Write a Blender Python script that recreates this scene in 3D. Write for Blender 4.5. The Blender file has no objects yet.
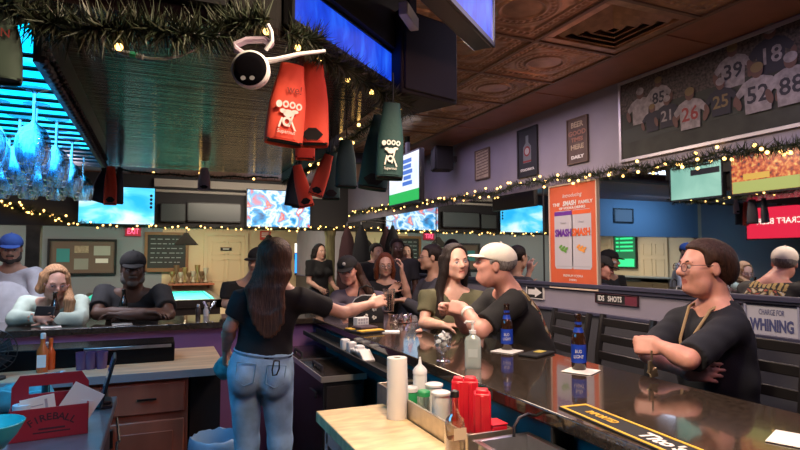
import bpy, bmesh, math, random
import numpy as np
from mathutils import Vector, Matrix

random.seed(7)
rng = np.random.RandomState(11)
SC = bpy.context.scene
COL = SC.collection
R = math.radians

# ------------------------------------------------------------------ camera
FPX = 560.0
YAW, PITCH, CAMZ = R(23.2), math.atan(32 / 560.0), 1.55
CAM = Vector((0, 0, CAMZ))
_h = Vector((math.sin(YAW), math.cos(YAW), 0))
C_R = Vector((math.cos(YAW), -math.sin(YAW), 0))
C_F = _h * math.cos(PITCH) + Vector((0, 0, math.sin(PITCH)))
C_U = -_h * math.sin(PITCH) + Vector((0, 0, math.cos(PITCH)))
cd = bpy.data.cameras.new('camera')
cd.sensor_width = 36.0
cd.lens = 36.0 * FPX / 800.0
cd.clip_start = 0.05
cam = bpy.data.objects.new('camera', cd)
COL.objects.link(cam)
cam.matrix_world = Matrix(((C_R.x, C_U.x, -C_F.x, 0), (C_R.y, C_U.y, -C_F.y, 0), (C_R.z, C_U.z, -C_F.z, CAMZ), (0, 0, 0, 1)))
SC.camera = cam

# ------------------------------------------------------------------ world, exposure
SC.view_settings.view_transform = 'Standard'
SC.view_settings.look = 'None'
SC.view_settings.gamma = 1.0
SC.view_settings.use_curve_mapping = False
SC.view_settings.exposure = 0.25
SC.cycles.sample_clamp_indirect = 2.5
SC.cycles.sample_clamp_direct = 0.0
SC.cycles.max_bounces = 8
SC.cycles.transparent_max_bounces = 16
SC.cycles.caustics_reflective = False
SC.cycles.caustics_refractive = False
W = bpy.data.worlds.new('night')
SC.world = W
W.use_nodes = True
W.node_tree.nodes['Background'].inputs[0].default_value = (0.02, 0.02, 0.03, 1)
W.node_tree.nodes['Background'].inputs[1].default_value = 0.3


def area(name, loc, size, power, color, rot=(0, 0, 0), sizey=None, spread=180):
    l = bpy.data.lights.new(name, 'AREA')
    l.energy = power
    l.color = color
    l.size = size
    l.spread = R(spread)
    if sizey:
        l.shape = 'RECTANGLE'
        l.size_y = sizey
    o = bpy.data.objects.new(name, l)
    COL.objects.link(o)
    o.location = loc
    o.rotation_euler = rot
    return o


WARM = (1.0, 0.72, 0.45)
area('work_light', (0.75, 1.1, 2.74), 0.30, 50, (1.0, 0.78, 0.52))
area('bar_fill', (1.75, 3.6, 2.74), 0.5, 30, (1.0, 0.74, 0.52))  # added fill over the bar; no fixture in the ceiling here
area('seat_fill', (1.75, 2.6, 2.74), 0.4, 9, (1.0, 0.78, 0.62))  # added fill over the seats, also without a fixture
area('violet_wash', (2.1, 1.0, 2.74), 1.2, 13, (0.74, 0.62, 1.0), sizey=2.2)
area('violet_wash', (2.2, 4.6, 2.74), 1.0, 14, (0.78, 0.62, 1.0), sizey=3.0)
area('rose_light', (1.1, 0.4, 2.4), 0.25, 9, (1.0, 0.45, 0.45), rot=(R(40), R(35), 0))
area('pool_room_light', (0.6, 10.8, 2.74), 2.0, 110, (1.0, 0.80, 0.55), sizey=1.6)
area('pool_room_light', (-3.6, 10.5, 2.74), 2.0, 40, (0.75, 0.85, 1.0), sizey=1.6)
area('far_seat_light', (-0.9, 5.6, 2.74), 1.0, 10, (0.7, 0.78, 1.0), sizey=0.6)
area('far_bar_fill', (-.75, 4.56, 2.16), 1.1, 7, (0.95, 0.90, 1.0), rot=(R(25), 0, 0), sizey=.05, spread=110)  # added fill to brighten the people at the far bar
area('rack_strip', (-.85, 2.5, 2.045), 1.0, 16, (0.10, 0.55, 1.0), sizey=1.6)
def aim(frm, to):
    return (Vector(to) - Vector(frm)).to_track_quat('-Z', 'Y').to_euler()


area('face_fill', (1.02, 2.75, 2.17), .16, 5.0, (1.0, 0.80, 0.66), rot=aim((1.02, 2.75, 2.17), (1.75, 3.25, 1.25)), spread=95)  # added front fill for the faces along the right bar
area('face_fill', (-.55, 3.3, 2.15), .25, 5.0, (1.0, 0.84, 0.84), rot=aim((-.55, 3.3, 2.15), (-.6, 4.7, 1.25)), spread=120)  # added front fill for the faces at the far bar
area('blue_wall_strip', (-3.6, 8.4, 2.74), 1.6, 16, (0.3, 0.6, 1.0), rot=(R(35), 0, 0), sizey=.4)
area('left_wall_fill', (-4.2, 11.3, 2.74), 1.0, 90, (1.0, 0.8, 0.5), rot=(0, R(-25), 0))  # added fill so the left wall reads bright in the mirrors
area('back_room_light', (1.4, 7.4, 2.74), 1.8, 46, (1.0, 0.84, 0.66), rot=(R(40), 0, 0), sizey=1.0)


# ------------------------------------------------------------------ pixel helpers (photo pixel + a known plane -> point in the room)
def ray(px, py):
    return C_F + C_R * ((px - 400) / FPX) + C_U * ((225 - py) / FPX)


def P(px, py, d=None, X=None, Y=None, Z=None):
    r = ray(px, py)
    if d is not None:
        s = d
    elif X is not None:
        s = X / r.x
    elif Y is not None:
        s = Y / r.y
    else:
        s = (Z - CAMZ) / r.z
    return CAM + r * s


# ------------------------------------------------------------------ materials
MATS = {}


def M(name, col=(0.5, 0.5, 0.5), rough=0.5, metal=0.0, emit=None, es=0.0, noise=0.0, nscale=8.0, bump=0.0, bscale=40.0,
      spec=0.5, coat=0.0, stretch=None, sheen=0.0, sss=0.0):
    if name in MATS:
        return MATS[name]
    m = bpy.data.materials.new(name)
    m.use_nodes = True
    nt = m.node_tree
    b = nt.nodes['Principled BSDF']
    b.inputs['Base Color'].default_value = (*col, 1)
    b.inputs['Roughness'].default_value = rough
    b.inputs['Metallic'].default_value = metal
    b.inputs['Specular IOR Level'].default_value = spec
    b.inputs['Coat Weight'].default_value = coat
    b.inputs['Sheen Weight'].default_value = sheen
    if sss:
        b.inputs['Subsurface Weight'].default_value = sss
        b.inputs['Subsurface Radius'].default_value = (0.01, 0.004, 0.002)
    if emit:
        b.inputs['Emission Color'].default_value = (*emit, 1)
        b.inputs['Emission Strength'].default_value = es
    if noise or bump:
        tc = nt.nodes.new('ShaderNodeTexCoord')
        mp = nt.nodes.new('ShaderNodeMapping')
        nt.links.new(tc.outputs['Object'], mp.inputs[0])
        if stretch:
            mp.inputs['Scale'].default_value = stretch
    if noise:
        n = nt.nodes.new('ShaderNodeTexNoise')
        n.inputs['Scale'].default_value = nscale
        n.inputs['Detail'].default_value = 6
        nt.links.new(mp.outputs[0], n.inputs['Vector'])
        mx = nt.nodes.new('ShaderNodeMix')
        mx.data_type = 'RGBA'
        cr = nt.nodes.new('ShaderNodeValToRGB')
        cr.color_ramp.elements[0].position = 0.3
        cr.color_ramp.elements[1].position = 0.7
        nt.links.new(n.outputs['Fac'], cr.inputs[0])
        nt.links.new(cr.outputs[0], mx.inputs['Factor'])
        mx.inputs['A'].default_value = (*[c * (1 - noise) for c in col], 1)
        mx.inputs['B'].default_value = (*[min(1, c * (1 + noise)) for c in col], 1)
        nt.links.new(mx.outputs['Result'], b.inputs['Base Color'])
    if bump:
        n2 = nt.nodes.new('ShaderNodeTexNoise')
        n2.inputs['Scale'].default_value = bscale
        n2.inputs['Detail'].default_value = 4
        nt.links.new(mp.outputs[0], n2.inputs['Vector'])
        bp = nt.nodes.new('ShaderNodeBump')
        bp.inputs['Strength'].default_value = bump
        bp.inputs['Distance'].default_value = 0.01
        nt.links.new(n2.outputs['Fac'], bp.inputs['Height'])
        nt.links.new(bp.outputs[0], b.inputs['Normal'])
    MATS[name] = m
    return m


def glassmat(name, tint=(0.9, 0.95, 1.0), alpha=0.12, rough=0.03):
    """thin glass: mostly see-through, shinier at grazing angles"""
    if name in MATS:
        return MATS[name]
    m = bpy.data.materials.new(name)
    m.use_nodes = True
    nt = m.node_tree
    nt.nodes.clear()
    out = nt.nodes.new('ShaderNodeOutputMaterial')
    mix = nt.nodes.new('ShaderNodeMixShader')
    t = nt.nodes.new('ShaderNodeBsdfTransparent')
    g = nt.nodes.new('ShaderNodeBsdfGlossy')
    lw = nt.nodes.new('ShaderNodeLayerWeight')
    mr = nt.nodes.new('ShaderNodeMapRange')
    t.inputs[0].default_value = (*tint, 1)
    g.inputs[0].default_value = (1, 1, 1, 1)
    g.inputs['Roughness'].default_value = rough
    lw.inputs[0].default_value = 0.35
    nt.links.new(lw.outputs['Facing'], mr.inputs[0])
    mr.inputs['To Min'].default_value = alpha * 0.5
    mr.inputs['To Max'].default_value = min(1, alpha * 5)
    nt.links.new(mr.outputs[0], mix.inputs[0])
    nt.links.new(t.outputs[0], mix.inputs[1])
    nt.links.new(g.outputs[0], mix.inputs[2])
    nt.links.new(mix.outputs[0], out.inputs[0])
    MATS[name] = m
    return m


def alphamat(name, col, alpha, rough=.12):
    m = M(name, col, rough)
    m.node_tree.nodes['Principled BSDF'].inputs['Alpha'].default_value = alpha
    return m


def screenmat(name, stops, scale=3.0, strength=1.5, detail=4.0, stretch=(1, 1, 1), voronoi=False, dist=0.6):
    """picture on a lit screen: colours over noise"""
    if name in MATS:
        return MATS[name]
    m = bpy.data.materials.new(name)
    m.use_nodes = True
    nt = m.node_tree
    b = nt.nodes['Principled BSDF']
    tc = nt.nodes.new('ShaderNodeTexCoord')
    mp = nt.nodes.new('ShaderNodeMapping')
    mp.inputs['Scale'].default_value = stretch
    nt.links.new(tc.outputs['Object'], mp.inputs[0])
    if voronoi:
        n = nt.nodes.new('ShaderNodeTexVoronoi')
        n.inputs['Scale'].default_value = scale
        src = n.outputs['Color']
    else:
        n = nt.nodes.new('ShaderNodeTexNoise')
        n.inputs['Scale'].default_value = scale
        n.inputs['Detail'].default_value = detail
        n.inputs['Distortion'].default_value = dist
        src = n.outputs['Fac']
    nt.links.new(mp.outputs[0], n.inputs['Vector'])
    cr = nt.nodes.new('ShaderNodeValToRGB')
    nt.links.new(src, cr.inputs[0])
    e = cr.color_ramp.elements
    e[0].position, e[0].color = stops[0][0], (*stops[0][1], 1)
    e[1].position, e[1].color = stops[-1][0], (*stops[-1][1], 1)
    for p_, c_ in stops[1:-1]:
        k = e.new(p_)
        k.color = (*c_, 1)
    b.inputs['Base Color'].default_value = (0.01, 0.01, 0.01, 1)
    b.inputs['Roughness'].default_value = 0.3
    nt.links.new(cr.outputs[0], b.inputs['Emission Color'])
    b.inputs['Emission Strength'].default_value = strength
    MATS[name] = m
    return m


def E(name, col, s):
    return M(name, col=(0.02, 0.02, 0.02), emit=col, es=s, rough=0.6)


# ------------------------------------------------------------------ mesh builder
def ortho(z):
    z = Vector(z).normalized()
    a = Vector((0, 0, 1)) if abs(z.z) < 0.9 else Vector((1, 0, 0))
    x = a.cross(z).normalized()
    return x, z.cross(x), z


class MB:
    def __init__(s):
        s.v, s.f, s.m = [], [], []

    def add(s, vs, fs, mi=0):
        n = len(s.v)
        s.v += [tuple(v) for v in vs]
        s.f += [tuple(i + n for i in f) for f in fs]
        s.m += [mi] * len(fs)
        return s

    def box(s, c, d, rot=None, mi=0, taper=1.0):
        c = Vector(c)
        vs = []
        for z in (-.5, .5):
            t = taper if z > 0 else 1.0
            for x, y in ((-.5, -.5), (.5, -.5), (.5, .5), (-.5, .5)):
                p = Vector((x * d[0] * t, y * d[1] * t, z * d[2]))
                if rot is not None:
                    p = rot @ p
                vs.append(c + p)
        return s.add(vs, [(3, 2, 1, 0), (4, 5, 6, 7), (0, 1, 5, 4), (1, 2, 6, 5), (2, 3, 7, 6), (3, 0, 4, 7)], mi)

    def bx(s, x0, x1, y0, y1, z0, z1, mi=0):
        return s.box(((x0 + x1) / 2, (y0 + y1) / 2, (z0 + z1) / 2), (abs(x1 - x0), abs(y1 - y0), abs(z1 - z0)), mi=mi)

    def tube(s, pts, r, n=8, mi=0, caps=True):
        pts = [Vector(p) for p in pts]
        rs = r if isinstance(r, (list, tuple)) else [r] * len(pts)
        x, y, z = ortho(pts[1] - pts[0])
        vs, fs = [], []
        for i, p in enumerate(pts):
            t = (pts[min(i + 1, len(pts) - 1)] - pts[max(i - 1, 0)])
            if t.length < 1e-9:
                t = z
            t = t.normalized()
            x = (x - t * x.dot(t)).normalized()
            y = t.cross(x)
            for k in range(n):
                a = 2 * math.pi * k / n
                vs.append(p + (x * math.cos(a) + y * math.sin(a)) * rs[i])
        for i in range(len(pts) - 1):
            for k in range(n):
                k2 = (k + 1) % n
                fs.append((i * n + k, i * n + k2, (i + 1) * n + k2, (i + 1) * n + k))
        if caps:
            fs.append(tuple(reversed(range(n))))
            fs.append(tuple(range((len(pts) - 1) * n, len(pts) * n)))
        return s.add(vs, fs, mi)

    def lathe(s, prof, o=(0, 0, 0), n=20, mi=0, ax=(0, 0, 1), caps=False):
        x, y, z = ortho(ax) if tuple(ax) != (0, 0, 1) else (Vector((1, 0, 0)), Vector((0, 1, 0)), Vector((0, 0, 1)))
        o = Vector(o)
        vs, fs = [], []
        for r, h in prof:
            for k in range(n):
                a = 2 * math.pi * k / n
                vs.append(o + z * h + (x * math.cos(a) + y * math.sin(a)) * max(r, 1e-5))
        for i in range(len(prof) - 1):
            for k in range(n):
                k2 = (k + 1) % n
                fs.append((i * n + k, i * n + k2, (i + 1) * n + k2, (i + 1) * n + k))
        if caps:
            fs.append(tuple(reversed(range(n))))
            fs.append(tuple(range((len(prof) - 1) * n, len(prof) * n)))
        return s.add(vs, fs, mi)

    def ball(s, c, r, n=10, mi=0, sc=(1, 1, 1)):
        c = Vector(c)
        vs, fs = [], []
        m = max(4, n // 2 + 1)
        for i in range(1, m):
            th = math.pi * i / m
            for k in range(n):
                a = 2 * math.pi * k / n
                vs.append(c + Vector((math.sin(th) * math.cos(a) * sc[0], math.sin(th) * math.sin(a) * sc[1], math.cos(th) * sc[2])) * r)
        t = len(vs)
        vs += [c + Vector((0, 0, r * sc[2])), c - Vector((0, 0, r * sc[2]))]
        for i in range(m - 2):
            for k in range(n):
                k2 = (k + 1) % n
                fs.append((i * n + k, (i + 1) * n + k, (i + 1) * n + k2, i * n + k2))
        for k in range(n):
            k2 = (k + 1) % n
            fs.append((t, k, k2))
            fs.append((t + 1, (m - 2) * n + k2, (m - 2) * n + k))
        return s.add(vs, fs, mi)

    def prism(s, poly, z0, z1, mi=0):
        n = len(poly)
        vs = [(p[0], p[1], z0) for p in poly] + [(p[0], p[1], z1) for p in poly]
        fs = [tuple(reversed(range(n))), tuple(range(n, 2 * n))]
        fs += [(i, (i + 1) % n, n + (i + 1) % n, n + i) for i in range(n)]
        return s.add(vs, fs, mi)

    def quad(s, a, b, c, d, mi=0):
        return s.add([a, b, c, d], [(0, 1, 2, 3)], mi)

    def disc(s, c, rx, ry, mi=0, n=14, rot=0.0):
        """flat ellipse in local xy"""
        vs = []
        for k in range(n):
            a = 2 * math.pi * k / n
            x, y = rx * math.cos(a), ry * math.sin(a)
            vs.append((c[0] + x * math.cos(rot) - y * math.sin(rot), c[1] + x * math.sin(rot) + y * math.cos(rot), c[2]))
        return s.add(vs, [tuple(range(n))], mi)

    def build(s, name, mats, parent=None, smooth=35, bevel=0.0, seg=2, world=False):
        me = bpy.data.meshes.new(name)
        me.from_pydata(s.v, [], s.f)
        mats = mats if isinstance(mats, (list, tuple)) else [mats]
        for m in mats:
            me.materials.append(m)
        if len(mats) > 1:
            me.polygons.foreach_set('material_index', s.m)
        if smooth:
            me.shade_smooth()
            me.set_sharp_from_angle(angle=R(smooth))
        me.update()
        o = bpy.data.objects.new(name, me)
        COL.objects.link(o)
        if parent is not None:
            o.parent = parent
            if world:
                o.matrix_parent_inverse = parent.matrix_basis.inverted()
        if bevel:
            b = o.modifiers.new('bevel', 'BEVEL')
            b.width = bevel
            b.segments = seg
            b.limit_method = 'ANGLE'
            b.angle_limit = R(40)
        return o


def tag(o, label=None, cat=None, group=None, kind=None):
    if label:
        o['label'] = label
    if cat:
        o['category'] = cat
    if group:
        o['group'] = group
    if kind:
        o['kind'] = kind
    return o


def struct(name, mb, mats, **k):
    o = mb.build(name, mats, **k)
    o['kind'] = 'structure'
    return o


def thing(name, label, cat, loc=(0, 0, 0), rz=0.0, group=None, mat=None):
    o = bpy.data.objects.new(name, None)
    o.empty_display_size = 0.1
    COL.objects.link(o)
    if mat is not None:
        o.matrix_basis = mat
    else:
        o.matrix_basis = Matrix.Translation(Vector(loc)) @ Matrix.Rotation(rz, 4, 'Z')
    return tag(o, label, cat, group)


def frame(o, x, y):
    x, y = Vector(x).normalized(), Vector(y).normalized()
    z = x.cross(y).normalized()
    y = z.cross(x)
    o = Vector(o)
    return Matrix(((x.x, y.x, z.x, o.x), (x.y, y.y, z.y, o.y), (x.z, y.z, z.z, o.z), (0, 0, 0, 1)))


CH = {}


def kids(o):
    return [c for c in bpy.data.objects if c.parent == o]


def copy_tree(o, loc=None, rz=None, label=None, mat=None, group=None):
    c = o.copy()
    COL.objects.link(c)
    if mat is not None:
        c.matrix_basis = mat
    else:
        if loc is not None:
            c.location = loc
        if rz is not None:
            c.rotation_euler = (0, 0, rz)
    if label:
        c['label'] = label
    if group:
        c['group'] = group
    for ch in kids(o):
        d = ch.copy()
        COL.objects.link(d)
        d.parent = c
        for g in kids(ch):
            e = g.copy()
            COL.objects.link(e)
            e.parent = d
    return c


def text(s, size, mat, parent, loc=(0, 0, 0), sx=1.0, rot=0.0, name='lettering', shear=0.0, ext=0.0004, bold=0.0, align='CENTER', space=1.0, my=1.0):
    cu = bpy.data.curves.new(name, 'FONT')
    cu.body = s
    cu.size = size
    cu.align_x = align
    cu.align_y = 'CENTER'
    cu.extrude = ext
    cu.offset = bold
    cu.shear = shear
    cu.space_character = space
    cu.resolution_u = 2
    cu.materials.append(mat)
    o = bpy.data.objects.new(name, cu)
    COL.objects.link(o)
    o.parent = parent
    o.matrix_basis = Matrix.Translation(Vector(loc)) @ Matrix.Rotation(rot, 4, 'Z') @ Matrix.Diagonal((sx, my, 1, 1))
    return o


WALLX = (0, -1, 0)   # reading direction on the right-hand wall
UP = (0, 0, 1)
# ================================================================== the room
m_floor = M('floor_dark', (0.035, 0.03, 0.03), 0.5, noise=0.4, nscale=5)
m_wallp = M('violet_grey_paint', (0.255, 0.235, 0.30), 0.7, noise=0.08, nscale=3)
m_wains = M('charcoal_paint', (0.055, 0.055, 0.065), 0.55)
m_rail = M('navy_rail', (0.05, 0.05, 0.085), 0.4)
m_ceil = M('brown_ceiling', (0.40, 0.175, 0.115), 0.5, noise=0.1)
m_tin = M('bronze_tin', (0.48, 0.27, 0.16), 0.30, metal=0.7, noise=0.25, nscale=12)
m_tgrid = M('ceiling_grid', (0.24, 0.14, 0.09), 0.45, metal=0.3)
m_black = M('black_plastic', (0.012, 0.012, 0.014), 0.4)
m_blackm = M('black_matte', (0.012, 0.012, 0.013), 0.8)
m_steel = M('steel', (0.55, 0.56, 0.58), 0.28, metal=1.0, noise=0.1, nscale=20)
m_white = M('white_plastic', (0.75, 0.75, 0.75), 0.45)
m_paper = M('white_paper', (0.78, 0.76, 0.72), 0.8)
m_cream = M('cream_paint', (0.62, 0.50, 0.33), 0.6)
m_door = M('door_cream', (0.66, 0.52, 0.34), 0.5)
m_blue_grey = M('blue_grey_paint', (0.22, 0.25, 0.29), 0.7)
m_head = M('header_dark', (0.03, 0.03, 0.035), 0.6)
m_beamw = M('pale_trim', (0.62, 0.58, 0.52), 0.6)

XL, XR, YB, YF, ZC = -5.6, 3.0, 13.3, -2.6, 2.8
HY = 9.3
struct('floor', MB().bx(XL, XR + .1, YF, YB, -0.1, 0), m_floor)
struct('wall_back', MB().bx(XL, 0.05, YB, YB + .1, 0, ZC), m_blue_grey)
struct('wall_back_cream', MB().bx(0.05, XR + .1, YB, YB + .1, 0, ZC), m_cream)
struct('wall_left', MB().bx(XL - .1, XL, YF, 9.2, 0, ZC), m_blue_grey)
struct('wall_left_cream', MB().bx(XL - .1, XL, 9.2, YB, 0, ZC), m_cream)
struct('wall_front', MB().bx(XL, XR + .1, YF - .1, YF, 0, ZC), m_wains)
struct('wall_right', MB().bx(XR, XR + .1, YF, YB, 1.13, ZC), m_wallp)
struct('wall_right_wainscot', MB().bx(XR - .012, XR + .1, YF, YB, 0, 1.13), m_wains)
t_ = MB().bx(XR - .035, XR, YF, HY - .01, 1.315, 1.345)
t_.bx(XR - .022, XR, YF, HY - .01, 1.29, 1.315)
struct('trim_1', t_, m_rail, bevel=.004)
struct('trim_2', MB().bx(XR - .03, XR, YF, YB, 1.112, 1.135), m_rail, bevel=.004)

# ceiling: plain brown border panels by the wall, stamped tin over the bar
TX0, TX1 = 2.56, 0.76      # tin field from the border panels towards the canopy
cm = MB()
cm.bx(XL, 0.16, YF, YB, ZC, ZC + .08)
cm.bx(TX0, XR + .1, YF, YB, ZC, ZC + .08)
cm.bx(0.16, TX0, YF, 0.2, ZC, ZC + .08)
cm.bx(0.16, TX0, 6.8, YB, ZC, ZC + .08)
for k in range(7):
    y = 1.05 + k * 1.2
    cm.bx(TX0 + .01, XR - .01, y - .006, y + .006, ZC - .006, ZC)
struct('ceiling', cm, m_ceil)
tn = 84


def tin_tile():
    u = (np.arange(tn + 1) / tn)
    U, V = np.meshgrid(u, u, indexing='ij')
    x, y = (U - .5) * 2, (V - .5) * 2
    e = np.maximum(abs(x), abs(y))
    r = np.sqrt(x * x + y * y)
    g = lambda d, w: np.exp(-(d / w) ** 2)
    h = 0.9 * g(e - .97, .03) + .6 * g(e - .90, .02) + .8 * g(e - .72, .022)
    h += .8 * g(e - .81, .045) * (0.5 + 0.5 * np.cos(np.where(abs(x) > abs(y), y, x) * math.pi * 14))
    h += 0.9 * g(r - .40, .026) + .6 * g(r - .52, .03) * (0.5 + .5 * np.cos(np.arctan2(y, x) * 26)) + .5 * g(r - .60, .018)
    h += .35 * g(r, .25) * 0
    c = np.maximum(0, (abs(x) + abs(y)) - 1.0) * (e < .70)
    h += c * 1.8 * np.sin(x * 22) * np.sin(y * 22)
    return U, V, h * -0.011


U_, V_, H_ = tin_tile()
tv, tf = [], []
TILE = 0.6
for ix in range(4):
    for iy in range(0, 11):
        if ix == 3 and iy > 2:
            continue
        x0, y0 = TX0 - (ix + 1) * TILE, 0.2 + iy * TILE
        if ix == 0 and iy == 3:
            continue
        n0 = len(tv)
        tv += [(x0 + U_[i, j] * TILE, y0 + V_[i, j] * TILE, ZC + .004 + H_[i, j]) for i in range(tn + 1) for j in range(tn + 1)]
        for i in range(tn):
            for j in range(tn):
                a = n0 + i * (tn + 1) + j
                tf.append((a, a + 1, a + tn + 2, a + tn + 1))
tm = MB()
tm.v, tm.f, tm.m = tv, tf, [0] * len(tf)
struct('ceiling_tin', tm, m_tin, smooth=80)
gm = MB()
for ix in range(5):
    gm.bx(TX0 - ix * TILE - .014, TX0 - ix * TILE + .014, 0.2, 6.8, ZC - .014, ZC + .002)
for iy in range(12):
    y = 0.2 + iy * TILE
    gm.bx(0.16, TX0, y - .012, y + .012, ZC - .012, ZC + .002)
struct('trim_3', gm, m_tgrid, bevel=.003)

# vent in the tin ceiling
vt = thing('ceiling_vent', 'square bronze louvred air vent set in the stamped tin ceiling', 'vent', (2.26, 2.3, ZC))
vb = MB().bx(-.29, .29, -.29, .29, .03, .045)
vb.build('backing', m_tgrid, vt)
fm_ = MB().bx(-.29, .29, .23, .29, -.004, .03).bx(-.29, .29, -.29, -.23, -.004, .03).bx(-.29, -.23, -.23, .23, -.004, .03).bx(.23, .29, -.23, .23, -.004, .03)
fm_.build('frame', m_tin, vt, bevel=.004)
for k in range(4):
    a, b = .228 - k * .054, .190 - k * .054
    lm = MB()
    for (sx, sy) in ((1, 0), (-1, 0), (0, 1), (0, -1)):
        if sx:
            lm.add([(sx * a, -a, .03), (sx * a, a, .03), (sx * b, b, -.012), (sx * b, -b, -.012), (sx * (a - .004), -a, .034), (sx * (a - .004), a, .034), (sx * (b - .006), b, -.008), (sx * (b - .006), -b, -.008)],
                   [(0, 1, 2, 3), (7, 6, 5, 4), (3, 2, 6, 7), (0, 4, 5, 1)])
        else:
            lm.add([(-a, sy * a, .03), (a, sy * a, .03), (b, sy * b, -.012), (-b, sy * b, -.012), (-a, sy * (a - .004), .034), (a, sy * (a - .004), .034), (b, sy * (b - .006), -.008), (-b, sy * (b - .006), -.008)],
                   [(0, 1, 2, 3), (7, 6, 5, 4), (3, 2, 6, 7), (0, 4, 5, 1)])
    lm.build('louver', m_tin, vt, smooth=0)

# header beam between the bar and the pool room, with pale trim lines
hb = MB().bx(XL, XR, HY, HY + .16, 2.0, ZC)
struct('wall_header', hb, m_head)
struct('wall_header_blue', MB().bx(XL, -2.1, HY - .012, HY, 2.0, ZC), M('blue_glow_tint', (.28, .42, .58), .7))  # blue light on the header put into this panel's colour
hw = MB().bx(-.1, 2.6, HY - .10, HY, 2.62, 2.74).bx(-.1, 2.6, HY - .06, HY, 2.54, 2.58)
struct('trim_4', hw, m_beamw, bevel=.004)
struct('beam', MB().bx(-1.6, 2.9, 6.3, 6.42, 2.68, ZC), m_head)
m_post = M('olive_post', (0.22, 0.20, 0.10), 0.6, noise=0.5, nscale=6, stretch=(3, 3, .6))
m_post2 = M('dark_post', (0.06, 0.055, 0.045), 0.6, noise=0.3)
p_ = P(333, 250, Y=HY - .1)
struct('pillar', MB().lathe([(.10, 0), (.10, .12), (.085, .14), (.085, 1.9), (.1, 1.94), (.1, 2.0)], (p_.x, HY + .08, 0), 18, caps=True), m_post)
p_ = P(31, 250, Y=HY - .1)
struct('pillar_dark', MB().bx(p_.x - .09, p_.x + .09, HY, HY + .16, 0, 2.0), m_post2, bevel=.01)

# doors in the back wall
def door(n, xc, w=.8, hgt=2.03):
    d = MB().bx(xc - w / 2, xc + w / 2, YB - .05, YB - .002, 0, hgt)
    o = struct('door_%d' % n, d, m_door, bevel=.004)
    pm = MB()
    for sx in (-1, 1):
        for z0, z1 in ((.2, .85), (1.0, 1.5), (1.6, 1.9)):
            cx = xc + sx * w * .22
            for (a0, a1, b0, b1) in ((cx - .14, cx + .14, z1 - .02, z1), (cx - .14, cx + .14, z0, z0 + .02), (cx - .14, cx - .12, z0, z1), (cx + .12, cx + .14, z0, z1)):
                pm.bx(a0, a1, YB - .062, YB - .05, b0, b1)
    pm.build('door_panel', m_door, o)
    f = MB().bx(xc - w / 2 - .08, xc - w / 2, YB - .07, YB, 0, hgt + .08).bx(xc + w / 2, xc + w / 2 + .08, YB - .07, YB, 0, hgt + .08).bx(xc - w / 2, xc + w / 2, YB - .07, YB, hgt, hgt + .08)
    f.build('door_frame', m_cream, o)
    MB().ball((xc + w * .4, YB - .09, 1.0), .03).build('door_handle', m_steel, o)


door(1, P(226, 250, Y=YB).x)
door(2, P(226, 250, Y=YB).x + 1.5, .85)
dsg = thing('door_sign', 'small black nameplate on the cream door beyond the pool table', 'sign', mat=frame(P(226, 249, Y=YB - .07), (1, 0, 0), UP))
MB().bx(-.12, .12, -.035, .035, -.006, .006).build('plate', m_black, dsg)
MB().bx(-.07, .07, -.01, .01, .006, .008).build('lettering', m_paper, dsg)

# mirrors along the right wall
m_mirror = M('mirror_glass', (0.80, 0.82, 0.84), 0.015, metal=1.0)
seams = [9.25, 5.89, 3.88, 1.3, -0.6, -2.3]
mir_lab = ['far wall mirror pane beside the header with the screens', 'wall mirror pane behind the woman in the olive top', 'wall mirror pane right of the orange drinks poster',
           'wall mirror pane above the whining sign', 'wall mirror pane nearest the viewer out of the light']
for k in range(4):
    mr = thing('wall_mirror', mir_lab[k], 'mirror', (XR, (seams[k] + seams[k + 1]) / 2, 1.345), group='mirror panes along the right wall')
    L_ = (seams[k] - seams[k + 1]) / 2
    MB().bx(-.012, -.004, -L_ + .006, L_ - .006, 0, .79).build('mirror_pane', m_mirror, mr, smooth=0)
    MB().bx(-.016, -.002, L_ - .006, L_ + .006, 0, .79).build('seam_strip', m_black, mr)

# ================================================================== bar canopy hung over the working side
m_cwood = M('canopy_wood', (0.020, 0.014, 0.013), 0.13, noise=0.4, nscale=1.5, stretch=(.12, 40, 1), bump=.35, bscale=1.6, spec=.26)
m_cside = M('canopy_side', (0.010, 0.009, 0.009), 0.8, spec=.15)
CZ = 2.2
cx0, cx1, cy0, cy1 = -1.75, .86, 1.62, 4.45
corner = [(.30, cy0), (cx1, 2.12)]
can = MB().prism([(-.36, cy0), corner[0], corner[1], (cx1, cy1), (-.36, cy1)], CZ + .02, ZC)
can.bx(cx0, -.36, cy0, cy1, CZ, ZC)
struct('ceiling_canopy', can, m_cside)
pl = MB()
yy = cy0
while yy < cy1 - .01:
    y2 = min(yy + .19, cy1)
    xa = cx1 if yy >= 2.12 else .30 + (yy - cy0) / (2.12 - cy0) * (cx1 - .30)
    xb = cx1 if y2 >= 2.12 else .30 + (y2 - cy0) / (2.12 - cy0) * (cx1 - .30)
    pl.prism([(-.36, yy + .001), (xa, yy + .001), (xb, y2 - .001), (-.36, y2 - .001)], CZ, CZ + .03)
    yy += .19
struct('ceiling_canopy_planks', pl, m_cwood)
# fascia overhang
dn = Vector((corner[1][0] - corner[0][0], corner[1][1] - corner[0][1], 0)).normalized()
nn = Vector((dn.y, -dn.x, 0))
ov = MB()
a, b = Vector((corner[0][0], corner[0][1], 0)), Vector((corner[1][0], corner[1][1], 0))
ov.prism([tuple((a - dn * .0)[:2]), tuple((a + nn * .06)[:2]), tuple((b + nn * .06 + dn * .04)[:2]), (cx1 + .05, b.y + .02), (cx1 + .05, cy1), (cx1, cy1), tuple(b[:2])], 2.385, ZC)
struct('trim_5', ov, m_blackm)


# ================================================================== screens
m_bezel = M('screen_bezel', (0.012, 0.012, 0.014), 0.3)


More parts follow.
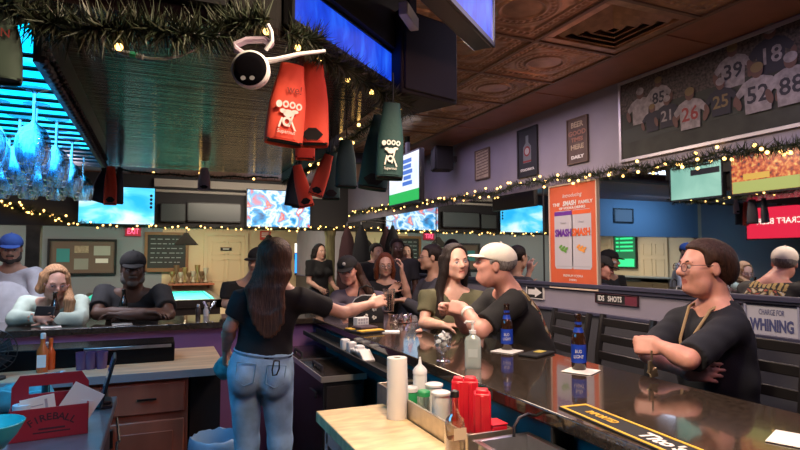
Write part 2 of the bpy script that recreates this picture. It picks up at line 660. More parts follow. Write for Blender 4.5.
def tv(label, mat, w, h, screen, group='television screens', th=.05, name='television'):
    t = thing(name, label, 'tv', mat=mat, group=group)
    MB().bx(-w / 2, w / 2, -h / 2, h / 2, -th, -.004).build('housing', m_bezel, t, bevel=.006)
    MB().bx(-w / 2 + .014, w / 2 - .014, -h / 2 + .018, h / 2 - .014, -.005, .0005).build('screen', screen, t, smooth=0)
    b = MB()
    b.bx(-w / 2, w / 2, h / 2 - .014, h / 2, -.006, .005).bx(-w / 2, w / 2, -h / 2, -h / 2 + .018, -.006, .005)
    b.bx(-w / 2, -w / 2 + .014, -h / 2, h / 2, -.006, .005).bx(w / 2 - .014, w / 2, -h / 2, h / 2, -.006, .005)
    b.build('bezel', m_bezel, t)
    return t


s_sky = screenmat('screen_sky', [(0.36, (0.02, 0.42, 0.85)), (0.5, (0.10, 0.62, 0.95)), (0.66, (0.75, 0.95, 1.0))], 1.4, 1.25, stretch=(1, 2, 1))
s_foot = screenmat('screen_match', [(0.30, (0.01, 0.05, 0.15)), (0.42, (0.02, 0.35, 0.75)), (0.50, (0.75, 0.9, 1.0)), (0.57, (0.10, 0.4, 0.75)), (0.64, (0.75, 0.10, 0.06)), (0.72, (0.9, 0.9, 0.95))], 4.5, 1.2, 3, dist=.5)
s_blue = screenmat('screen_blue', [(0.25, (0.004, 0.03, 0.42)), (0.5, (0.008, 0.055, 0.66)), (0.75, (0.02, 0.14, 0.9))], 5.0, 1.0, stretch=(4, 1.5, 1))
s_off = M('screen_off', (0.10, 0.125, 0.125), 0.25)
s_orange = screenmat('screen_orange', [(0.30, (0.04, 0.02, 0.02)), (0.45, (0.55, 0.07, 0.02)), (0.55, (0.8, 0.2, 0.05)), (0.7, (0.9, 0.6, 0.15))], 22.0, 1.0, 2, dist=.2)
s_pale = screenmat('screen_field', [(0.35, (0.25, 0.55, 0.42)), (0.6, (0.42, 0.75, 0.58))], 2.0, .9)
s_white = screenmat('screen_white', [(0.3, (0.62, 0.72, 0.85)), (0.7, (0.85, 0.88, 0.95))], 3.0, 1.1)
m_grn = E('screen_green', (0.02, 0.5, 0.1), .9)
m_sblue = E('screen_ink', (0.08, 0.22, 0.75), .8)
m_sdark = M('screen_ink_dark', (0.01, 0.01, 0.012), .4)


def onY(px0, py0, px1, py1, Y):
    a, b = P(px0, py1, Y=Y), P(px1, py0, Y=Y)
    zc = (P((px0 + px1) / 2, py0, Y=Y).z + P((px0 + px1) / 2, py1, Y=Y).z) / 2
    hh = P((px0 + px1) / 2, py0, Y=Y).z - P((px0 + px1) / 2, py1, Y=Y).z
    return Vector(((a.x + b.x) / 2, Y, zc)), b.x - a.x, hh


c, w, h = onY(77, 186, 156, 225, HY - .1)
t = tv('wide screen showing blue sky with clouds, under the hanging glasses', frame(c, (1, 0, 0), UP), w, h, s_sky)
lk = MB()
for k in range(4):
    lk.disc((w * .44, h * (.28 - k * .10), .002), .02, .022)
lk.build('channel_marks', m_sdark, t)
c, w, h = onY(246, 190, 311, 228, HY - .1)
tv('screen showing a football match, behind the small red koozies', frame(c, (1, 0, 0), UP), w, h, s_foot)
for (x0, x1, lab) in ((160, 186, 'switched-off narrow grey screen right of the sky screen'), (187, 241, 'switched-off wide grey screen left of the match screen')):
    c, w, h = onY(x0, 203, x1, 222, HY - .1)
    tv(lab, frame(c, (1, 0, 0), UP), w, h, s_off, group='switched-off screens')
# screens on the canopy: front and angled corner
fx1 = P(233, 7, Y=cy0 - .03).x
tv('blue screen on the front of the canopy above the garland', frame((fx1 - .48, cy0 - .035, 2.245 + .25), (1, 0, 0), UP), .96, .50, s_blue, group='blue screens round the canopy')
mid = (a + b) / 2 + nn * .036
tv('blue strip screen on the angled corner of the canopy', frame((mid.x, mid.y, 2.31), dn, UP), (b - a).length - .04, .15, s_blue, group='blue screens round the canopy', th=.03)
# screen hung at an angle right of the speaker
br = P(494, 49, Z=2.36)
dt = Vector((math.sin(R(50.7)), math.cos(R(50.7)), 0))
wv = .78
ct = br - dt * wv / 2
tvh = tv('blue screen hung at an angle under the tin ceiling', frame((ct.x, ct.y, 2.36 + .22), dt, UP), wv, .43, s_blue, group='blue screens round the canopy', th=.085)
MB().bx(-.05, .05, -.05, .235, -.12, -.08).build('mount', m_black, tvh)
# two screens on the canopy's right face (seen in the wall mirrors)
t = tv('screen of a pale field on the canopy side, reflected right of the poster', frame((cx1 + .055, 4.08, 2.33), (0, 1, 0), UP), .62, .38, s_pale, th=.05)
lk = MB().bx(-.28, .05, .06, .12, .001, .003).bx(-.2, .28, .15, .17, .001, .003)
lk.build('score_bar', m_sdark, t)
t = tv('screen of orange players on the canopy side, reflected above the mirror garland', frame((cx1 + .055, 3.36, 2.335), (0, 1, 0), UP), .66, .40, s_orange, th=.05)
MB().bx(-.31, .31, -.18, -.07, .001, .003).build('field_band', E('field_yellow', (.45, .50, .12), .9), t, smooth=0)
MB().bx(-.05, .2, -.06, -.005, .001, .003).build('board_band', E('board_yellow', (.8, .45, .05), .9), t, smooth=0)
# white screen with green base
p0 = P(389, 185, X=2.3)
p1 = P(420, 178, X=2.3)
zb, zt = P(419, 201, X=2.3).z, P(414, 150, X=2.3).z
Lw = max(.35, p0.y - p1.y)
t = tv('bright white screen with a green base band, hung under the far ceiling', frame((2.3, (p0.y + p1.y) / 2, (zb + zt) / 2), (0, -1, 0), UP), Lw * 1.0, zt - zb, s_white)
hh = zt - zb
MB().bx(-Lw / 2 + .014, Lw / 2 - .014, -hh / 2 + .018, -hh / 2 + .13, .001, .003).build('green_band', m_grn, t, smooth=0)
lk = MB()
for k in range(5):
    ln = Lw * random.uniform(.22, .36)
    lk.bx(Lw * .12 - ln / 2, Lw * .12 + ln / 2, hh * (.34 - k * .11) - .02, hh * (.34 - k * .11) + .02, .001, .003)
lk.build('screen_text', m_sblue, t, smooth=0)
MB().bx(-.03, .03, hh / 2, ZC - (zb + zt) / 2, -.06, -.03).build('mount', m_black, t)

# speakers
def speaker(label, loc, rz, w, d, h, tilt=0):
    t = thing('loudspeaker', label, 'speaker', loc, rz)
    MB().prism([(-w / 2, d / 2), (w / 2, d / 2), (w * .38, -d / 2), (-w * .38, -d / 2)][::-1], -h / 2, h / 2).build('cabinet', m_blackm, t, bevel=.008)
    MB().bx(-w * .46, w * .46, d / 2 + .001, d / 2 + .012, -h * .46, h * .46).build('grille', m_blackm, t, bevel=.004)
    MB().bx(-.04, .04, -d / 2 - .05, -d / 2 + .02, -.03, .03).build('bracket', m_black, t)
    return t


sp = P(410, 66, d=2.4)
st = speaker('large black loudspeaker hung beside the dark green koozies', sp, R(196), .31, .26, .34)
MB().bx(-.02, .02, -.02, .02, .16, ZC - sp.z + .0).build('hanger', m_black, st)
sp = P(441, 159, X=2.82)
speaker('small black loudspeaker bracketed high on the violet wall', (2.84, sp.y, sp.z), R(75), .24, .2, .26)
ba = P(409, 8, d=2.15)
bk = MB().box((0, 0, 0), (.035, .16, .05))
o = bk.build('ceiling_bracket', m_beamw, bevel=.003)
o.location = (ba.x, ba.y, ZC - .33)
o.rotation_euler = (0, 0, R(-40))
tag(o, 'pale metal bracket plate on top of the large loudspeaker', 'bracket')
# ================================================================== posters and signs on the right-hand wall
def onX(px0, py0, px1, py1, X):
    """panel on a plane X from its left/right photo columns and the top/bottom rows at its middle"""
    a, b = P(px0, 200, X=X), P(px1, 200, X=X)
    pm_ = (px0 + px1) / 2
    zt, zb = P(pm_, py0, X=X).z, P(pm_, py1, X=X).z
    return Vector((X, (a.y + b.y) / 2, (zt + zb) / 2)), abs(a.y - b.y), zt - zb


def panel(name, label, cat, c, w, h, face, frm=None, th=.012, fw=.015, group=None):
    t = thing(name, label, cat, mat=frame(c, WALLX, UP), group=group)
    MB().bx(-w / 2, w / 2, -h / 2, h / 2, -th, 0).build('print', face, t, smooth=0)
    if frm:
        f = MB()
        f.bx(-w / 2 - fw, -w / 2, -h / 2 - fw, h / 2 + fw, -th, .008).bx(w / 2, w / 2 + fw, -h / 2 - fw, h / 2 + fw, -th, .008)
        f.bx(-w / 2, w / 2, h / 2, h / 2 + fw, -th, .008).bx(-w / 2, w / 2, -h / 2 - fw, -h / 2, -th, .008)
        f.build('frame', frm, t, bevel=.002)
    return t


m_ink = M('ink_black', (0.012, 0.012, 0.014), .6)
m_inkw = M('ink_white', (0.72, 0.70, 0.68), .7)
m_tan = M('print_tan', (0.40, 0.31, 0.22), .7, noise=.3, nscale=20)
m_red = M('print_red', (0.22, 0.03, 0.03), .7)
m_navy = M('print_navy', (0.06, 0.07, 0.18), .7)
XW = XR - .014

# -- big team picture
c, w, h = onX(621, 82, 800, 160, XW)
yl = P(621, 100, X=XW).y
yr = 1.02
zt, zb = 2.765, 2.235
w, h = yl - yr, zt - zb
c = Vector((XW, (yl + yr) / 2, (zt + zb) / 2))
m_turf = M('print_turf', (0.030, 0.032, 0.026), .75, noise=.4, nscale=6)
pic = panel('team_picture', 'wide framed picture of football players in numbered jerseys', 'picture', c, w, h, m_turf, M('silver_frame', (0.42, 0.40, 0.46), .35, metal=.6), th=.012, fw=.022)
m_jw = M('print_jersey_white', (0.23, 0.20, 0.205), .75, noise=.35, nscale=30)
m_jd = M('print_jersey_dark', (0.022, 0.02, 0.03), .75)
m_skin_p = M('print_skin', (0.11, 0.055, 0.045), .75)
m_hair_p = M('print_crowd', (0.06, 0.045, 0.04), .75, noise=.8, nscale=60)
m_gold_p = M('print_gold', (0.16, 0.11, 0.05), .75)
cr = MB()
cr.bx(-w / 2, w / 2, h * .10, h / 2, .0004, .0012)
cr.build('crowd_print', m_hair_p, pic, smooth=0)
bn = MB().add([(-w / 2, -h * .30, .0015), (w / 2, -h * .22, .0015), (w / 2, -h * .02, .0015), (-w / 2, -h * .12, .0015)], [(0, 1, 2, 3)])
bn.build('bench_print', M('print_bench', (0.03, 0.035, 0.03), .7), pic, smooth=0)
def at_pic(px, py):
    q = P(px, py, X=XW)
    return (c.y - q.y, q.z - c.z)
PL = [(733, 70, 32, 'w', '39', 'd'), (771, 54, 36, 'd', '18', 'w'), (659, 97, 24, 'w', '85', 'd'), (641, 110, 26, 'w', '', 'd'), (653, 121, 20, 'd', '', 'w'), (668, 115, 23, 'd', '21', 'w'), (691, 113, 30, 'w', '26', 'r'), (722, 101, 27, 'd', '25', 'g'),
      (759, 93, 36, 'w', '52', 'd'), (793, 84, 38, 'w', '88', 'd')]
for i, (px, py, s, kd, num, nc) in enumerate(PL):
    u, v = at_pic(px, py)
    z = .002 + i * .0012
    jm = {'w': m_jw, 'd': m_jd}[kd]
    g = MB()
    s = s * (P(px, py, X=XW) - CAM).dot(C_F) / FPX / 2.05
    g.add([(u + a * s, v + b_ * s, z) for a, b_ in ((-.75, -1.1), (.75, -1.1), (.8, .1), (1.15, -.15), (1.3, .25), (.85, .75), (.35, .95), (-.35, .95), (-.85, .75), (-1.3, .25), (-1.15, -.15), (-.8, .1))], [tuple(range(12))], 0)
    g.disc((u, v + 1.3 * s, z + .0004), .36 * s, .45 * s, 1)
    g.disc((u, v + 1.48 * s, z + .0006), .38 * s, .30 * s, 2)
    g.disc((u - 1.2 * s, v - .35 * s, z + .0003), .2 * s, .45 * s, 1, rot=.3)
    g.disc((u + 1.2 * s, v - .35 * s, z + .0003), .2 * s, .45 * s, 1, rot=-.3)
    g.build('player_print', [jm, m_skin_p, m_jw if i % 2 else m_gold_p], pic, smooth=0)
    if num:
        text(num, s * 1.35, {'d': m_jd, 'w': m_jw, 'r': m_red, 'g': m_gold_p}[nc], pic, (u, v - .1 * s, z + .001), ext=0, bold=.002)

# -- small posters higher on the wall
c, w, h = onX(476, 150, 489, 178, XW)
p = panel('small_poster', 'small tan patterned poster on the violet wall, nearest the wall loudspeaker', 'poster', c, w, h, m_tan, M('dim_frame', (.12, .08, .06), .6), fw=.012)
g = MB()
for k in range(9):
    v = -h * .42 + k * h * .105
    g.add([(-w * .44, v, .001), (w * .44, v + h * .05, .001), (w * .44, v + h * .085, .001), (-w * .44, v + h * .03, .001)], [(0, 1, 2, 3)])
g.build('stripe_print', M('print_brown', (.13, .08, .06), .7), p, smooth=0)
c, w, h = onX(519, 129, 537, 175, XW)
p = panel('bottle_poster', 'black poster showing a clear liquor bottle, high on the violet wall', 'poster', c, w, h, m_ink, m_ink)
g = MB()
bw, bh = w * .22, h * .27
g.add([(x * bw, y * bh + h * .04, .001) for x, y in ((-1, -1), (1, -1), (1, .3), (.35, .62), (.35, 1.2), (-.35, 1.2), (-.35, .62), (-1, .3))], [tuple(range(8))], 0)
g.disc((0, h * .02, .002), bw * .8, bh * .42, 1)
g.disc((0, h * .02, .003), bw * .55, bh * .28, 2)
g.bx(-bw, bw, -h * .22, -h * .18, .001, .002, 1)
g.build('bottle_print', [M('print_bottle', (.14, .16, .17), .6), m_red, M('print_bottle_light', (.35, .33, .32), .6)], p, smooth=0)
text('STOLICHNAYA', h * .075, m_inkw, p, (0, -h * .38, .002), sx=w * .8 / (h * .075 * 7.2), bold=.001)
c, w, h = onX(569, 118, 588, 162, XW)
p = panel('lettered_poster', 'narrow brown poster covered in old-fashioned block lettering', 'poster', c, w, h, M('print_dark_brown', (.10, .065, .055), .7, noise=.3), M('dim_frame', (.12, .08, .06), .6), fw=.01)
for k, (s_, v, mm, sc) in enumerate((('BEER', .36, m_tan, .17), ('GOOD', .17, M('print_rust', (.30, .14, .10), .7), .15), ('TIMES', .02, M('print_rust'), .13), ('HERE', -.15, m_tan, .15), ('DAILY', -.38, m_inkw, .10))):
    text(s_, h * sc, mm, p, (0, h * v, .002), sx=w * .85 / (h * sc * (.72 * len(s_))), bold=.002)

# -- tall orange drinks poster standing over the mirror
XP = XR - .02
c, w, h = onX(550, 184, 596, 288, XP)
c.x = XP
m_or = M('poster_orange', (0.60, 0.115, 0.045), .55, noise=.10, nscale=4)
p = panel('drinks_poster', 'tall orange poster of two white drink cans, over the wall mirrors', 'poster', c, w, h, m_or, M('poster_edge', (.62, .50, .40), .4), th=.02, fw=.012)
text('Introducing', h * .055, m_inkw, p, (0, h * .395, .002), sx=w * .5 / (h * .055 * 5.6), shear=.2)
text('THE', h * .045, m_inkw, p, (-w * .35, h * .315, .002), sx=w * .17 / (h * .045 * 1.9), bold=.001)
text('FAMILY', h * .045, m_inkw, p, (w * .29, h * .315, .002), sx=w * .32 / (h * .045 * 3.6), bold=.001)
text('SMASH', h * .065, m_inkw, p, (-w * .05, h * .317, .004), sx=w * .33 / (h * .065 * 3.5), bold=.002, shear=.15)
text('OF VODKA DRINKS', h * .034, m_inkw, p, (0, h * .272, .002), sx=w * .66 / (h * .036 * 9.6), bold=.001)
m_can = M('print_can', (.48, .47, .52), .5)
m_pur = M('print_purple', (.14, .03, .30), .5)
m_org2 = M('print_orange_deep', (.70, .12, .03), .5)
for sx, top, leaf in ((-1, m_pur, M('print_green', (.12, .30, .05), .6)), (1, m_org2, M('print_amber', (.75, .30, .06), .6))):
    g = MB()
    u = sx * w * .195
    cw, ch_ = w * .205, h * .285
    g.add([(u + x * cw, y * ch_ - h * .035, .001) for x, y in ((-.85, -1), (.85, -1), (1, -.9), (1, .9), (.85, 1), (-.85, 1), (-1, .9), (-1, -.9))], [tuple(range(8))], 0)
    g.bx(u - cw * .98, u + cw * .98, h * .205, h * .245, .0012, .0022, 1)
    g.bx(u - cw * .8, u + cw * .8, -h * .30, -h * .29, .0015, .002, 3)
    for q in range(5):
        g.disc((u + (q - 2) * cw * .16, -h * .125 + (-h * .014 if q % 2 else h * .012) - (q - 2) * h * .006, .003 + q * .0005), cw * .22, h * .013, 2, rot=.5 - .9 * (q % 2))
    g.build('can_print', [m_can, top, leaf, M('print_grey', (.4, .4, .45), .5)], p, smooth=0)
    text('SMASH', h * .095, m_pur if sx < 0 else m_org2, p, (u, h * .03, .004), sx=w * .42 / (h * .095 * 3.5), bold=.004)
    text('VODKA', h * .028, M('print_grey'), p, (u, h * .13, .004), sx=.8)
text('PREMIUM VODKA', h * .034, m_inkw, p, (0, -h * .385, .002), sx=w * .5 / (h * .034 * 9.2))
text('DRINKS', h * .03, m_inkw, p, (0, -h * .425, .002), sx=1.0)

# -- signs in the violet band below the mirrors
c, w, h = onX(526, 286, 542, 298, XW)
p = panel('arrow_sign', 'small black sign with a white arrow pointing right, under the mirror', 'sign', c, w * 1.0, h, m_ink, m_inkw, fw=.006)
g = MB().add([(-w * .42, -h * .22, .002), (0, -h * .22, .002), (0, -h * .42, .002), (w * .42, 0, .002), (0, h * .42, .002), (0, h * .22, .002), (-w * .42, h * .22, .002)], [tuple(range(7))])
g.build('arrow', m_inkw, p, smooth=0)
c, w, h = onX(594, 295, 635, 304, XW)
p = panel('shots_sign', 'narrow black and dark red bumper sign reading shots', 'sign', c, w, h, m_ink, M('sign_maroon', (.07, .02, .03), .6), fw=.004)
g = MB().bx(w * .22, w * .5, -h / 2, h / 2, .001, .002)
g.build('red_panel', M('sign_maroon2', (.14, .02, .04), .6), p, smooth=0)
text('IDS', h * .85, m_inkw, p, (-w * .36, 0, .003), sx=w * .22 / (h * 1.6), bold=.001)
text('SHOTS', h * .85, m_inkw, p, (-w * .02, 0, .003), sx=w * .38 / (h * 2.9), bold=.001)
ya, yb = P(747, 322, X=XW).y, P(800, 322, X=XW).y
w = (ya - yb) * .97
zt, zb = P(775, 306, X=XW).z, P(775, 337, X=XW).z
h = zt - zb
c = Vector((XW, ya - w / 2, (zt + zb) / 2))
p = panel('whining_sign', 'white metal plate sign reading charge for whining', 'sign', c, w, h, M('sign_plate', (.46, .46, .52), .5), M('sign_edge', (.30, .31, .40), .5), fw=.012)
text('CHARGE FOR', h * .26, m_navy, p, (0, h * .27, .002), sx=w * .60 / (h * .26 * 7.3), shear=.15)
text('WHINING', h * .52, m_navy, p, (0, -h * .16, .002), sx=w * .88 / (h * .52 * 4.75), bold=.0035)

# ================================================================== garlands with fairy lights
m_need = M('garland_green', (0.022, 0.036, 0.014), .6)
m_need2 = M('garland_tip', (0.055, 0.062, 0.035), .5)
m_bulb = E('fairy_bulb', (1.0, 0.56, 0.15), 5.5)
m_wire = M('dark_wire', (0.01, 0.02, 0.01), .6)
_bm = MB().ball((0, 0, 0), 1.0, 8)
BULB = _bm.build('bulb', m_bulb)
BULB_ME = BULB.data
bpy.data.objects.remove(BULB)


def resample(pts, step):
    pts = [Vector(p) for p in pts]
    out = []
    for i in range(len(pts) - 1):
        L = (pts[i + 1] - pts[i]).length
        n = max(1, int(L / step))
        out += [pts[i].lerp(pts[i + 1], k / n) for k in range(n)]
    out.append(pts[-1])
    return out


def garland(label, pts, rad, dens, bulb_step, br=.011, group='lit green garlands', seed=1, wob=.3, nlen=1.0, cat='garland', off=1.0):
    rnd = random.Random(seed)
    path = resample(pts, .05)
    path = [p + Vector((rnd.uniform(-1, 1), rnd.uniform(-1, 1), rnd.uniform(-1, 1))) * rad * wob for p in path]
    o = MB()
    for i in range(len(path) - 1):
        t = (path[i + 1] - path[i])
        L = t.length
        t.normalize()
        for k in range(max(1, int(dens * L))):
            p = path[i].lerp(path[i + 1], rnd.random())
            d = Vector((rnd.gauss(0, 1), rnd.gauss(0, 1), rnd.gauss(0, 1)))
            d = (d - t * d.dot(t)).normalized() + t * rnd.uniform(-.5, .5)
            ln = rad * rnd.uniform(.65, 1.15) * nlen
            s_ = d.cross(Vector((rnd.uniform(-1, 1), rnd.uniform(-1, 1), rnd.uniform(-1, 1)))).normalized() * (.0022 + rad * .014)
            o.add([p - s_, p + s_, p + d * ln], [(0, 1, 2)], 0 if rnd.random() < .65 else 1)
    g = o.build('garland', [m_need, m_need2], smooth=0)
    tag(g, label, cat, group)
    MB().tube(path, .006, 5).build('stem', m_wire, g)
    bp, acc_, jit = [], bulb_step * .5, 1.0
    for i in range(len(path) - 1):
        acc_ += (path[i + 1] - path[i]).length
        if acc_ >= bulb_step * jit:
            acc_ = 0
            jit = rnd.uniform(.5, 1.5)
            bp.append(path[i].lerp(path[i + 1], rnd.random()))
    if bulb_step:
        for i, p in enumerate(bp[:100]):
            b_ = bpy.data.objects.new('bulb', BULB_ME)
            COL.objects.link(b_)
            b_.parent = g
            d = Vector((rnd.gauss(0, 1), rnd.gauss(0, 1), rnd.gauss(0, 1))).normalized() * rad * .75 * off
            b_.location = p + d
            b_.scale = (br,) * 3
    return g


# right wall, above the mirrors
gp = [P(px, py, X=XR - .06) for px, py in ((351, 214), (375, 209), (402, 206), (450, 200), (498, 192), (520, 184), (552, 180), (600, 173), (650, 166), (700, 158), (750, 150), (800, 141))]
gp.append(Vector((XR - .06, .4, gp[-1].z + .0)))
garland('long lit garland along the right wall between mirrors and violet paint', gp, .062, 700, .058, .0105, seed=3, off=.95)
# canopy edge: front, angled corner, right side
zc = 2.2
fr = [Vector((-1.5, cy0 - .05, 2.19)), Vector((-.45, cy0 - .05, 2.175)), P(75, 36, Y=cy0 - .05), P(120, 34, Y=cy0 - .05), P(170, 34, Y=cy0 - .05), P(215, 28, Y=cy0 - .05), P(245, 20, Y=cy0 - .05), P(268, 22, Y=cy0 - .05)]
garland('thick garland drooping along the front edge of the canopy', fr, .08, 2400, .24, .010, seed=5, wob=.25, group='garlands round the canopy', off=.7)
f2 = [a + nn * .05 + Vector((0, 0, 2.21)), (a + b) / 2 + nn * .05 + Vector((0, 0, 2.19)), b + nn * .05 + dn * .03 + Vector((0, 0, 2.17)), Vector((cx1 + .06, 2.3, 2.17))]
garland('garland on the angled canopy corner under the blue strip screen', f2, .068, 2400, .12, .0095, seed=8, wob=.2, group='garlands round the canopy', off=.75)
f3 = [Vector((cx1 + .02, 2.35, 2.17)), Vector((cx1 + .03, 3.2, 2.13)), Vector((cx1 + .03, 4.4, 2.13))]
garland('garland along the right side of the canopy behind the koozies', f3, .045, 700, .15, .009, seed=9, group='garlands round the canopy')
f4 = [Vector((cx1, cy1 + .03, 2.18)), Vector((.2, cy1 + .03, 2.16)), Vector((-.4, cy1 + .03, 2.18))]
garland('thin garland along the far edge of the canopy', f4, .03, 500, .38, .010, seed=10, group='garlands round the canopy')
# header below the screens
hy = HY - .14
hp = [P(px, py, Y=hy) for px, py in ((-30, 195), (5, 203), (30, 212), (75, 222), (110, 227), (200, 228), (300, 229), (360, 227), (398, 220))]
garland('long lit garland hung under the screens on the dark header beam', hp, .06, 400, .075, .014, seed=12, off=.7)
hp2 = [P(px, py, Y=hy - .05) for px, py in ((-30, 199), (0, 201), (22, 210), (50, 214), (72, 224))]
garland('bright garland cluster left of the sky screen under the glasses', hp2, .10, 700, .05, .015, seed=13, off=.9)

# ================================================================== drink sleeves hung from the canopy (neck up, open end down)
m_kred = M('neoprene_red', (0.80, 0.085, 0.045), .75, bump=.1, bscale=60)
m_kgrn = M('neoprene_green', (0.012, 0.055, 0.055), .75, bump=.1, bscale=60)
m_kblk = M('neoprene_black', (0.018, 0.02, 0.03), .75, bump=.1, bscale=60)
m_klil = M('neoprene_lilac', (0.62, 0.52, 0.66), .75)
m_kin = M('sleeve_inside', (0.006, 0.006, 0.007), .9)
m_kprint = M('sleeve_print', (0.82, 0.80, 0.76), .7)
m_kdk = M('sleeve_ink_dark', (0.22, 0.02, 0.015), .7)


def koozie(label, px, top, bot, d, w, rz, mat, logo=False, group='bottle sleeves hung from the canopy', tilt=0.0, mark=None, hole=True):
    pt, pb = P(px, top, d=d), P(px, bot, d=d)
    H = pt.z - pb.z
    rm = Matrix.Translation(pb) @ Matrix.Rotation(rz, 4, 'Z') @ Matrix.Rotation(tilt, 4, 'Y')
    t = thing('bottle_sleeve', label, 'koozie', mat=rm, group=group)
    prof = [(0, .96), (.04, 1.0), (.12, 1.0), (.35, .98), (.52, .95), (.70, .84), (.85, .70), (1.0, .62)]
    n = 20
    m_ = MB()
    vs, fs = [], []
    for (hh_, s_) in prof:
        for k in range(n):
            an = 2 * math.pi * k / n
            x, y = math.cos(an), math.sin(an)
            x = math.copysign(abs(x) ** .8, x)
            flat = .42 if hh_ > .5 else .50
            zz = hh_ * H
            if hh_ == 0 and y < 0:
                zz += -y * .10 * H * .6
            vs.append((x * s_ * w / 2, y * s_ * w / 2 * flat, zz))
    for i in range(len(prof) - 1):
        for k in range(n):
            k2 = (k + 1) % n
            fs.append((i * n + k, i * n + k2, (i + 1) * n + k2, (i + 1) * n + k))
    fs.append(tuple(range((len(prof) - 1) * n, len(prof) * n)))
    m_.add(vs, fs)
    o = m_.build('sleeve', mat, t, smooth=60)
    so = o.modifiers.new('thick', 'SOLIDIFY')
    so.thickness = .004
    so.offset = -1
    if hole:
        q = MB()
        hv = [(x * w * .34, -w * .5 * .50 * 1.04, H * (.13 + z * .075)) for x, z in ((-1, 0), (-.35, 1), (.35, 1), (1, 0), (.45, -1), (-.45, -1))]
        q.add([(v[0], v[1] + .0, v[2]) for v in hv] + [(v[0] * .9, v[1] + .02, v[2]) for v in hv],
              [tuple(range(6))[::-1], tuple(range(6, 12))] + [(i, (i + 1) % 6, 6 + (i + 1) % 6, 6 + i) for i in range(6)])
        q.build('hand_hole', m_kin, t, smooth=0)
    MB().bx(-w * .47, w * .47, -w * .17, w * .17, .008, .012).build('lining', m_kin, t, smooth=0)
    MB().tube([(0, 0, H * .98), (.004, 0, H + .015), (0, 0, max(H + .035, min(H + .25, 2.21 - pb.z)))], .003, 6).build('hook', m_wire, t)
    fr_ = thing  # noqa
    if logo:
        lg = MB()
        yf = -w * .5 * .50 - .005
        s_ = w * .5
        def dd(x, z, rx, rz_, ring=False):
            nn_ = 14
            if ring:
                vs2 = []
                for k in range(nn_):
                    an = 2 * math.pi * k / nn_
                    vs2.append((x + math.cos(an) * rx, yf, z + math.sin(an) * rz_))
                    vs2.append((x + math.cos(an) * rx * .5, yf, z + math.sin(an) * rz_ * .5))
                lg.add(vs2, [(2 * k, 2 * ((k + 1) % nn_), 2 * ((k + 1) % nn_) + 1, 2 * k + 1) for k in range(nn_)])
            else:
                lg.add([(x + math.cos(2 * math.pi * k / nn_) * rx, yf, z + math.sin(2 * math.pi * k / nn_) * rz_) for k in range(nn_)], [tuple(range(nn_))])
        for k in range(4):
            xx = (k - 1.5) * s_ * .34
            dd(xx, H * .47 - abs(k - 1.5) * H * .008, s_ * .16, s_ * .19, k > 0)
        dd(0, H * .36, s_ * .26, s_ * .20)
        dd(-s_ * .28, H * .38, s_ * .16, s_ * .12)
        dd(s_ * .34, H * .39, s_ * .18, s_ * .10)
        dd(-s_ * .02, H * .26, s_ * .24, s_ * .26, True)
        for q0, q1 in (((-.28, .30), (-.40, .18)), ((.18, .28), (.46, .16)), ((.30, .38), (.10, .20))):
            x0, z0, x1, z1 = q0[0] * s_, q0[1] * H, q1[0] * s_, q1[1] * H
            lg.add([(x0 - s_ * .05, yf, z0), (x0 + s_ * .05, yf, z0), (x1 + s_ * .05, yf, z1), (x1 - s_ * .05, yf, z1)], [(0, 1, 2, 3)])
        lg.build('printed_figure', m_kprint, t, smooth=0)
        tx = text('Supernut', s_ * .28, m_kprint, t, sx=.9)
        tx.matrix_basis = Matrix.Translation((0, yf, H * .135)) @ Matrix.Rotation(R(90), 4, 'X') @ Matrix.Diagonal((.9, 1, 1, 1))
    if mark:
        tx = text(mark, w * .30, m_kdk, t)
        tx.matrix_basis = Matrix.Translation((0.012, -w * .21 - .004, H * .66)) @ Matrix.Rotation(R(90), 4, 'X') @ Matrix.Diagonal((.9, 1, 1, 1))
    return t


FACE = -math.atan2(0.0, 1.0)


def face_cam(px):
    r = ray(px, 225)
    return math.atan2(-r.x, r.y)


kz = koozie
kz('big red bottle sleeve with white printed figure, beside the round camera', 283, 62, 145, 1.72, .118, face_cam(283) + .15, m_kred, logo=True, mark='we!', tilt=R(6), hole=False)
kz('big plain red bottle sleeve with dark hexagonal opening', 313, 61, 147, 1.80, .100, face_cam(313) - .1, m_kred, tilt=R(0))
kz('red bottle sleeve hanging behind the two big red ones', 305, 120, 160, 2.25, .08, face_cam(305), m_kred, hole=False)
kz('dark green bottle sleeve with white printed figure, front of the dark row', 389, 102, 180, 1.98, .098, face_cam(384) + .1, m_kgrn, logo=True, hole=False, tilt=R(2))
kz('dark green bottle sleeve overlapped by the printed green one', 372, 114, 190, 2.1, .11, face_cam(365), m_kgrn, tilt=R(8))
kz('dull green bottle sleeve hanging under two fairy lights', 346, 140, 188, 2.65, .11, face_cam(346) + .5, m_kgrn, hole=False)
kz('dark green bottle sleeve just right of the small red pair', 331, 152, 200, 3.0, .095, face_cam(330), m_kgrn)
kz('small red bottle sleeve, lower left of the small pair', 307, 164, 207, 2.85, .075, face_cam(304), m_kred, tilt=R(-14))
kz('small red bottle sleeve leaning right, upper of the small pair', 315, 152, 196, 2.8, .075, face_cam(319), m_kred, tilt=R(18))
kz('black bottle sleeve left of the small red pair', 293, 168, 206, 3.5, .11, face_cam(293), m_kblk, hole=False, tilt=R(6))
kz('black bottle sleeve half hidden behind the small red pair', 298, 172, 208, 3.6, .10, face_cam(298) + .8, m_kblk, hole=False)
kz('red bottle sleeve between two black ones in front of the sky screen', 110, 166, 205, 3.95, .085, face_cam(110), m_kred)
kz('black bottle sleeve slanting left of the far red one', 97, 166, 202, 4.0, .12, face_cam(97) - .3, m_kblk, hole=False, tilt=R(16))
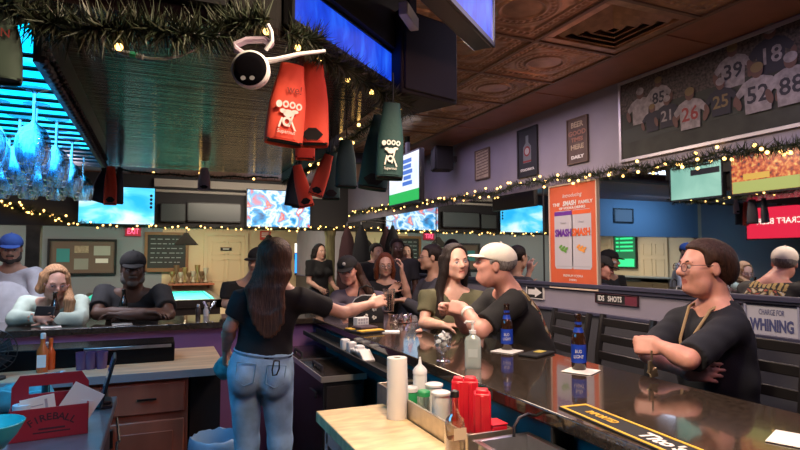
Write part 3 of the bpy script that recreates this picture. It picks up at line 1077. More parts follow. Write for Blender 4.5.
kz('black bottle sleeve right of the far red one', 119, 167, 204, 4.02, .07, face_cam(119) + .8, m_kblk, hole=False)
kz('pale lilac bottle sleeve alone at the far canopy edge', 204, 168, 190, 3.9, .085, face_cam(204), m_klil)
kz('green sleeve with red script hanging at the top left corner', -3, 10, 82, 1.32, .10, face_cam(5), M('neoprene_olive', (.03, .06, .04), .75), hole=False, mark='N')

# ================================================================== security camera and its cables
cc = P(250, 69, d=1.50)
t = thing('security_camera', 'round white security camera with black glass face, under the canopy', 'camera', mat=frame(cc, C_R, C_U))
MB().lathe([(0.0, -.055), (.035, -.052), (.048, -.03), (.052, -.008), (.051, .000), (.0455, .003)], n=32).build('shell', m_white, t, smooth=50)
MB().lathe([(.0, .006), (.03, .0055), (.042, .004), (.0455, .001)], n=32).build('glass_face', M('black_glass', (.006, .006, .008), .08), t, smooth=50)
m_ = MB().disc((-.016, -.026, .0088), .007, .006).disc((.008, -.026, .0088), .007, .006)
m_.build('sensor', M('sensor_grey', (.35, .38, .40), .3), t, smooth=0)
MB().tube([(-.02, .045, -.03), (-.045, .06, -.03), (-.05, .075, -.035), (-.02, .09, -.04), (.03, .092, -.04), (.05, .075, -.04)], .010, 8).build('mount_ring', M('mount_lilac', (.55, .45, .55), .5), t)
MB().tube([(.035, .06, -.03), (.052, .085, -.03), (.05, .11, -.03), (.04, .13, -.03)], .006, 8).build('mount_arm', m_white, t)
m_cable = M('cable_white', (.85, .85, .87), .5)
q = [P(px, py, d=dd_) for px, py, dd_ in ((262, 61, 1.53), (275, 60, 1.53), (300, 54, 1.55), (325, 51, 1.58))]
tag(MB().tube(q, [.009, .008, .006, .005], 8).build('camera_cable', m_cable), 'white cable running right from the security camera', 'cable')
q = [P(px, py, d=1.54) for px, py in ((112, 49), (120, 51), (133, 55), (148, 58), (165, 59), (180, 56), (196, 49), (212, 40), (220, 34))]
cb = tag(MB().tube(q, [.003] + [.0035] * 8, 8).build('plug_cable', m_cable), 'white cable with a grey connector drooping under the canopy garland', 'cable')
q = [P(px, py, d=1.535) for px, py in ((118, 51), (133, 55), (143, 57))]
MB().tube(q, .008, 8).build('connector', M('connector_grey', (.40, .40, .42), .4), cb)
q = [P(px, py, d=1.535) for px, py in ((131, 54.5), (137, 56))]
MB().tube(q, .0095, 8).build('green_band', M('connector_green', (.05, .45, .25), .4), cb)

# ================================================================== wine glass rack with blue light strip panel
m_rackled = screenmat('rack_light', [(0.3, (0.0, 0.30, 0.75)), (0.55, (0.0, 0.52, 0.95)), (0.75, (0.10, 0.75, 1.0))], 2.5, 2.6)
rk = thing('glass_rack', 'overhead rack of dark rods backed by a bright blue light panel', 'rack', (-.86, 2.45, 2.06))
MB().bx(-.60, .56, -.82, .98, .065, .075).build('light_panel', m_rackled, rk, smooth=0)
m_rod = M('rack_rod', (.03, .03, .04), .3, metal=.8)
for k in range(16):
    y = -.80 + k * .115
    MB().tube([(-.60, y, 0), (.56, y, 0)], .0065, 6).build('rod', m_rod, rk)
rail = MB().bx(.556, .574, -.82, 1.0, -.02, .14).bx(-.6, .574, .98, 1.0, -.02, .14)
for k in range(44):
    y = -.81 + k * .041
    rail.ball((.577, y, -.012), .013, 6)
    rail.ball((.580, y + .02, .025), .009, 6)
rail.build('beaded_rail', M('rail_dark', (.05, .05, .06), .35, metal=.7), rk)
MB().bx(-.6, .56, -.82, 1.0, .075, .14).build('top_board', m_cside, rk)


def bentglass(name):
    m = bpy.data.materials.new(name)
    m.use_nodes = True
    nt = m.node_tree
    nt.nodes.clear()
    out = nt.nodes.new('ShaderNodeOutputMaterial')
    mix = nt.nodes.new('ShaderNodeMixShader')
    t = nt.nodes.new('ShaderNodeBsdfTransparent')
    g = nt.nodes.new('ShaderNodeBsdfGlass')
    t.inputs[0].default_value = (.70, .88, 1, 1)  # blue tint carries the rack's light on otherwise clear glass
    g.inputs[0].default_value = (.75, .92, 1, 1)
    g.inputs['Roughness'].default_value = .02
    g.inputs['IOR'].default_value = 1.45
    mix.inputs[0].default_value = .62
    nt.links.new(t.outputs[0], mix.inputs[1])
    nt.links.new(g.outputs[0], mix.inputs[2])
    nt.links.new(mix.outputs[0], out.inputs[0])
    return m


m_wg = bentglass('wine_glass')
gl = thing('wine_glass', 'clear wine glass hanging upside down from the blue-lit rack', 'glass', (0, 0, 0), group='wine glasses in the rack')
MB().lathe([(.036, .205), (.034, .203), (.008, .198), (.0045, .19), (.004, .12), (.008, .112), (.030, .095), (.041, .07), (.043, .05), (.040, .02), (.034, 0)], n=20).build('bowl', m_wg, gl, smooth=70)
gpos = []
for r_ in range(7):
    for k in range(6):
        gpos.append((-.36 - k * .115 - (r_ % 2) * .03, 1.98 + r_ * .20, 2.060 - .205 * 1.12))
gl.scale = (1.12, 1.12, 1.12)
for i, q in enumerate(gpos):
    if i == 0:
        gl.location = q
    else:
        copy_tree(gl, q)
# ================================================================== the bar
m_gran = M('bar_granite', (0.038, 0.028, 0.021), 0.10, noise=.45, nscale=60, coat=.4)
m_teal = M('teal_panel', (0.05, 0.34, 0.42), .5)
m_purp = M('purple_panel', (0.24, 0.11, 0.28), .6)
m_wood = M('cabinet_wood', (0.34, 0.105, 0.058), .38, noise=.35, nscale=5, stretch=(1, 1, .25))
m_lwood = M('butcher_block', (0.80, 0.58, 0.32), .42, noise=.22, nscale=9, stretch=(1, 3, 1))
BZ = 1.07
bt = thing('bar_counter', 'long dark granite bar counter running along both sides of the work area', 'bar counter', (1.45, 2, 0))
tp = MB().prism([(1.13, -.6), (1.82, -.6), (1.82, 4.98), (-3.0, 4.98), (-3.0, 4.36), (1.13, 4.36)], BZ - .045, BZ)
tp.build('countertop', m_gran, bt, world=True, bevel=.005, seg=2)
MB().prism([(1.36, -.6), (1.44, -.6), (1.44, 4.48), (-3.0, 4.48), (-3.0, 4.41), (1.36, 4.41)], 0, BZ - .045).build('front_panel', m_purp, bt, world=True)
MB().bx(1.215, 1.235, -.6, 4.3, .4, BZ - .046).build('inner_panel', m_teal, bt, world=True)
MB().bx(1.15, 1.19, -.6, 4.3, BZ - .055, BZ - .046).build('edge_rail', M('dark_edge', (.06, .04, .03), .35), bt, world=True)
# foot rail of the bar
fr_ = MB().tube([(1.95, -.6, .2), (1.95, 4.9, .2)], .022, 10)
fr_.build('foot_rail', M('brass', (.5, .35, .15), .3, metal=1), bt, world=True)


# ------------------------------------------------ bottles
m_brown = M('brown_glass', (0.030, 0.012, 0.006), .10, coat=.6)
m_dkglass = M('dark_glass', (0.008, 0.012, 0.010), .10, coat=.6)
m_blbl = M('label_blue', (0.01, 0.05, 0.42), .4)
BOT = [(.0, 0), (.028, 0), (.0305, .006), (.0305, .120), (.029, .135), (.022, .155), (.0155, .175), (.0135, .20), (.0135, .222), (.0155, .224), (.0155, .232), (.012, .234)]


def bottle(label, loc, mat, lab=None, txt=None, neck=None, cap=None, s=1.0, group='beer bottles on the bar', yaw=0.0):
    t = thing('beer_bottle', label, 'bottle', loc, yaw, group)
    MB().lathe([(r * s, h * s) for r, h in BOT], n=24).build('glass', mat, t, smooth=60)
    if lab:
        MB().lathe([(.0311 * s, .030 * s), (.0313 * s, .032 * s), (.0313 * s, .104 * s), (.0311 * s, .106 * s)], n=24).build('body_label', lab, t)
    if neck:
        MB().lathe([(.0225 * s, .156 * s), (.0145 * s, .180 * s), (.0143 * s, .20 * s)], n=20).build('neck_label', neck, t)
    if txt:
        for i, (w_, z_) in enumerate(txt):
            tx = text(w_, .020 * s, m_inkw, t)
            tx.matrix_basis = Matrix.Translation((0, -.0325 * s, z_ * s)) @ Matrix.Rotation(R(90), 4, 'X') @ Matrix.Diagonal((.72, 1, 1, 1))
    if cap:
        MB().lathe([(.0, .238), (.014, .238), (.016, .23), (.016, .224)], n=16).build('cap', cap, t)
    return t


def napkin(label, px, py, rz, s=.115, tex=True, group='white napkins under drinks', Z=BZ):
    q = P(px, py, Z=Z + .002)
    o = MB().box((0, 0, .002), (s, s, .003)).build('napkin', m_paper, bevel=.001)
    o.location = (q.x, q.y, Z + .0005)
    o.rotation_euler = (0, 0, rz)
    return tag(o, label, 'napkin', group)


txt = [('BUD', .078), ('LIGHT', .056)]
q = P(507, 350, Z=BZ)
bottle('brown beer bottle with a blue label in front of the man in the white cap', (q.x, q.y, BZ + .004), m_brown, m_blbl, txt, m_blbl, yaw=face_cam(507))
napkin('white napkin under the bottle in front of the man in the white cap', 507, 351, .5, .125)
q = P(579, 370, Z=BZ)
bottle('brown beer bottle with a blue label beside the seated man in glasses', (q.x, q.y, BZ + .004), m_brown, m_blbl, txt, m_blbl, yaw=face_cam(579))
napkin('white napkin under the bottle beside the seated man in glasses', 581, 371, .5, .125)
napkin('empty white napkin at the near right corner of the bar', 800, 441, .4, .13)
q = P(54, 326, Z=BZ)
bottle('dark brown beer bottle in front of the blond woman', (q.x, q.y, BZ + .004), m_brown, M('label_dark', (.03, .02, .02), .5), yaw=face_cam(54))
napkin('white napkin under the bottle in front of the blond woman', 51, 327, .2, .12)
q = P(123, 321, Z=BZ)
bottle('dark beer bottle in front of the man in the black cap', (q.x, q.y, BZ + .004), m_dkglass, M('label_crest', (.12, .13, .13), .5, noise=.8, nscale=120), None, None, yaw=face_cam(123))
g = MB()
for k in range(3):
    pass
napkin('white napkin under the bottle in front of the man in the black cap', 122, 324, .1, .13)

# ------------------------------------------------ bar mat, card holder, phone
t = thing('bar_mat', 'black rubber bar mat with a yellow border lying on the near bar edge', 'bar mat', mat=frame((0, 0, BZ), (0, -1, 0), (1, 0, 0)))
q0, q1 = P(553, 408, Z=BZ), P(572, 405, Z=BZ)
mx0 = q0.x + .0
my0 = q0.y
t.matrix_basis = frame((mx0 + .038, my0 - .37, BZ + .0005), (-.08, -1, 0), (1, -.08, 0))
MB().bx(-.36, .36, -.052, .052, 0, .005).build('rubber_base', m_blackm, t, bevel=.002)
m_yel = M('mat_yellow', (.72, .42, .04), .6)
g = MB().bx(-.355, .355, .040, .049, .004, .0065).bx(-.355, .355, -.049, -.040, .004, .0065).bx(-.355, -.343, -.04, .04, .004, .0065).bx(.343, .355, -.04, .04, .004, .0065)
g.build('border', m_yel, t)
text('IMPORTED', .036, m_yel, t, (-.215, 0, .006), sx=.75, bold=.001)
text('Tito\'s BEER', .062, m_inkw, t, (.10, -.002, .006), sx=1.05, bold=.002, shear=.15)
q = P(537, 355, Z=BZ)
t = thing('bill_folder', 'black bill folder with a yellow card, beside the napkin', 'folder', (q.x, q.y, BZ + .0005), R(25))
MB().bx(-.095, .095, -.05, .05, 0, .012).build('cover', m_blackm, t, bevel=.004)
MB().box((.03, 0, .0135), (.06, .04, .002)).build('card', M('card_yellow', (.70, .55, .12), .6), t)

# ------------------------------------------------ goblet with creamers, sanitiser
m_clear = glassmat('clear_glass', (.93, .96, .95), .20)
q = P(443, 361, Z=BZ)
t = thing('footed_glass', 'footed clear glass filled with white creamer cups', 'glass', (q.x, q.y, BZ))
MB().lathe([(.032, 0), (.032, .004), (.010, .010), (.007, .018), (.007, .030), (.018, .040), (.034, .056), (.039, .085), (.042, .12), (.041, .122)], n=24).build('glass', m_clear, t, smooth=60)
rnd = random.Random(4)
for k in range(12):
    an = k * 2.4
    rr = .022 if k % 3 else .006
    c_ = MB().lathe([(.0, 0), (.009, 0), (.012, .016), (.013, .017), (0, .019)], n=10).build('creamer_cup', m_white, t)
    c_.location = (math.cos(an) * rr, math.sin(an) * rr, .060 + .0052 * k)
    c_.rotation_euler = (rnd.uniform(-.9, .9), rnd.uniform(-.9, .9), 0)
q = P(473, 368, Z=BZ)
t = thing('sanitizer_bottle', 'clear hand sanitizer bottle with a white pump on the bar', 'bottle', (q.x, q.y, BZ), face_cam(473))
sq = lambda r, z: [(math.copysign(abs(math.cos(a_)) ** .5, math.cos(a_)) * r, math.copysign(abs(math.sin(a_)) ** .5, math.sin(a_)) * r * .75, z) for a_ in [2 * math.pi * k / 24 for k in range(24)]]
bb = MB()
rings = [sq(.034, 0), sq(.036, .006), sq(.036, .118), sq(.030, .132), sq(.014, .142), sq(.013, .150)]
bb.add([v for r_ in rings for v in r_], [(i * 24 + k, i * 24 + (k + 1) % 24, (i + 1) * 24 + (k + 1) % 24, (i + 1) * 24 + k) for i in range(5) for k in range(24)] + [tuple(range(24))[::-1]])
bb.build('bottle_body', alphamat('sanitizer_clear', (.62, .74, .72), .42), t, smooth=60)
MB().bx(-.020, .020, -.0285, -.028, .05, .085).build('front_label', alphamat('label_pale', (.60, .68, .68), .6, .5), t)
MB().lathe([(.015, .148), (.015, .162), (.006, .164), (.005, .19), (.010, .192), (.010, .202), (0, .203)], n=16).tube([(0, 0, .197), (-.028, 0, .199), (-.034, 0, .192)], .005, 8).build('pump', m_white, t)

# ------------------------------------------------ bar rail shelf behind the counter with small items (near side)
SZ = .86
TZ = .90
sh = thing('supply_trough', 'stainless steel trough beside the butcher block holding bar supplies', 'trough', (1.02, 2, 0))
sy0, sy1 = 1.25, 3.2
SX0, SX1 = .935, 1.115
m_sr = M('brushed_steel', (.62, .55, .45), .32, metal=.9, noise=.1, nscale=30)
MB().bx(SX0, SX1, 1.62, 2.45, .90, .91).bx(SX0, SX0 + .01, 1.62, 2.45, .86, .972).bx(SX1 - .01, SX1, 1.62, 2.45, .90, .972).bx(SX0, SX1, 2.44, 2.45, .90, .972).bx(SX0, SX1, 1.62, 1.63, .90, .972).build('trough', m_sr, sh, world=True, bevel=.002)
for y in (1.7, 2.38):
    MB().bx(SX0 + .02, SX0 + .05, y - .015, y + .015, 0, .90).build('leg', m_steel, sh, world=True)
    MB().bx(SX1 - .05, SX1 - .02, y - .015, y + .015, 0, .90).build('leg', m_steel, sh, world=True)

# butcher-block table, near centre
tz = .90
c0 = P(316, 411, Z=tz)
tb = thing('butcher_table', 'bright butcher block work table behind the near bar', 'table', (.78, 1.6, 0))
ty1 = c0.y
tx0 = c0.x - .0
MB().bx(tx0, .93, .55, ty1, tz - .045, tz).build('block_top', m_lwood, tb, world=True, bevel=.004)
for x in (tx0 + .05, .88):
    for y in (.62, ty1 - .06):
        MB().bx(x - .022, x + .022, y - .022, y + .022, 0, tz - .045).build('leg', m_steel, tb, world=True)
MB().bx(tx0 + .05, .88, .62, ty1 - .06, .25, .28).build('lower_shelf', m_steel, tb, world=True)
MB().bx(tx0 + .028, tx0 + .044, .62, ty1 - .06, tz - .12, tz - .045).build('apron', m_steel, tb, world=True)

# paper towel roll
q = P(397, 418, Z=tz)
t = thing('paper_towel_roll', 'white paper towel roll standing on the butcher block table', 'paper towels', (q.x, q.y, tz))
HT = P(397, 358, d=(q - CAM).dot(C_F)).z - tz
ro = .040
MB().lathe([(.016, 0), (ro, 0), (ro + .001, .004), (ro + .001, HT - .004), (ro, HT), (.016, HT), (.016, 0)], n=32).build('roll', m_paper, t, smooth=50)
MB().lathe([(.015, .003), (.0155, .003), (.0155, HT - .003), (.014, HT - .003)], n=20).build('core', M('cardboard', (.4, .28, .18), .8), t)
MB().add([(ro - .002, -.01, .02), (ro + .018, .012, .02), (ro + .028, .03, .015), (ro - .002, -.01, HT - .01), (ro + .010, .012, HT - .02), (ro + .022, .03, HT * .35)], [(0, 1, 4, 3), (1, 2, 5, 4)]).build('loose_sheet', m_paper, t)


def stand(px, py, Z=SZ):
    return P(px, py, Z=Z)


def squeeze(label, loc, H, r, body, cap):
    t = thing('squeeze_bottle', label, 'bottle', loc)
    MB().lathe([(0, 0), (r, 0), (r, H * .62), (r * .95, H * .68)], n=20).build('bottle_body', body, t, smooth=50)
    MB().lathe([(r * 1.03, H * .67), (r * 1.03, H * .74), (r * .7, H * .80), (.008, H * .86), (.004, H), (0, H)], n=20).build('nozzle_cap', cap, t, smooth=50)
    return t


m_trans = M('translucent_white', (.72, .74, .72), .4)
m_green = M('cap_green', (.02, .32, .10), .45)
TB = .912
q = P(420, 400, X=1.03)
squeeze('tall white squeeze bottle with pointed nozzle, behind the paper towels', (1.03, q.y, TB), P(420, 357, X=1.03).z - TB, .030, m_trans, m_white)
q = P(424, 400, X=1.0)
t = thing('jar', 'clear jar with a green lid band in the steel trough', 'jar', (.985, q.y - .03, TB))
MB().lathe([(0, 0), (.025, 0), (.025, .07), (.022, .08), (.022, .085)], n=20).build('glass', glassmat('jar_glass', (.8, .9, .85), .3), t, smooth=50)
MB().lathe([(.0, .105), (.022, .105), (.026, .10), (.026, .083)], n=20).build('lid', m_green, t)
q = P(412, 400, X=.98)
t = thing('jar', 'green lidded tub standing against the paper towels', 'jar', (.975, q.y, TB))
MB().lathe([(0, 0), (.026, 0), (.028, .075), (.026, .08)], n=20).build('tub', m_green, t, smooth=50)
MB().lathe([(0, .098), (.027, .098), (.03, .094), (.03, .08)], n=20).build('lid', m_white, t)


def cup(label, loc, H, r0, r1, mat, group=None, lid=None):
    t = thing('plastic_tub', label, 'cup', loc, group=group)
    MB().lathe([(0, 0), (r0, 0), (r1, H), (r1 + .003, H), (r1 + .003, H + .004), (r1 - .003, H + .004), (r0 - .003, .004), (0, .004)], n=24).build('cup', mat, t, smooth=40)
    if lid:
        MB().lathe([(0, H + .012), (r1 - .004, H + .012), (r1 + .004, H + .008), (r1 + .004, H)], n=24).build('lid', lid, t)
    return t


q = P(434, 400, X=1.05)
cup('taller white plastic tub in the steel trough', (1.05, q.y, TB), P(434, 383, X=1.05).z - TB - .012, .038, .034, m_trans, 'white tubs in the trough', m_white)
q = P(441, 400, X=1.0)
cup('shorter white plastic tub beside the red pour boxes', (1.0, q.y, TB), P(441, 391, X=1.0).z - TB - .012, .036, .033, m_trans, 'white tubs in the trough', m_white)

# red pour boxes
m_redp = M('red_plastic', (.62, .012, .03), .35)


def pourbox(label, loc, H, s=.06):
    t = thing('pour_box', label, 'container', loc, face_cam(470), group='red plastic pour boxes')
    MB().prism([(-s / 2, -s / 2), (s / 2, -s / 2), (s / 2, s / 2), (-s / 2, s / 2)], 0, H * .93).build('box_body', m_redp, t, bevel=.006)
    MB().box((0, 0, H * .955), (s * .8, s * .8, H * .07), taper=.85).build('box_lid', m_redp, t, bevel=.004)
    MB().bx(-s * .1, s * .1, -s / 2 - .006, -s / 2 + .002, H * .05, H * .9).build('rib', m_redp, t, bevel=.002)
    return t


for i, (px, ytop, xx_, lab, s_) in enumerate(((458, 376, 1.02, 'red pour box with an open slanted spout, left of three', .048), (470, 376, 1.06, 'tallest red pour box, in the middle of three', .058), (482, 388, 1.02, 'shorter red pour box, right of three', .058))):
    tp_ = P(px, ytop, X=xx_)
    pourbox(lab, (xx_, tp_.y, TB), tp_.z - TB, s_)
q = P(492, 420, X=1.05)
t = thing('red_caddy_box', 'low red plastic box at the foot of the red pour boxes', 'container', (1.06, q.y, TB))
MB().bx(-.03, .03, -.035, .035, 0, .075).build('box_body', m_redp, t, bevel=.006)
MB().bx(-.031, .031, -.036, .036, .075, .08).build('rim', m_redp, t, bevel=.002)

# liquor bottle, near
q = P(455, 440, X=.87)
t = thing('liquor_bottle', 'clear liquor bottle with a black pourer and a little brown spirit', 'bottle', (.87, q.y, tz), 0)
H0 = P(455, 390, X=.87).z - tz
k_ = H0 / .29
MB().lathe([(0, 0), (.036 * k_, 0), (.042 * k_, .006), (.042 * k_, .15 * k_), (.036 * k_, .176 * k_), (.020 * k_, .195 * k_), (.0145 * k_, .215 * k_), (.0145 * k_, .27 * k_)], n=28).build('glass', glassmat('bottle_glass', (.90, .86, .80), .26), t, smooth=60)
MB().lathe([(0, .004), (.038 * k_, .004), (.038 * k_, .10 * k_), (0, .10 * k_)], n=28).build('spirit', M('brown_spirit', (.20, .09, .03), .12), t)
MB().bx(-.022, .022, -.0435 * k_, -.0425 * k_, .105 * k_, .15 * k_).build('front_label', M('label_cream', (.55, .48, .36), .6), t)
MB().lathe([(.0175 * k_, .262 * k_), (.0175 * k_, .285 * k_), (.006, .29 * k_), (0, .29 * k_)], n=18).build('pourer', m_black, t)

# steel pan, cable, under-shelf glasses
t = thing('steel_pan', 'stainless steel hotel pan in front of the red boxes', 'pan', (1.03, 1.36, .90), 0)
pn = MB()
pz = .072
pn.bx(-.095, .095, -.20, -.192, 0, pz).bx(-.095, .095, .192, .20, 0, pz).bx(-.095, -.087, -.2, .2, 0, pz).bx(.087, .095, -.2, .2, 0, pz).bx(-.095, .095, -.2, .2, 0, .006)
pn.bx(-.108, .108, -.213, -.2, pz - .004, pz).bx(-.108, .108, .2, .213, pz - .004, pz).bx(-.108, -.095, -.2, .2, pz - .004, pz).bx(.095, .108, -.2, .2, pz - .004, pz)
pn.build('pan_body', m_steel, t, bevel=.002)
t2 = thing('ice_bin', 'stainless ice bin under the steel pan behind the bar', 'ice bin', (1.025, 1.2, 0))
MB().bx(-.085, .10, -.6, .40, .3, .90).build('bin_body', m_steel, t2, bevel=.006)
for x in (-.07, .08):
    for y in (-.55, .36):
        MB().bx(x - .015, x + .015, y - .02, y + .02, 0, .3).build('leg', m_steel, t2)
qq = [P(px, py, d=dd_) for px, py, dd_ in ((514, 437, 1.75), (514, 427, 1.76), (519, 418, 1.78), (528, 414, 1.80), (540, 417, 1.82), (548, 423, 1.8))]
tag(MB().tube(qq, .005, 8).build('power_cable', m_black), 'black cable looping under the near bar edge', 'cable')
m_bluelit = M('blue_light_tint', (.05, .10, .35), .1, coat=.5)  # blue light on the tumblers put into their base colour
us = thing('under_bar_shelf', 'dark shelf under the near bar edge holding blue-lit glasses', 'shelf', (1.17, 1.0, 0))
MB().bx(1.132, 1.213, .3, 1.45, .86, .875).bx(1.132, 1.213, 1.44, 1.45, .86, 1.02).build('board', m_blackm, us, world=True)
for i, (px, py, dd_) in enumerate(((553, 441, 1.6), (579, 448, 1.5), (605, 452, 1.42))):
    q = P(px, py, d=dd_)
    o = MB().lathe([(0, 0), (.026, 0), (.031, .095), (.029, .095), (.024, .006), (0, .006)], n=20).build('tumbler', m_bluelit, smooth=50)
    o.location = (1.172, q.y, .875)
    tag(o, ['blue-lit tumbler farthest along the shelf under the bar edge', 'blue-lit tumbler in the middle of the shelf under the bar edge', 'blue-lit tumbler nearest on the shelf under the bar edge'][i], 'glass', 'tumblers under the bar')

# ------------------------------------------------ chest cooler by the bar
cz = .87
cp = P(322, 377, Z=cz)
X0, Y0 = cp.x, cp.y
ck = thing('bottle_cooler', 'dark bottle cooler with a worn steel sliding top, beside the bar', 'cooler', ((X0 + 1.1) / 2, Y0 + .5, 0))
MB().bx(X0 + .01, 1.12, Y0 + .01, Y0 + 1.15, .08, cz - .03).build('cabinet', m_black, ck, world=True, bevel=.006)
MB().bx(X0, 1.13, Y0, Y0 + 1.16, cz - .03, cz).build('steel_top', M('worn_steel', (.13, .105, .085), .25, metal=.9, noise=.6, nscale=14), ck, world=True, bevel=.003)
MB().bx(X0 - .004, 1.13, Y0 - .006, Y0, cz - .032, cz + .001).bx(X0 - .006, X0, Y0, Y0 + 1.16, cz - .032, cz + .001).build('edge_trim', M('pale_edge', (.62, .58, .5), .3, metal=.6), ck, world=True)
MB().bx(X0, 1.13, Y0 + .55, Y0 + .565, cz, cz + .006).build('track', m_steel, ck, world=True)
for y in (Y0 + .28, Y0 + .80):
    MB().tube([(X0 + .05, y - .1, cz), (X0 + .05, y - .1, cz + .02), (X0 + .05, y + .1, cz + .02), (X0 + .05, y + .1, cz)], .009, 8).build('lid_handle', m_black, ck, world=True)
MB().bx(X0 + .03, 1.10, Y0 + .004, Y0 + .012, .45, cz - .06).build('end_panel', M('dark_panel', (.035, .03, .03), .3), ck, world=True, bevel=.002)
MB().bx(X0 - .02, X0 - .004, Y0 + .08, Y0 + .22, cz - .14, cz - .10).build('side_catch', m_black, ck, world=True, bevel=.006)

# rail on the bar side with white cups and napkins
tr = thing('supply_rail', 'narrow black rail tray along the inner edge of the bar', 'tray', (1.15, 3.0, 0))
MB().bx(1.03, 1.14, 2.42, 4.30, .955, .965).bx(1.03, 1.04, 2.42, 4.30, .955, .985).bx(1.13, 1.14, 2.42, 4.30, .955, 1.0).build('tray', m_blackm, tr, world=True)
MB().bx(1.125, 1.15, 2.45, 4.28, .90, .955).build('bracket', m_blackm, tr, world=True)
for i, (px, py) in enumerate(((361, 349), (369, 352), (377, 356))):
    q = P(px, py, Z=.966)
    o = MB().box((0, 0, .035), (.055, .06, .07), taper=.92).build('cup_stack', m_white, bevel=.008)
    o.location = (1.085, q.y, .966)
    tag(o, ['white sugar holder, farthest of three on the black rail', 'white sugar holder, middle of three on the black rail', 'white sugar holder, nearest of three on the black rail'][i], 'holder', 'white holders on the rail')
q = P(390, 362, Z=.966)
o = MB()
for k in range(6):
    o.box((0, -.03 * k, .018 + .004 * (k % 2)), (.07, .10, .030), Matrix.Rotation(.25 + .05 * k, 3, 'X'))
o = o.build('lid_row', m_white, bevel=.004)
o.location = (1.085, P(376, 352, Z=.966).y - .10, .966)
tag(o, 'slanting row of white paper lids on the black rail by the towels', 'lids')
q = P(344, 333, Z=BZ)
t = thing('napkin_caddy', 'low black and yellow napkin caddy on the bar corner', 'caddy', (1.22, q.y, BZ + .001), .2)
MB().bx(-.09, .09, -.11, .11, 0, .014).build('tray', m_blackm, t, bevel=.004)
MB().bx(-.085, .085, -.105, -.045, .014, .020).bx(-.085, -.03, .03, .10, .014, .02).build('card', m_yel, t)
MB().bx(-.05, .08, -.04, .08, .014, .034).build('napkins', M('napkin_dark', (.05, .03, .04), .7), t, bevel=.004)
q = P(361, 325, Z=BZ)
t = thing('card_box', 'small white box with a printed grid, beside the black caddy', 'box', (q.x, q.y, BZ), .3)
MB().bx(-.05, .05, -.025, .025, 0, .055).build('carton', m_white, t, bevel=.003)
g = MB()
for i in range(4):
    for j in range(2):
        g.bx(-.042 + i * .022, -.026 + i * .022, -.0262, -.0255, .010 + j * .022, .026 + j * .022)
g.build('printed_grid', M('print_grey'), t, smooth=0)

# things clustered at the corner of the bar
q = P(366, 322, Z=BZ)
t = thing('handbag', 'rounded black handbag with white flower pattern standing on the bar', 'bag', (q.x, q.y, BZ), face_cam(366))
bg = MB()
nb = 20
prof = [(-.13, 0, .035), (-.13, .05, .05), (-.115, .11, .05), (-.085, .16, .042), (-.04, .19, .032), (0, .195, .03), (.04, .19, .032), (.085, .16, .042), (.115, .11, .05), (.13, .05, .05), (.13, 0, .035)]
vs = []
for x, z, th_ in prof:
    vs += [(x, -th_, z), (x, th_, z)]
for x, z, th_ in prof:
    vs += [(x * .5, -th_ * 1.25, z * .75 + .002), (x * .5, th_ * 1.25, z * .75 + .002)]
n_ = len(prof)
fs = []
for i in range(n_ - 1):
    fs.append((2 * i, 2 * i + 2, 2 * i + 3, 2 * i + 1))
    fs.append((2 * n_ + 2 * i, 2 * n_ + 2 * i + 2, 2 * i + 2, 2 * i))
    fs.append((2 * i + 1, 2 * i + 3, 2 * n_ + 2 * i + 3, 2 * n_ + 2 * i + 1))
fs.append(tuple(2 * n_ + 2 * i for i in range(n_))[::-1])
fs.append(tuple(2 * n_ + 2 * i + 1 for i in range(n_)))
fs.append((0, 1, 2 * n_ - 1, 2 * n_ - 2))
bg.add(vs, fs)
bg.build('bag_body', m_blackm, t, smooth=60)
MB().tube([(-.13, -.05, .05), (-.115, -.055, .12), (-.08, -.05, .175), (-.03, -.04, .20), (.04, -.04, .20), (.09, -.05, .17)], .004, 6).build('piping', M('piping_grey', (.4, .4, .42), .4), t)
g = MB()
rnd = random.Random(3)
for fx, fz in ((-.02, .135), (.035, .145), (-.055, .10), (.06, .10), (.0, .05), (.06, .04)):
    for k in range(5):
        an = k * 1.257 + rnd.random()
        g.ball((fx + math.cos(an) * .010, -.064, fz + math.sin(an) * .010), .0075, 6, sc=(1, .3, 1))
g.build('flower_print', M('flower_white', (.6, .58, .52), .7), t)
MB().tube([(-.06, 0, .185), (-.05, 0, .25), (0, 0, .27), (.05, 0, .25), (.06, 0, .185)], .006, 8).build('handle', m_blackm, t)
q = P(404, 322, Z=BZ)
t = thing('snack_bag', 'crumpled clear plastic snack bag on the bar corner', 'bag', (q.x, q.y, BZ), .4)
cr_ = MB()
rnd = random.Random(6)
nv = 9
vv = [[(-.1 + .2 * i / nv, -.07 + .14 * j / nv, .004 + (0 if i in (0, nv) or j in (0, nv) else rnd.uniform(.015, .065))) for j in range(nv + 1)] for i in range(nv + 1)]
cr_.add([v for r_ in vv for v in r_], [(i * (nv + 1) + j, (i + 1) * (nv + 1) + j, (i + 1) * (nv + 1) + j + 1, i * (nv + 1) + j + 1) for i in range(nv) for j in range(nv)])
cr_.build('film', glassmat('film', (.8, .8, .85), .35, .1), t, smooth=0)
MB().ball((0, 0, .02), .045, 10, sc=(1.4, 1, .4)).build('contents', M('snack_brown', (.12, .06, .05), .7, noise=.5, nscale=60), t)
q = P(384, 332, Z=BZ)
t = thing('receipt_tray', 'small tray with an orange lighter and white slip on the bar', 'tray', (q.x, q.y, BZ), -.4)
MB().bx(-.08, .1, -.045, .045, 0, .006).build('slip', m_paper, t)
MB().bx(-.085, -.01, -.02, .005, .006, .02).build('lighter', M('lighter_orange', (.75, .16, .02), .4), t, bevel=.004)
q = P(419, 333, Z=BZ)
t = thing('paper_ball', 'pinkish crumpled napkin ball near the snack bag', 'napkin', (q.x, q.y, BZ))
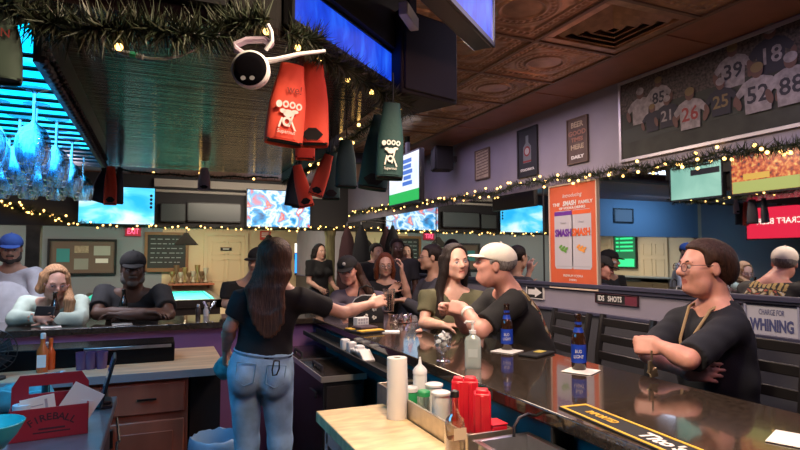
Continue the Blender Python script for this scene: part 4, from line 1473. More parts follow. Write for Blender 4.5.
MB().ball((0, 0, .012), .02, 8, sc=(1.2, .9, .6)).ball((.012, .008, .014), .014, 8).build('paper_ball', M('pink_paper', (.55, .28, .22), .8), t)
for px, py, lab, hh, r_, mt in ((383, 306, 'dark tumbler of cola held over the bar corner', .13, .036, M('cola', (.03, .012, .008), .1)), (371, 312, 'tall clear glass beside the flowered bag', .15, .03, m_clear)):
    pass

# far bar odds and ends
def shaker(label, px, py, r_, H, glass, top):
    q = P(px, py, Z=BZ)
    t = thing('shaker', label, 'shaker', (q.x, q.y, BZ), group='shakers on the far bar')
    MB().lathe([(0, 0), (r_, 0), (r_, H * .6), (r_ * .7, H * .72)], n=16).build('jar', glass, t, smooth=50)
    MB().lathe([(r_ * .72, H * .7), (r_ * .72, H * .92), (r_ * .4, H), (0, H)], n=16).build('cap', top, t, smooth=50)


shaker('pepper shaker with a dark body, left of the pair on the far bar', 198, 315, .02, .09, M('pepper', (.05, .04, .04), .2), m_steel)
shaker('salt shaker with a pale body, right of the pair on the far bar', 206, 316, .02, .085, M('salt', (.45, .45, .48), .2), m_steel)
q = P(209, 322, Z=BZ)
t = thing('martini_glass', 'clear martini glass standing on the far bar beside the shakers', 'glass', (q.x, q.y, BZ))
MB().lathe([(.036, 0), (.034, .003), (.006, .008), (.004, .015), (.004, .085), (.012, .095), (.052, .15), (.051, .15)], n=24).build('glass', m_clear, t, smooth=50)
q = P(45, 338, Z=BZ)
t = thing('soap_pump', 'pale lotion pump bottle just behind the far bar edge', 'bottle', (q.x, P(45, 334, Z=BZ).y - .12, .92))
MB().lathe([(0, 0), (.028, 0), (.03, .05), (.02, .075), (.012, .08)], n=16).build('bottle_body', M('lilac_soap', (.4, .35, .5), .4), t, smooth=50)
MB().lathe([(.01, .08), (.005, .09), (.005, .105), (.012, .107), (.012, .115), (0, .116)], n=12).tube([(0, 0, .112), (0, -.03, .112)], .004, 6).build('pump', m_white, t)

# ------------------------------------------------ bar chairs
m_chair = M('chair_black', (.014, .013, .014), .38)


def bar_chair(label, loc, rz):
    t = thing('bar_chair', label, 'chair', loc, rz, group='black ladder-back bar chairs')
    MB().box((0, 0, .745), (.42, .40, .04)).build('seat', m_chair, t, bevel=.012)
    for sx in (-1, 1):
        MB().tube([(sx * .20, .18, 0), (sx * .185, .17, .73)], .019, 8).build('leg', m_chair, t)
        MB().tube([(sx * .20, -.20, 0), (sx * .19, -.18, .74), (sx * .19, -.21, 1.0), (sx * .19, -.25, 1.20)], .020, 8).build('leg', m_chair, t)
    for z, y in ((.86, -.188), (.96, -.20), (1.06, -.22), (1.155, -.242)):
        MB().box((0, y, z), (.37, .016, .05)).build('back_slat', m_chair, t, bevel=.005)
    for z in (.25, .45):
        MB().tube([(-.195, .175, z), (.195, .175, z)], .012, 6).build('stretcher', m_chair, t)
        MB().tube([(-.195, -.19, z), (.195, -.19, z)], .012, 6).build('stretcher', m_chair, t)
    return t


# chairs face -X (towards the bar)
ch = bar_chair('empty black ladder-back bar chair between the two seated men', (2.26, 2.50, 0), R(90))
copy_tree(ch, (2.30, 1.72, 0), R(92), 'black bar chair under the seated man in glasses')
copy_tree(ch, (2.24, 2.98, 0), R(84), 'black bar chair under the man in the white cap')
copy_tree(ch, (2.2, 3.62, 0), R(90), 'black bar chair under the woman in the olive top')
m_stool = M('stool_black', (.02, .02, .02), .5)


def stool(label, x, y):
    t = thing('bar_stool', label, 'stool', (x, y, 0), group='bar stools along the far side')
    MB().lathe([(0, .70), (.17, .70), (.18, .72), (.18, .745), (.15, .76), (0, .765)], n=24).build('seat', m_stool, t, smooth=50)
    for k in range(4):
        an = R(45 + 90 * k)
        MB().tube([(math.cos(an) * .21, math.sin(an) * .21, 0), (math.cos(an) * .12, math.sin(an) * .12, .70)], .016, 8).build('leg', m_stool, t)
    MB().lathe([(.17, .25), (.19, .25), (.19, .27), (.17, .27), (.17, .25)], n=24).build('foot_ring', m_stool, t)
    return t


# ================================================================== left working side
CZT = .90
# wooden cabinet below the far bar
x0, x1 = -1.55, P(188, 400, Y=3.55).x
yf = 3.55
cab = thing('base_cabinet', 'reddish wooden base cabinet with drawer and door under the pale worktop', 'cabinet', ((x0 + x1) / 2, 3.85, 0))
MB().bx(x0, x1, yf, 4.2, .09, CZT - .05).build('body', m_wood, cab, world=True, bevel=.003)
m_wood2 = M('cabinet_wood_door', (.42, .13, .072), .36, noise=.35, nscale=5, stretch=(1, 1, .25))
m_brz = M('dark_bronze', (.05, .04, .035), .35, metal=.8)
xx = x1 - .02
k = 0
while xx - .43 > x0:
    d_ = MB().bx(xx - .40, xx, yf - .02, yf, .66, .83)
    dr = d_.build('drawer', m_wood2, cab, world=True, bevel=.006)
    MB().bx(xx - .25, xx - .15, yf - .04, yf - .028, .74, .75).build('drawer_handle', m_brz, dr, world=False)
    dd = MB().bx(xx - .40, xx, yf - .02, yf, .14, .62)
    do = dd.build('door', m_wood2, cab, world=True, bevel=.006)
    pn_ = MB().bx(xx - .34, xx - .06, yf - .028, yf - .02, .20, .56)
    pn_.build('raised_panel', m_wood, do, bevel=.008)
    MB().bx(xx - .385, xx - .365, yf - .05, yf - .02, .50, .60).build('door_handle', m_brz, do, bevel=.004)
    xx -= .43
wt = MB().bx(x0 - .3, .38, yf - .04, 4.34, CZT - .045, CZT)
o = wt.build('worktop', [M('pale_worktop', (.62, .46, .30), .4, noise=.25, nscale=4, stretch=(.5, 4, 1)),], bevel=.004)
tag(o, 'pale wood worktop running above the red cabinet under the far bar', 'worktop')
fe = MB().bx(x0 - .3, .38, yf - .046, yf - .04, CZT - .045, CZT - .002)
fe.build('front_edge', M('edge_grey', (.34, .33, .34), .5), o)
blk = thing('dark_cabinet', 'black cabinet filling the space right of the red one', 'cabinet', (.2, 3.9, 0))
MB().bx(x1 + .02, .37, 3.72, 4.2, .02, CZT - .047).build('body', m_blackm, blk, world=True)
# dark glass trays on worktop
t = thing('glass_washer', 'long black glass washer tray with shiny lip under the far bar', 'tray', (-.2, 3.98, CZT))
MB().bx(-.62, .30, -.16, .12, 0, .115).build('tray_body', M('washer_black', (.005, .005, .006), .25, spec=.15), t, bevel=.006)
MB().bx(-.2, .28, -.168, -.16, .09, .108).build('lip', m_steel, t, bevel=.002)
for i, px in enumerate((82, 91, 102)):
    q = P(px, 356, Y=3.75)
    o = MB().lathe([(0, 0), (.028, 0), (.034, .10), (.032, .10), (.025, .008), (0, .008)], n=18).build('rocks_glass', M('violet_light_tint', (.10, .06, .16), .12, coat=.4), smooth=50)  # violet light on the glasses put into their colour
    o.location = (q.x, 3.74, CZT)
    tag(o, ['dim rocks glass on the pale worktop, leftmost of three', 'dim rocks glass on the pale worktop, between two others', 'dim rocks glass on the pale worktop, nearest the black tray'][i], 'glass', 'rocks glasses under the far bar')

# steel counter on the left
LZ = .85
lc = thing('steel_counter', 'blue-lit stainless steel counter at the left under the red caddy', 'counter', (-.7, 2.3, 0))
LX = -.18
MB().bx(-1.5, LX, 1.0, 3.20, LZ - .04, LZ).build('steel_top', M('counter_steel', (.30, .33, .40), .3, metal=.85, noise=.15, nscale=10), lc, world=True, bevel=.006)
MB().bx(-1.5, LX - .04, 1.05, 3.17, .08, LZ - .04).build('cabinet', M('counter_dark', (.03, .035, .05), .4), lc, world=True)
for y in (2.0, 2.5, 3.0):
    MB().bx(LX - .042, LX - .03, y - .22, y + .22, .15, LZ - .08).build('side_door', M('counter_dark2', (.04, .045, .06), .35), lc, world=True, bevel=.004)
cbl = [P(121, 416, d=2.72), P(119, 424, d=2.66), P(121, 430, d=2.62), P(116, 438, d=2.56), P(115, 455, d=2.5)]
cbl = [Vector((LX + .012, 3.0, LZ - .06)), Vector((LX + .03, 2.9, LZ - .14)), Vector((LX + .03, 2.75, LZ - .10)), Vector((LX + .025, 2.6, LZ - .2)), Vector((LX + .02, 2.4, LZ - .32))]
tag(MB().tube(cbl, .006, 8).build('tablet_cable', m_black), 'black cable hanging down the side of the steel counter', 'cable')

# red carton caddy
q = P(45, 440, Z=LZ)
cdx = thing('drinks_caddy', 'red cardboard drinks caddy full of papers on the steel counter', 'caddy', (q.x, q.y + .10, LZ), face_cam(45) * .75)
cdx.matrix_basis = cdx.matrix_basis @ Matrix.Scale(.88, 4)
m_car = M('carton_red', (.30, .010, .022), .5)
Wd = P(84, 436, d=(P(45, 440, Z=LZ) - CAM).dot(C_F)).x
cw = .30
MB().bx(-cw / 2, cw / 2, -.10, -.094, 0, .135).bx(-cw / 2, cw / 2, .094, .10, 0, .135).bx(-cw / 2, -cw / 2 + .006, -.1, .1, 0, .135).bx(cw / 2 - .006, cw / 2, -.1, .1, 0, .135).bx(-cw / 2, cw / 2, -.1, .1, 0, .004).build('carton_tray', m_car, cdx)
hb_ = MB()
hz0, hz1 = .18, .215
hb_.bx(-cw / 2, cw / 2, -.004, .004, .004, hz0).bx(-cw / 2, -.085, -.004, .004, hz0, hz1).bx(.085, cw / 2, -.004, .004, hz0, hz1)
hb_.add([(-cw / 2, -.004, hz1), (cw / 2, -.004, hz1), (cw / 2 - .03, -.004, .265), (-cw / 2 + .03, -.004, .265), (-cw / 2, .004, hz1), (cw / 2, .004, hz1), (cw / 2 - .03, .004, .265), (-cw / 2 + .03, .004, .265)],
        [(0, 1, 2, 3), (7, 6, 5, 4), (3, 2, 6, 7), (0, 4, 5, 1), (1, 5, 6, 2), (0, 3, 7, 4)])
hb_.build('handle_panel', m_car, cdx)
word = 'FIREBALL'
m_carink = M('carton_ink', (.05, .004, .01), .6)
for i, chh in enumerate(word):
    an = (i - 3.5) * .16
    tx = text(chh, .042, m_carink, cdx, bold=.001)
    tx.matrix_basis = Matrix.Translation((.01 + math.sin(an) * .15, -.1008, -.055 + math.cos(an) * .15)) @ Matrix.Rotation(R(90), 4, 'X') @ Matrix.Rotation(-an, 4, 'Z')
g = MB().box((.01, -.1006, .045), (.10, .001, .008)).box((.01, -.1006, .03), (.14, .001, .006))
g.build('printed_rule', m_carink, cdx, smooth=0)


def paper(label, parent_t, loc, w, h, rz, ry, mat, group='papers in the red caddy', lines=False, name='paper_slip', cat='paper'):
    t = thing(name, label, cat, mat=parent_t.matrix_basis @ Matrix.Translation(loc) @ Matrix.Rotation(rz, 4, 'Z') @ Matrix.Rotation(ry, 4, 'Y') , group=group)
    MB().bx(-w / 2, w / 2, -.002, .002, 0, h).build('sheet', mat, t)
    if lines:
        g = MB()
        for k in range(5):
            g.bx(-w * .40, w * (.1 + .05 * (k % 3)), -.0026, -.002, h * (.3 + k * .11), h * (.3 + k * .11) + h * .03)
        g.bx(w * .2, w * .28, -.0026, -.002, h * .3, h * .9)
        g.build('printed_lines', M('print_grey'), t, smooth=0)
    return t


paper('tilted blank white card standing in the red caddy', cdx, (.05, -.045, .02), .14, .20, 0, R(32), m_paper)
paper('printed white leaflet standing in the red caddy', cdx, (-.03, -.065, .03), .13, .15, 0, R(-8), m_paper, lines=True)
paper('white folded packet at the right end of the red caddy', cdx, (.115, -.05, .0), .05, .14, 0, R(12), m_white)
t = thing('tape_roll', 'blue-white roll of tape at the left end of the red caddy', 'tape', mat=cdx.matrix_basis @ Matrix.Translation((-.105, -.05, .05)))
MB().lathe([(.018, 0), (.036, 0), (.037, .004), (.037, .096), (.036, .10), (.018, .10), (.018, 0)], n=24).build('roll', M('roll_blue', (.45, .58, .68), .6), t, smooth=40)
MB().bx(-.03, .03, -.02, .02, -.045, -.001).build('core', m_paper, t)

# things around the caddy
q = P(-13, 450, d=1.9)
bw = thing('teal_bowl', 'teal bowl on a dull stand at the bottom left corner', 'bowl', (q.x + .0, q.y, LZ))
bz = P(0, 424, d=1.9).z - LZ
MB().lathe([(.03, bz * .35), (.05, bz * .36), (.085, bz * .68), (.108, bz), (.106, bz + .003), (.083, bz * .74), (.045, bz * .42), (0, bz * .41)], n=32).build('bowl', M('teal_glaze', (.03, .42, .46), .3), bw, smooth=50)
MB().lathe([(0, 0), (.06, 0), (.06, .015), (.035, bz * .2), (.035, bz * .36), (0, bz * .36)], n=24).build('stand', M('stand_tan', (.16, .12, .09), .6), bw, smooth=40)
q = P(18, 372, d=2.95)
fn = thing('desk_fan', 'small round black fan behind the red caddy', 'fan', (P(22, 372, Z=CZT).x - .1, 3.62, CZT), 0)
MB().lathe([(0, 0), (.06, 0), (.06, .012), (.015, .02), (.012, .05), (0, .05)], n=20).build('base', m_black, fn, smooth=40)
cage = MB()
for k in range(20):
    an = 2 * math.pi * k / 20
    cage.tube([(0, -.05, .15), (math.cos(an) * .06, -.048, .15 + math.sin(an) * .06), (math.cos(an) * .11, 0, .15 + math.sin(an) * .11)], .0025, 4)
for rr, yy_ in ((.04, -.05), (.075, -.035), (.11, 0)):
    cage.tube([(math.cos(2 * math.pi * k / 24) * rr, yy_, .15 + math.sin(2 * math.pi * k / 24) * rr) for k in range(25)], .003, 5)
cage.build('cage', m_black, fn)
bl = MB()
for k in range(5):
    an = 2 * math.pi * k / 5
    bl.add([(0, .0, .15), (math.cos(an) * .095, -.015, .15 + math.sin(an) * .095), (math.cos(an + .8) * .095, .015, .15 + math.sin(an + .8) * .095)], [(0, 1, 2)])
bl.build('blades', m_blackm, fn)
MB().lathe([(0, -.01), (.05, 0), (.05, .05), (0, .06)], (0, 0.0, .15), 16, ax=(0, 1, 0)).build('motor', m_black, fn)


def syrup(label, px, base, top, Y, liquid, capm, lab=None):
    q = P(px, base, Y=Y)
    H = P(px, top, Y=Y).z - CZT
    t = thing('syrup_bottle', label, 'bottle', (q.x, Y, CZT), group='bottles on the pale worktop')
    k_ = H / .22
    MB().lathe([(0, 0), (.028 * k_, 0), (.03 * k_, .01), (.03 * k_, .12 * k_), (.013 * k_, .155 * k_), (.012 * k_, .19 * k_)], n=20).build('bottle_body', liquid, t, smooth=50)
    MB().lathe([(.014 * k_, .188 * k_), (.014 * k_, .215 * k_), (.01, .22 * k_), (0, .22 * k_)], n=16).build('cap', capm, t)
    if lab:
        MB().bx(-.022, .022, -.0315 * k_, -.0305 * k_, .03 * k_, .10 * k_).build('front_label', lab, t)


syrup('amber bottle with white label behind the red caddy', 42, 372, 333, 3.75, M('amber_liquid', (.55, .13, .03), .15, coat=.4), m_white, m_paper)
syrup('orange drink bottle right behind the red caddy', 50, 371, 338, 3.82, M('orange_liquid', (.60, .10, .02), .15, coat=.4), M('cap_orange', (.6, .12, .02), .4))
t = thing('bar_cloth', 'teal bar cloths heaped behind the red caddy', 'cloth', (P(24, 372, Y=3.42).x, 3.05, LZ), 0)
rnd = random.Random(9)
cl = MB()
nv = 12
cl_v = [[(-.20 + .40 * i / nv, -.07 + .14 * j / nv, .02 + (0 if i in (0, nv) or j in (0, nv) else rnd.uniform(.05, .13))) for j in range(nv + 1)] for i in range(nv + 1)]
cl.add([v for r_ in cl_v for v in r_], [(i * (nv + 1) + j, (i + 1) * (nv + 1) + j, (i + 1) * (nv + 1) + j + 1, i * (nv + 1) + j + 1) for i in range(nv) for j in range(nv)])
m_tealc = M('teal_cloth', (.12, .42, .48), .9, noise=.5, nscale=14)
o = cl.build('cloth', m_tealc, t, smooth=80)
sb = o.modifiers.new('sub', 'SUBSURF')
sb.levels = sb.render_levels = 1
so = o.modifiers.new('thick', 'SOLIDIFY')
so.thickness = .006
# clipboard clip / tap on the caddy top
q = P(53, 364, d=2.5)
t = clampt = thing('bottle_opener', 'shiny teal clamp gadget standing just behind the caddy handle', 'clamp', (q.x, 2.78, LZ))
MB().lathe([(0, 0), (.05, 0), (.05, .02), (.02, .03), (.018, .20), (.03, .22), (.03, .25), (0, .26)], n=16).tube([(-.05, 0, .24), (.06, 0, .25)], .012, 8).build('clamp_body', M('teal_metal', (.05, .30, .36), .25, metal=.7), t, smooth=40)
MB().ball((.07, 0, .25), .018, 8).build('knob', m_steel, t)
MB().ball((-.055, 0, .24), .015, 8).build('knob', m_steel, t)

clampt.scale = (.85, .85, .82)
# tablet on a tilted stand at the end of the steel counter
q = P(112, 394, d=2.86)
tbt = thing('tablet_stand', 'thin black tablet on a tilted stand at the end of the steel counter', 'tablet', (LX - .06, 3.02, LZ), R(4))
MB().box((0, 0, .008), (.10, .14, .016)).build('base', m_black, tbt, bevel=.004)
rt = Matrix.Rotation(R(14), 3, 'Y')
MB().box((.028, 0, .12), (.012, .19, .23), rt).build('screen_case', m_black, tbt, bevel=.004)
MB().box((.0205, 0, .122), (.002, .17, .20), rt).build('screen', M('tablet_glass', (.10, .16, .22), .1), tbt)
MB().prism([(-.05, -.05), (.045, -.05), (.045, .05), (-.05, .05)], .014, .03).build('wedge', m_black, tbt, bevel=.004)
# blue-white papers at the end of steel counter
o = MB().box((0, 0, .004), (.16, .2, .008)).build('paper_pad', M('pad_blue', (.30, .40, .62), .7), bevel=.002)
o.location = (LX - .22, 2.9, LZ + .001)
o.rotation_euler = (0, 0, .2)
tag(o, 'pale blue paper pad lying on the steel counter beside the tablet', 'paper pad')

# trash can
q = P(212, 425, d=3.35)
tc = thing('trash_can', 'black trash can with a pale blue liner, left of the bartender', 'trash can', (P(214, 432, d=3.3).x, 3.36, 0))
rz_ = P(212, 428, d=3.35).z
MB().lathe([(0, 0), (.11, 0), (.14, rz_ - .02), (.14, rz_), (.13, rz_), (.105, .01), (0, .01)], n=28).build('bin', m_black, tc, smooth=40)
ln = MB()
nl = 36
vs = []
rnd = random.Random(2)
for ri, (rr, zz) in enumerate(((.148, -.10), (.150, -.03), (.148, .012), (.135, .02), (.120, -.02), (.11, -.12))):
    for k in range(nl):
        an = 2 * math.pi * k / nl
        w_ = rnd.uniform(-.006, .006) + (.02 * math.sin(an * 5) if ri == 0 else 0)
        vs.append((math.cos(an) * (rr + w_ * .5), math.sin(an) * (rr + w_ * .5), rz_ + zz + w_))
ln.add(vs, [(i * nl + k, i * nl + (k + 1) % nl, (i + 1) * nl + (k + 1) % nl, (i + 1) * nl + k) for i in range(5) for k in range(nl)])
ln.build('liner', M('liner_blue', (.28, .45, .65), .35), tc, smooth=70)

# ================================================================== pool room beyond the header
c_, w_, h_ = onY(49, 241, 115, 273, YB - .03)
bb = thing('notice_board', 'black-framed notice board with pinned papers on the grey back wall', 'notice board', mat=frame(c_, (1, 0, 0), UP))
MB().bx(-w_ / 2, w_ / 2, -h_ / 2, h_ / 2, -.02, 0).build('board', M('cork_dark', (.16, .11, .09), .8), bb)
f = MB()
f.bx(-w_ / 2 - .04, -w_ / 2, -h_ / 2 - .04, h_ / 2 + .04, -.02, .03).bx(w_ / 2, w_ / 2 + .04, -h_ / 2 - .04, h_ / 2 + .04, -.02, .03).bx(-w_ / 2, w_ / 2, h_ / 2, h_ / 2 + .04, -.02, .03).bx(-w_ / 2, w_ / 2, -h_ / 2 - .04, -h_ / 2, -.02, .03)
f.build('frame', m_black, bb)
for u, v, a_, b_, mm in ((-.30, .05, .20, .42, M('notice_teal', (.05, .28, .30), .7)), (-.02, .24, .22, .22, m_tan), (-.02, -.22, .22, .34, M('notice_grey', (.30, .31, .28), .8)), (.30, .20, .26, .30, M('notice_pale', (.40, .42, .38), .8)), (.30, -.12, .20, .14, m_paper)):
    MB().bx(w_ * (u - a_ / 2), w_ * (u + a_ / 2), h_ * (v - b_ / 2), h_ * (v + b_ / 2), .001, .006).build('pinned_paper', mm, bb, smooth=0)
c_, w_, h_ = onY(125, 227, 141, 236, YB - .06)
ex = thing('exit_sign', 'red lit exit sign on the back wall between notice board and chalkboard', 'exit sign', mat=frame(c_, (1, 0, 0), UP))
MB().bx(-w_ / 2, w_ / 2, -h_ / 2, h_ / 2, -.05, 0).build('case', M('exit_case', (.10, .01, .015), .5, emit=(.5, .01, .04), es=.5), ex)
text('EXIT', h_ * .85, E('exit_letters', (1.0, .08, .18), 2.2), ex, (0, 0, .004), sx=w_ * .85 / (h_ * .85 * 2.3), bold=.003)
c_, w_, h_ = onY(147, 235, 186, 268, YB - .03)
cb_ = thing('chalkboard', 'wood-framed chalkboard with chalk lines on the back wall', 'chalkboard', mat=frame(c_, (1, 0, 0), UP))
MB().bx(-w_ / 2, w_ / 2, -h_ / 2, h_ / 2, -.02, 0).build('slate', M('slate', (.025, .027, .03), .7), cb_)
f = MB()
fw = .06
f.bx(-w_ / 2 - fw, -w_ / 2, -h_ / 2 - fw, h_ / 2 + fw, -.02, .03).bx(w_ / 2, w_ / 2 + fw, -h_ / 2 - fw, h_ / 2 + fw, -.02, .03).bx(-w_ / 2, w_ / 2, h_ / 2, h_ / 2 + fw, -.02, .03).bx(-w_ / 2, w_ / 2, -h_ / 2 - fw * 1.4, -h_ / 2, -.02, .05)
f.build('frame', M('frame_wood', (.22, .10, .045), .5), cb_)
g = MB()
rnd = random.Random(5)
for k in range(6):
    x = -w_ * .42
    while x < w_ * .38:
        l_ = rnd.uniform(.04, .12)
        g.bx(x, x + l_, h_ * (.36 - k * .14), h_ * (.36 - k * .14) + .018, .001, .003)
        x += l_ + rnd.uniform(.02, .05)
g.build('lettering', M('chalk', (.28, .30, .33), .9), cb_, smooth=0)

# pool table
pa, pb_ = P(172, 301, Z=.85), P(224, 301, Z=.85)
PTX0, PTX1, PTY0, PTY1 = -1.25, pb_.x + .02, pa.y, pa.y + 2.7
pt = thing('pool_table', 'dark pool table with a bright turquoise cloth in the back room', 'pool table', ((PTX0 + PTX1) / 2, (PTY0 + PTY1) / 2, 0))
MB().bx(PTX0 + .12, PTX1 - .12, PTY0 + .12, PTY1 - .12, .79, .83).build('cloth', M('turquoise_cloth', (.03, .62, .58), .85), pt, world=True)
m_rl = M('rail_wood', (.03, .02, .018), .35)
MB().bx(PTX0, PTX1, PTY0, PTY0 + .12, .72, .86).bx(PTX0, PTX1, PTY1 - .12, PTY1, .72, .86).bx(PTX0, PTX0 + .12, PTY0, PTY1, .72, .86).bx(PTX1 - .12, PTX1, PTY0, PTY1, .72, .86).build('rails', m_rl, pt, world=True, bevel=.01)
MB().bx(PTX0 + .12, PTX1 - .12, PTY0 + .12, PTY0 + .16, .83, .856).bx(PTX0 + .12, PTX1 - .12, PTY1 - .16, PTY1 - .12, .83, .856).bx(PTX0 + .12, PTX0 + .16, PTY0 + .12, PTY1 - .12, .83, .856).bx(PTX1 - .16, PTX1 - .12, PTY0 + .12, PTY1 - .12, .83, .856).build('cushion', M('turquoise_cloth'), pt, world=True)
MB().bx(PTX0 + .04, PTX1 - .04, PTY0 + .04, PTY1 - .04, .45, .72).build('body', m_rl, pt, world=True)
for x in (PTX0 + .18, PTX1 - .18):
    for y in (PTY0 + .2, PTY1 - .2):
        MB().box((x, y, .225), (.16, .16, .45)).build('leg', m_rl, pt, world=True, bevel=.02)


def pool_lamp(label, loc):
    t = thing('pendant_lamp', label, 'lamp', loc, group='black cone lamps over the pool table')
    MB().lathe([(.03, .22), (.05, .20), (.075, .16), (.20, .02), (.215, 0), (.21, 0), (.195, .022), (.07, .158), (.0, .17)], n=28).build('shade', M('lamp_black', (.008, .008, .008), .95, spec=.03), t, smooth=50)
    MB().ball((0, 0, .06), .05, 12).build('bulb', E('warm_bulb', (1, .78, .5), 18), t)
    MB().tube([(0, 0, .2), (0, 0, ZC - loc[2])], .008, 6).build('cord', m_black, t)
    l = bpy.data.lights.new('lamp_light', 'SPOT')
    l.energy = 110
    l.color = (1, .85, .65)
    l.spot_size = R(120)
    l.shadow_soft_size = .06
    lo = bpy.data.objects.new('lamp_light', l)
    COL.objects.link(lo)
    lo.parent = t
    lo.location = (0, 0, -.02)


ymid = (PTY0 + PTY1) / 2
lp = P(186, 245, Y=ymid - .2)
pool_lamp('black cone pendant lamp hanging in front of the chalkboard', (lp.x, ymid - .2, lp.z))
pool_lamp('black cone pendant lamp over the far end of the pool table', (lp.x + 1.55, ymid + .2, lp.z))

# clutter behind the pool table: stacked brass-coloured junk / bottles
rnd = random.Random(8)
m_cl = [M('clutter_gold', (.42, .28, .12), .4, metal=.5), M('clutter_brown', (.16, .09, .05), .5), M('clutter_pale', (.5, .45, .36), .5)]
for k in range(9):
    q = P(172 + k * 4.2, 290, Y=YB - .35)
    t = thing('trophy', 'small gold trophy standing on the ledge behind the pool table', 'trophy', (q.x, YB - .30, .98), group='trophies behind the pool table')
    hh_ = rnd.uniform(.22, .40)
    MB().lathe([(.05, 0), (.05, .05), (.02, .06), (.015, hh_ * .5), (.05, hh_ * .7), (.06, hh_), (.05, hh_), (0, hh_ * .75)], n=12).build('cup', m_cl[k % 3], t)
    MB().bx(-.055, .055, -.055, .055, -.0, .03).build('plinth', m_cl[1], t)
lg = MB().bx(P(168, 290, Y=YB - .3).x, P(214, 290, Y=YB - .3).x, YB - .42, YB - .16, .94, .98)
o = lg.build('ledge', m_wood, bevel=.004)
tag(o, 'wooden ledge on the back wall carrying the trophies', 'shelf')
bk_ = MB().bx(P(172, 290, Y=YB - .3).x, P(174, 290, Y=YB - .3).x, YB - .16, YB, .86, .94).bx(P(208, 290, Y=YB - .3).x, P(210, 290, Y=YB - .3).x, YB - .16, YB, .86, .98)
bk_.bx(P(168, 290, Y=YB - .3).x, P(214, 290, Y=YB - .3).x, YB - .17, YB, .94, .98)
bk_.build('bracket', m_wood, o)

# wall decorations on the cream wall
def flat(name, label, cat, px0, py0, px1, py1, Y, build):
    c_, w_, h_ = onY(px0, py0, px1, py1, Y)
    t = thing(name, label, cat, mat=frame(c_, (1, 0, 0), UP))
    build(t, w_, h_)
    return t


def b_red(t, w, h):
    MB().bx(-w / 2, w / 2, -h / 2, h / 2, -.01, .0).build('board', M('red_board', (.55, .06, .05), .6), t)
    g = MB()
    for k in range(3):
        g.bx(-w * .36, w * (.36 - .1 * k), h * (.22 - k * .2), h * (.32 - k * .2), .001, .003)
    g.build('printed_lines', m_inkw, t, smooth=0)


flat('red_notice', 'red printed notice on the cream wall behind the bartender', 'notice', 260, 231, 271, 240, YB - .03, b_red)


def b_flag(t, w, h):
    g = MB()
    for k in range(9):
        g.bx(-w / 2, w / 2, h / 2 - (k + 1) * h / 9, h / 2 - k * h / 9, -.008, 0, k % 2)
    g.build('stripes', [M('flag_red', (.30, .05, .05), .8), M('flag_white', (.42, .38, .36), .8)], t, smooth=0)
    MB().bx(-w / 2, -w * .1, 0, h / 2, 0, .004).build('canton', M('flag_blue', (.03, .04, .12), .8), t, smooth=0)


flat('flag', 'striped flag hanging on the far wall left of the post', 'flag', 297, 235, 315, 249, YB - .03, b_flag)


def b_beer(t, w, h):
    MB().bx(-w / 2, w / 2, -h / 2, h / 2, -.05, 0).build('case', m_black, t)
    MB().bx(-w * .4, w * .4, -h * .44, h * .15, .001, .003).build('blue_panel', E('sign_blue', (.02, .25, .9), 2.0), t, smooth=0)
    MB().bx(-w * .45, w * .45, h * .18, h * .46, .001, .003).build('white_panel', E('sign_white', (.9, .85, .7), 1.6), t, smooth=0)


flat('lit_sign', 'narrow lit sign with white top and blue lower panel, behind the bartender', 'sign', 294, 242, 302, 275, YB - .06, b_beer)


def b_menu(t, w, h):
    MB().bx(-w / 2, w / 2, -h / 2, h / 2, -.05, 0).build('case', m_black, t)
    g = MB()
    mg = E('menu_green', (.03, .75, .22), 1.6)
    for k in range(4):
        g.bx(-w * .36, w * .20, h * (.36 - k * .12), h * (.36 - k * .12) + h * .05, .001, .003)
        g.bx(w * .26, w * .38, h * (.36 - k * .12), h * (.36 - k * .12) + h * .05, .001, .003)
    g.bx(-w * .4, w * .4, -h * .45, -h * .22, .001, .003)
    g.build('lit_lines', mg, t, smooth=0)
    MB().bx(-w * .45, w * .45, -h * .47, h * .47, .0, .0008).build('lit_panel', E('menu_glow', (.01, .16, .06), 1.0), t, smooth=0)


# the green board hangs where the wall mirrors reflect it
gm_ = thing('lit_menu_board', 'green lit menu board on the cream wall, seen in the wall mirror', 'menu board', mat=frame((XL + .06, 11.5, 1.70), (0, 1, 0), UP))
b_menu(gm_, .80, .90)
for yc, n_ in ((10.55, 3), (12.45, 4)):
    dd = MB().bx(XL, XL + .05, yc - .42, yc + .42, 0, 2.05)
    do = struct('door_%d' % n_, dd, m_door, bevel=.004)
    pm = MB()
    for sy in (-1, 1):
        for z0, z1 in ((.2, .85), (1.0, 1.5), (1.6, 1.9)):
            cy_ = yc + sy * .19
            for (a0, a1, b0, b1) in ((cy_ - .14, cy_ + .14, z1 - .02, z1), (cy_ - .14, cy_ + .14, z0, z0 + .02), (cy_ - .14, cy_ - .12, z0, z1), (cy_ + .12, cy_ + .14, z0, z1)):
                pm.bx(XL + .05, XL + .062, a0, a1, b0, b1)
    pm.build('door_panel', m_door, do)
o = MB().bx(XL, XL + .40, 9.3, 13.0, 1.02, 1.06).bx(XL, XL + .05, 9.3, 13.0, .9, 1.02).build('wall_counter', M('grey_counter', (.25, .27, .26), .4), bevel=.005)
tag(o, 'grey ledge counter along the cream side wall, seen in the mirror', 'counter')
rs = thing('red_screen', 'bright red lit screen seen at the right end of the mirrors', 'sign', mat=frame((-3.0, 5.75, 2.10), (0, 1, 0), UP))
MB().bx(-.55, .55, -.27, .27, -.05, 0).build('housing', m_black, rs)
MB().bx(-.53, .53, -.25, .25, .0, .002).build('screen', E('red_glow', (.85, .02, .06), 1.0), rs, smooth=0)
text('CRAFT BEER', .13, E('sign_white', (.9, .85, .7), 1.6), rs, (0, .02, .004), sx=1.0)
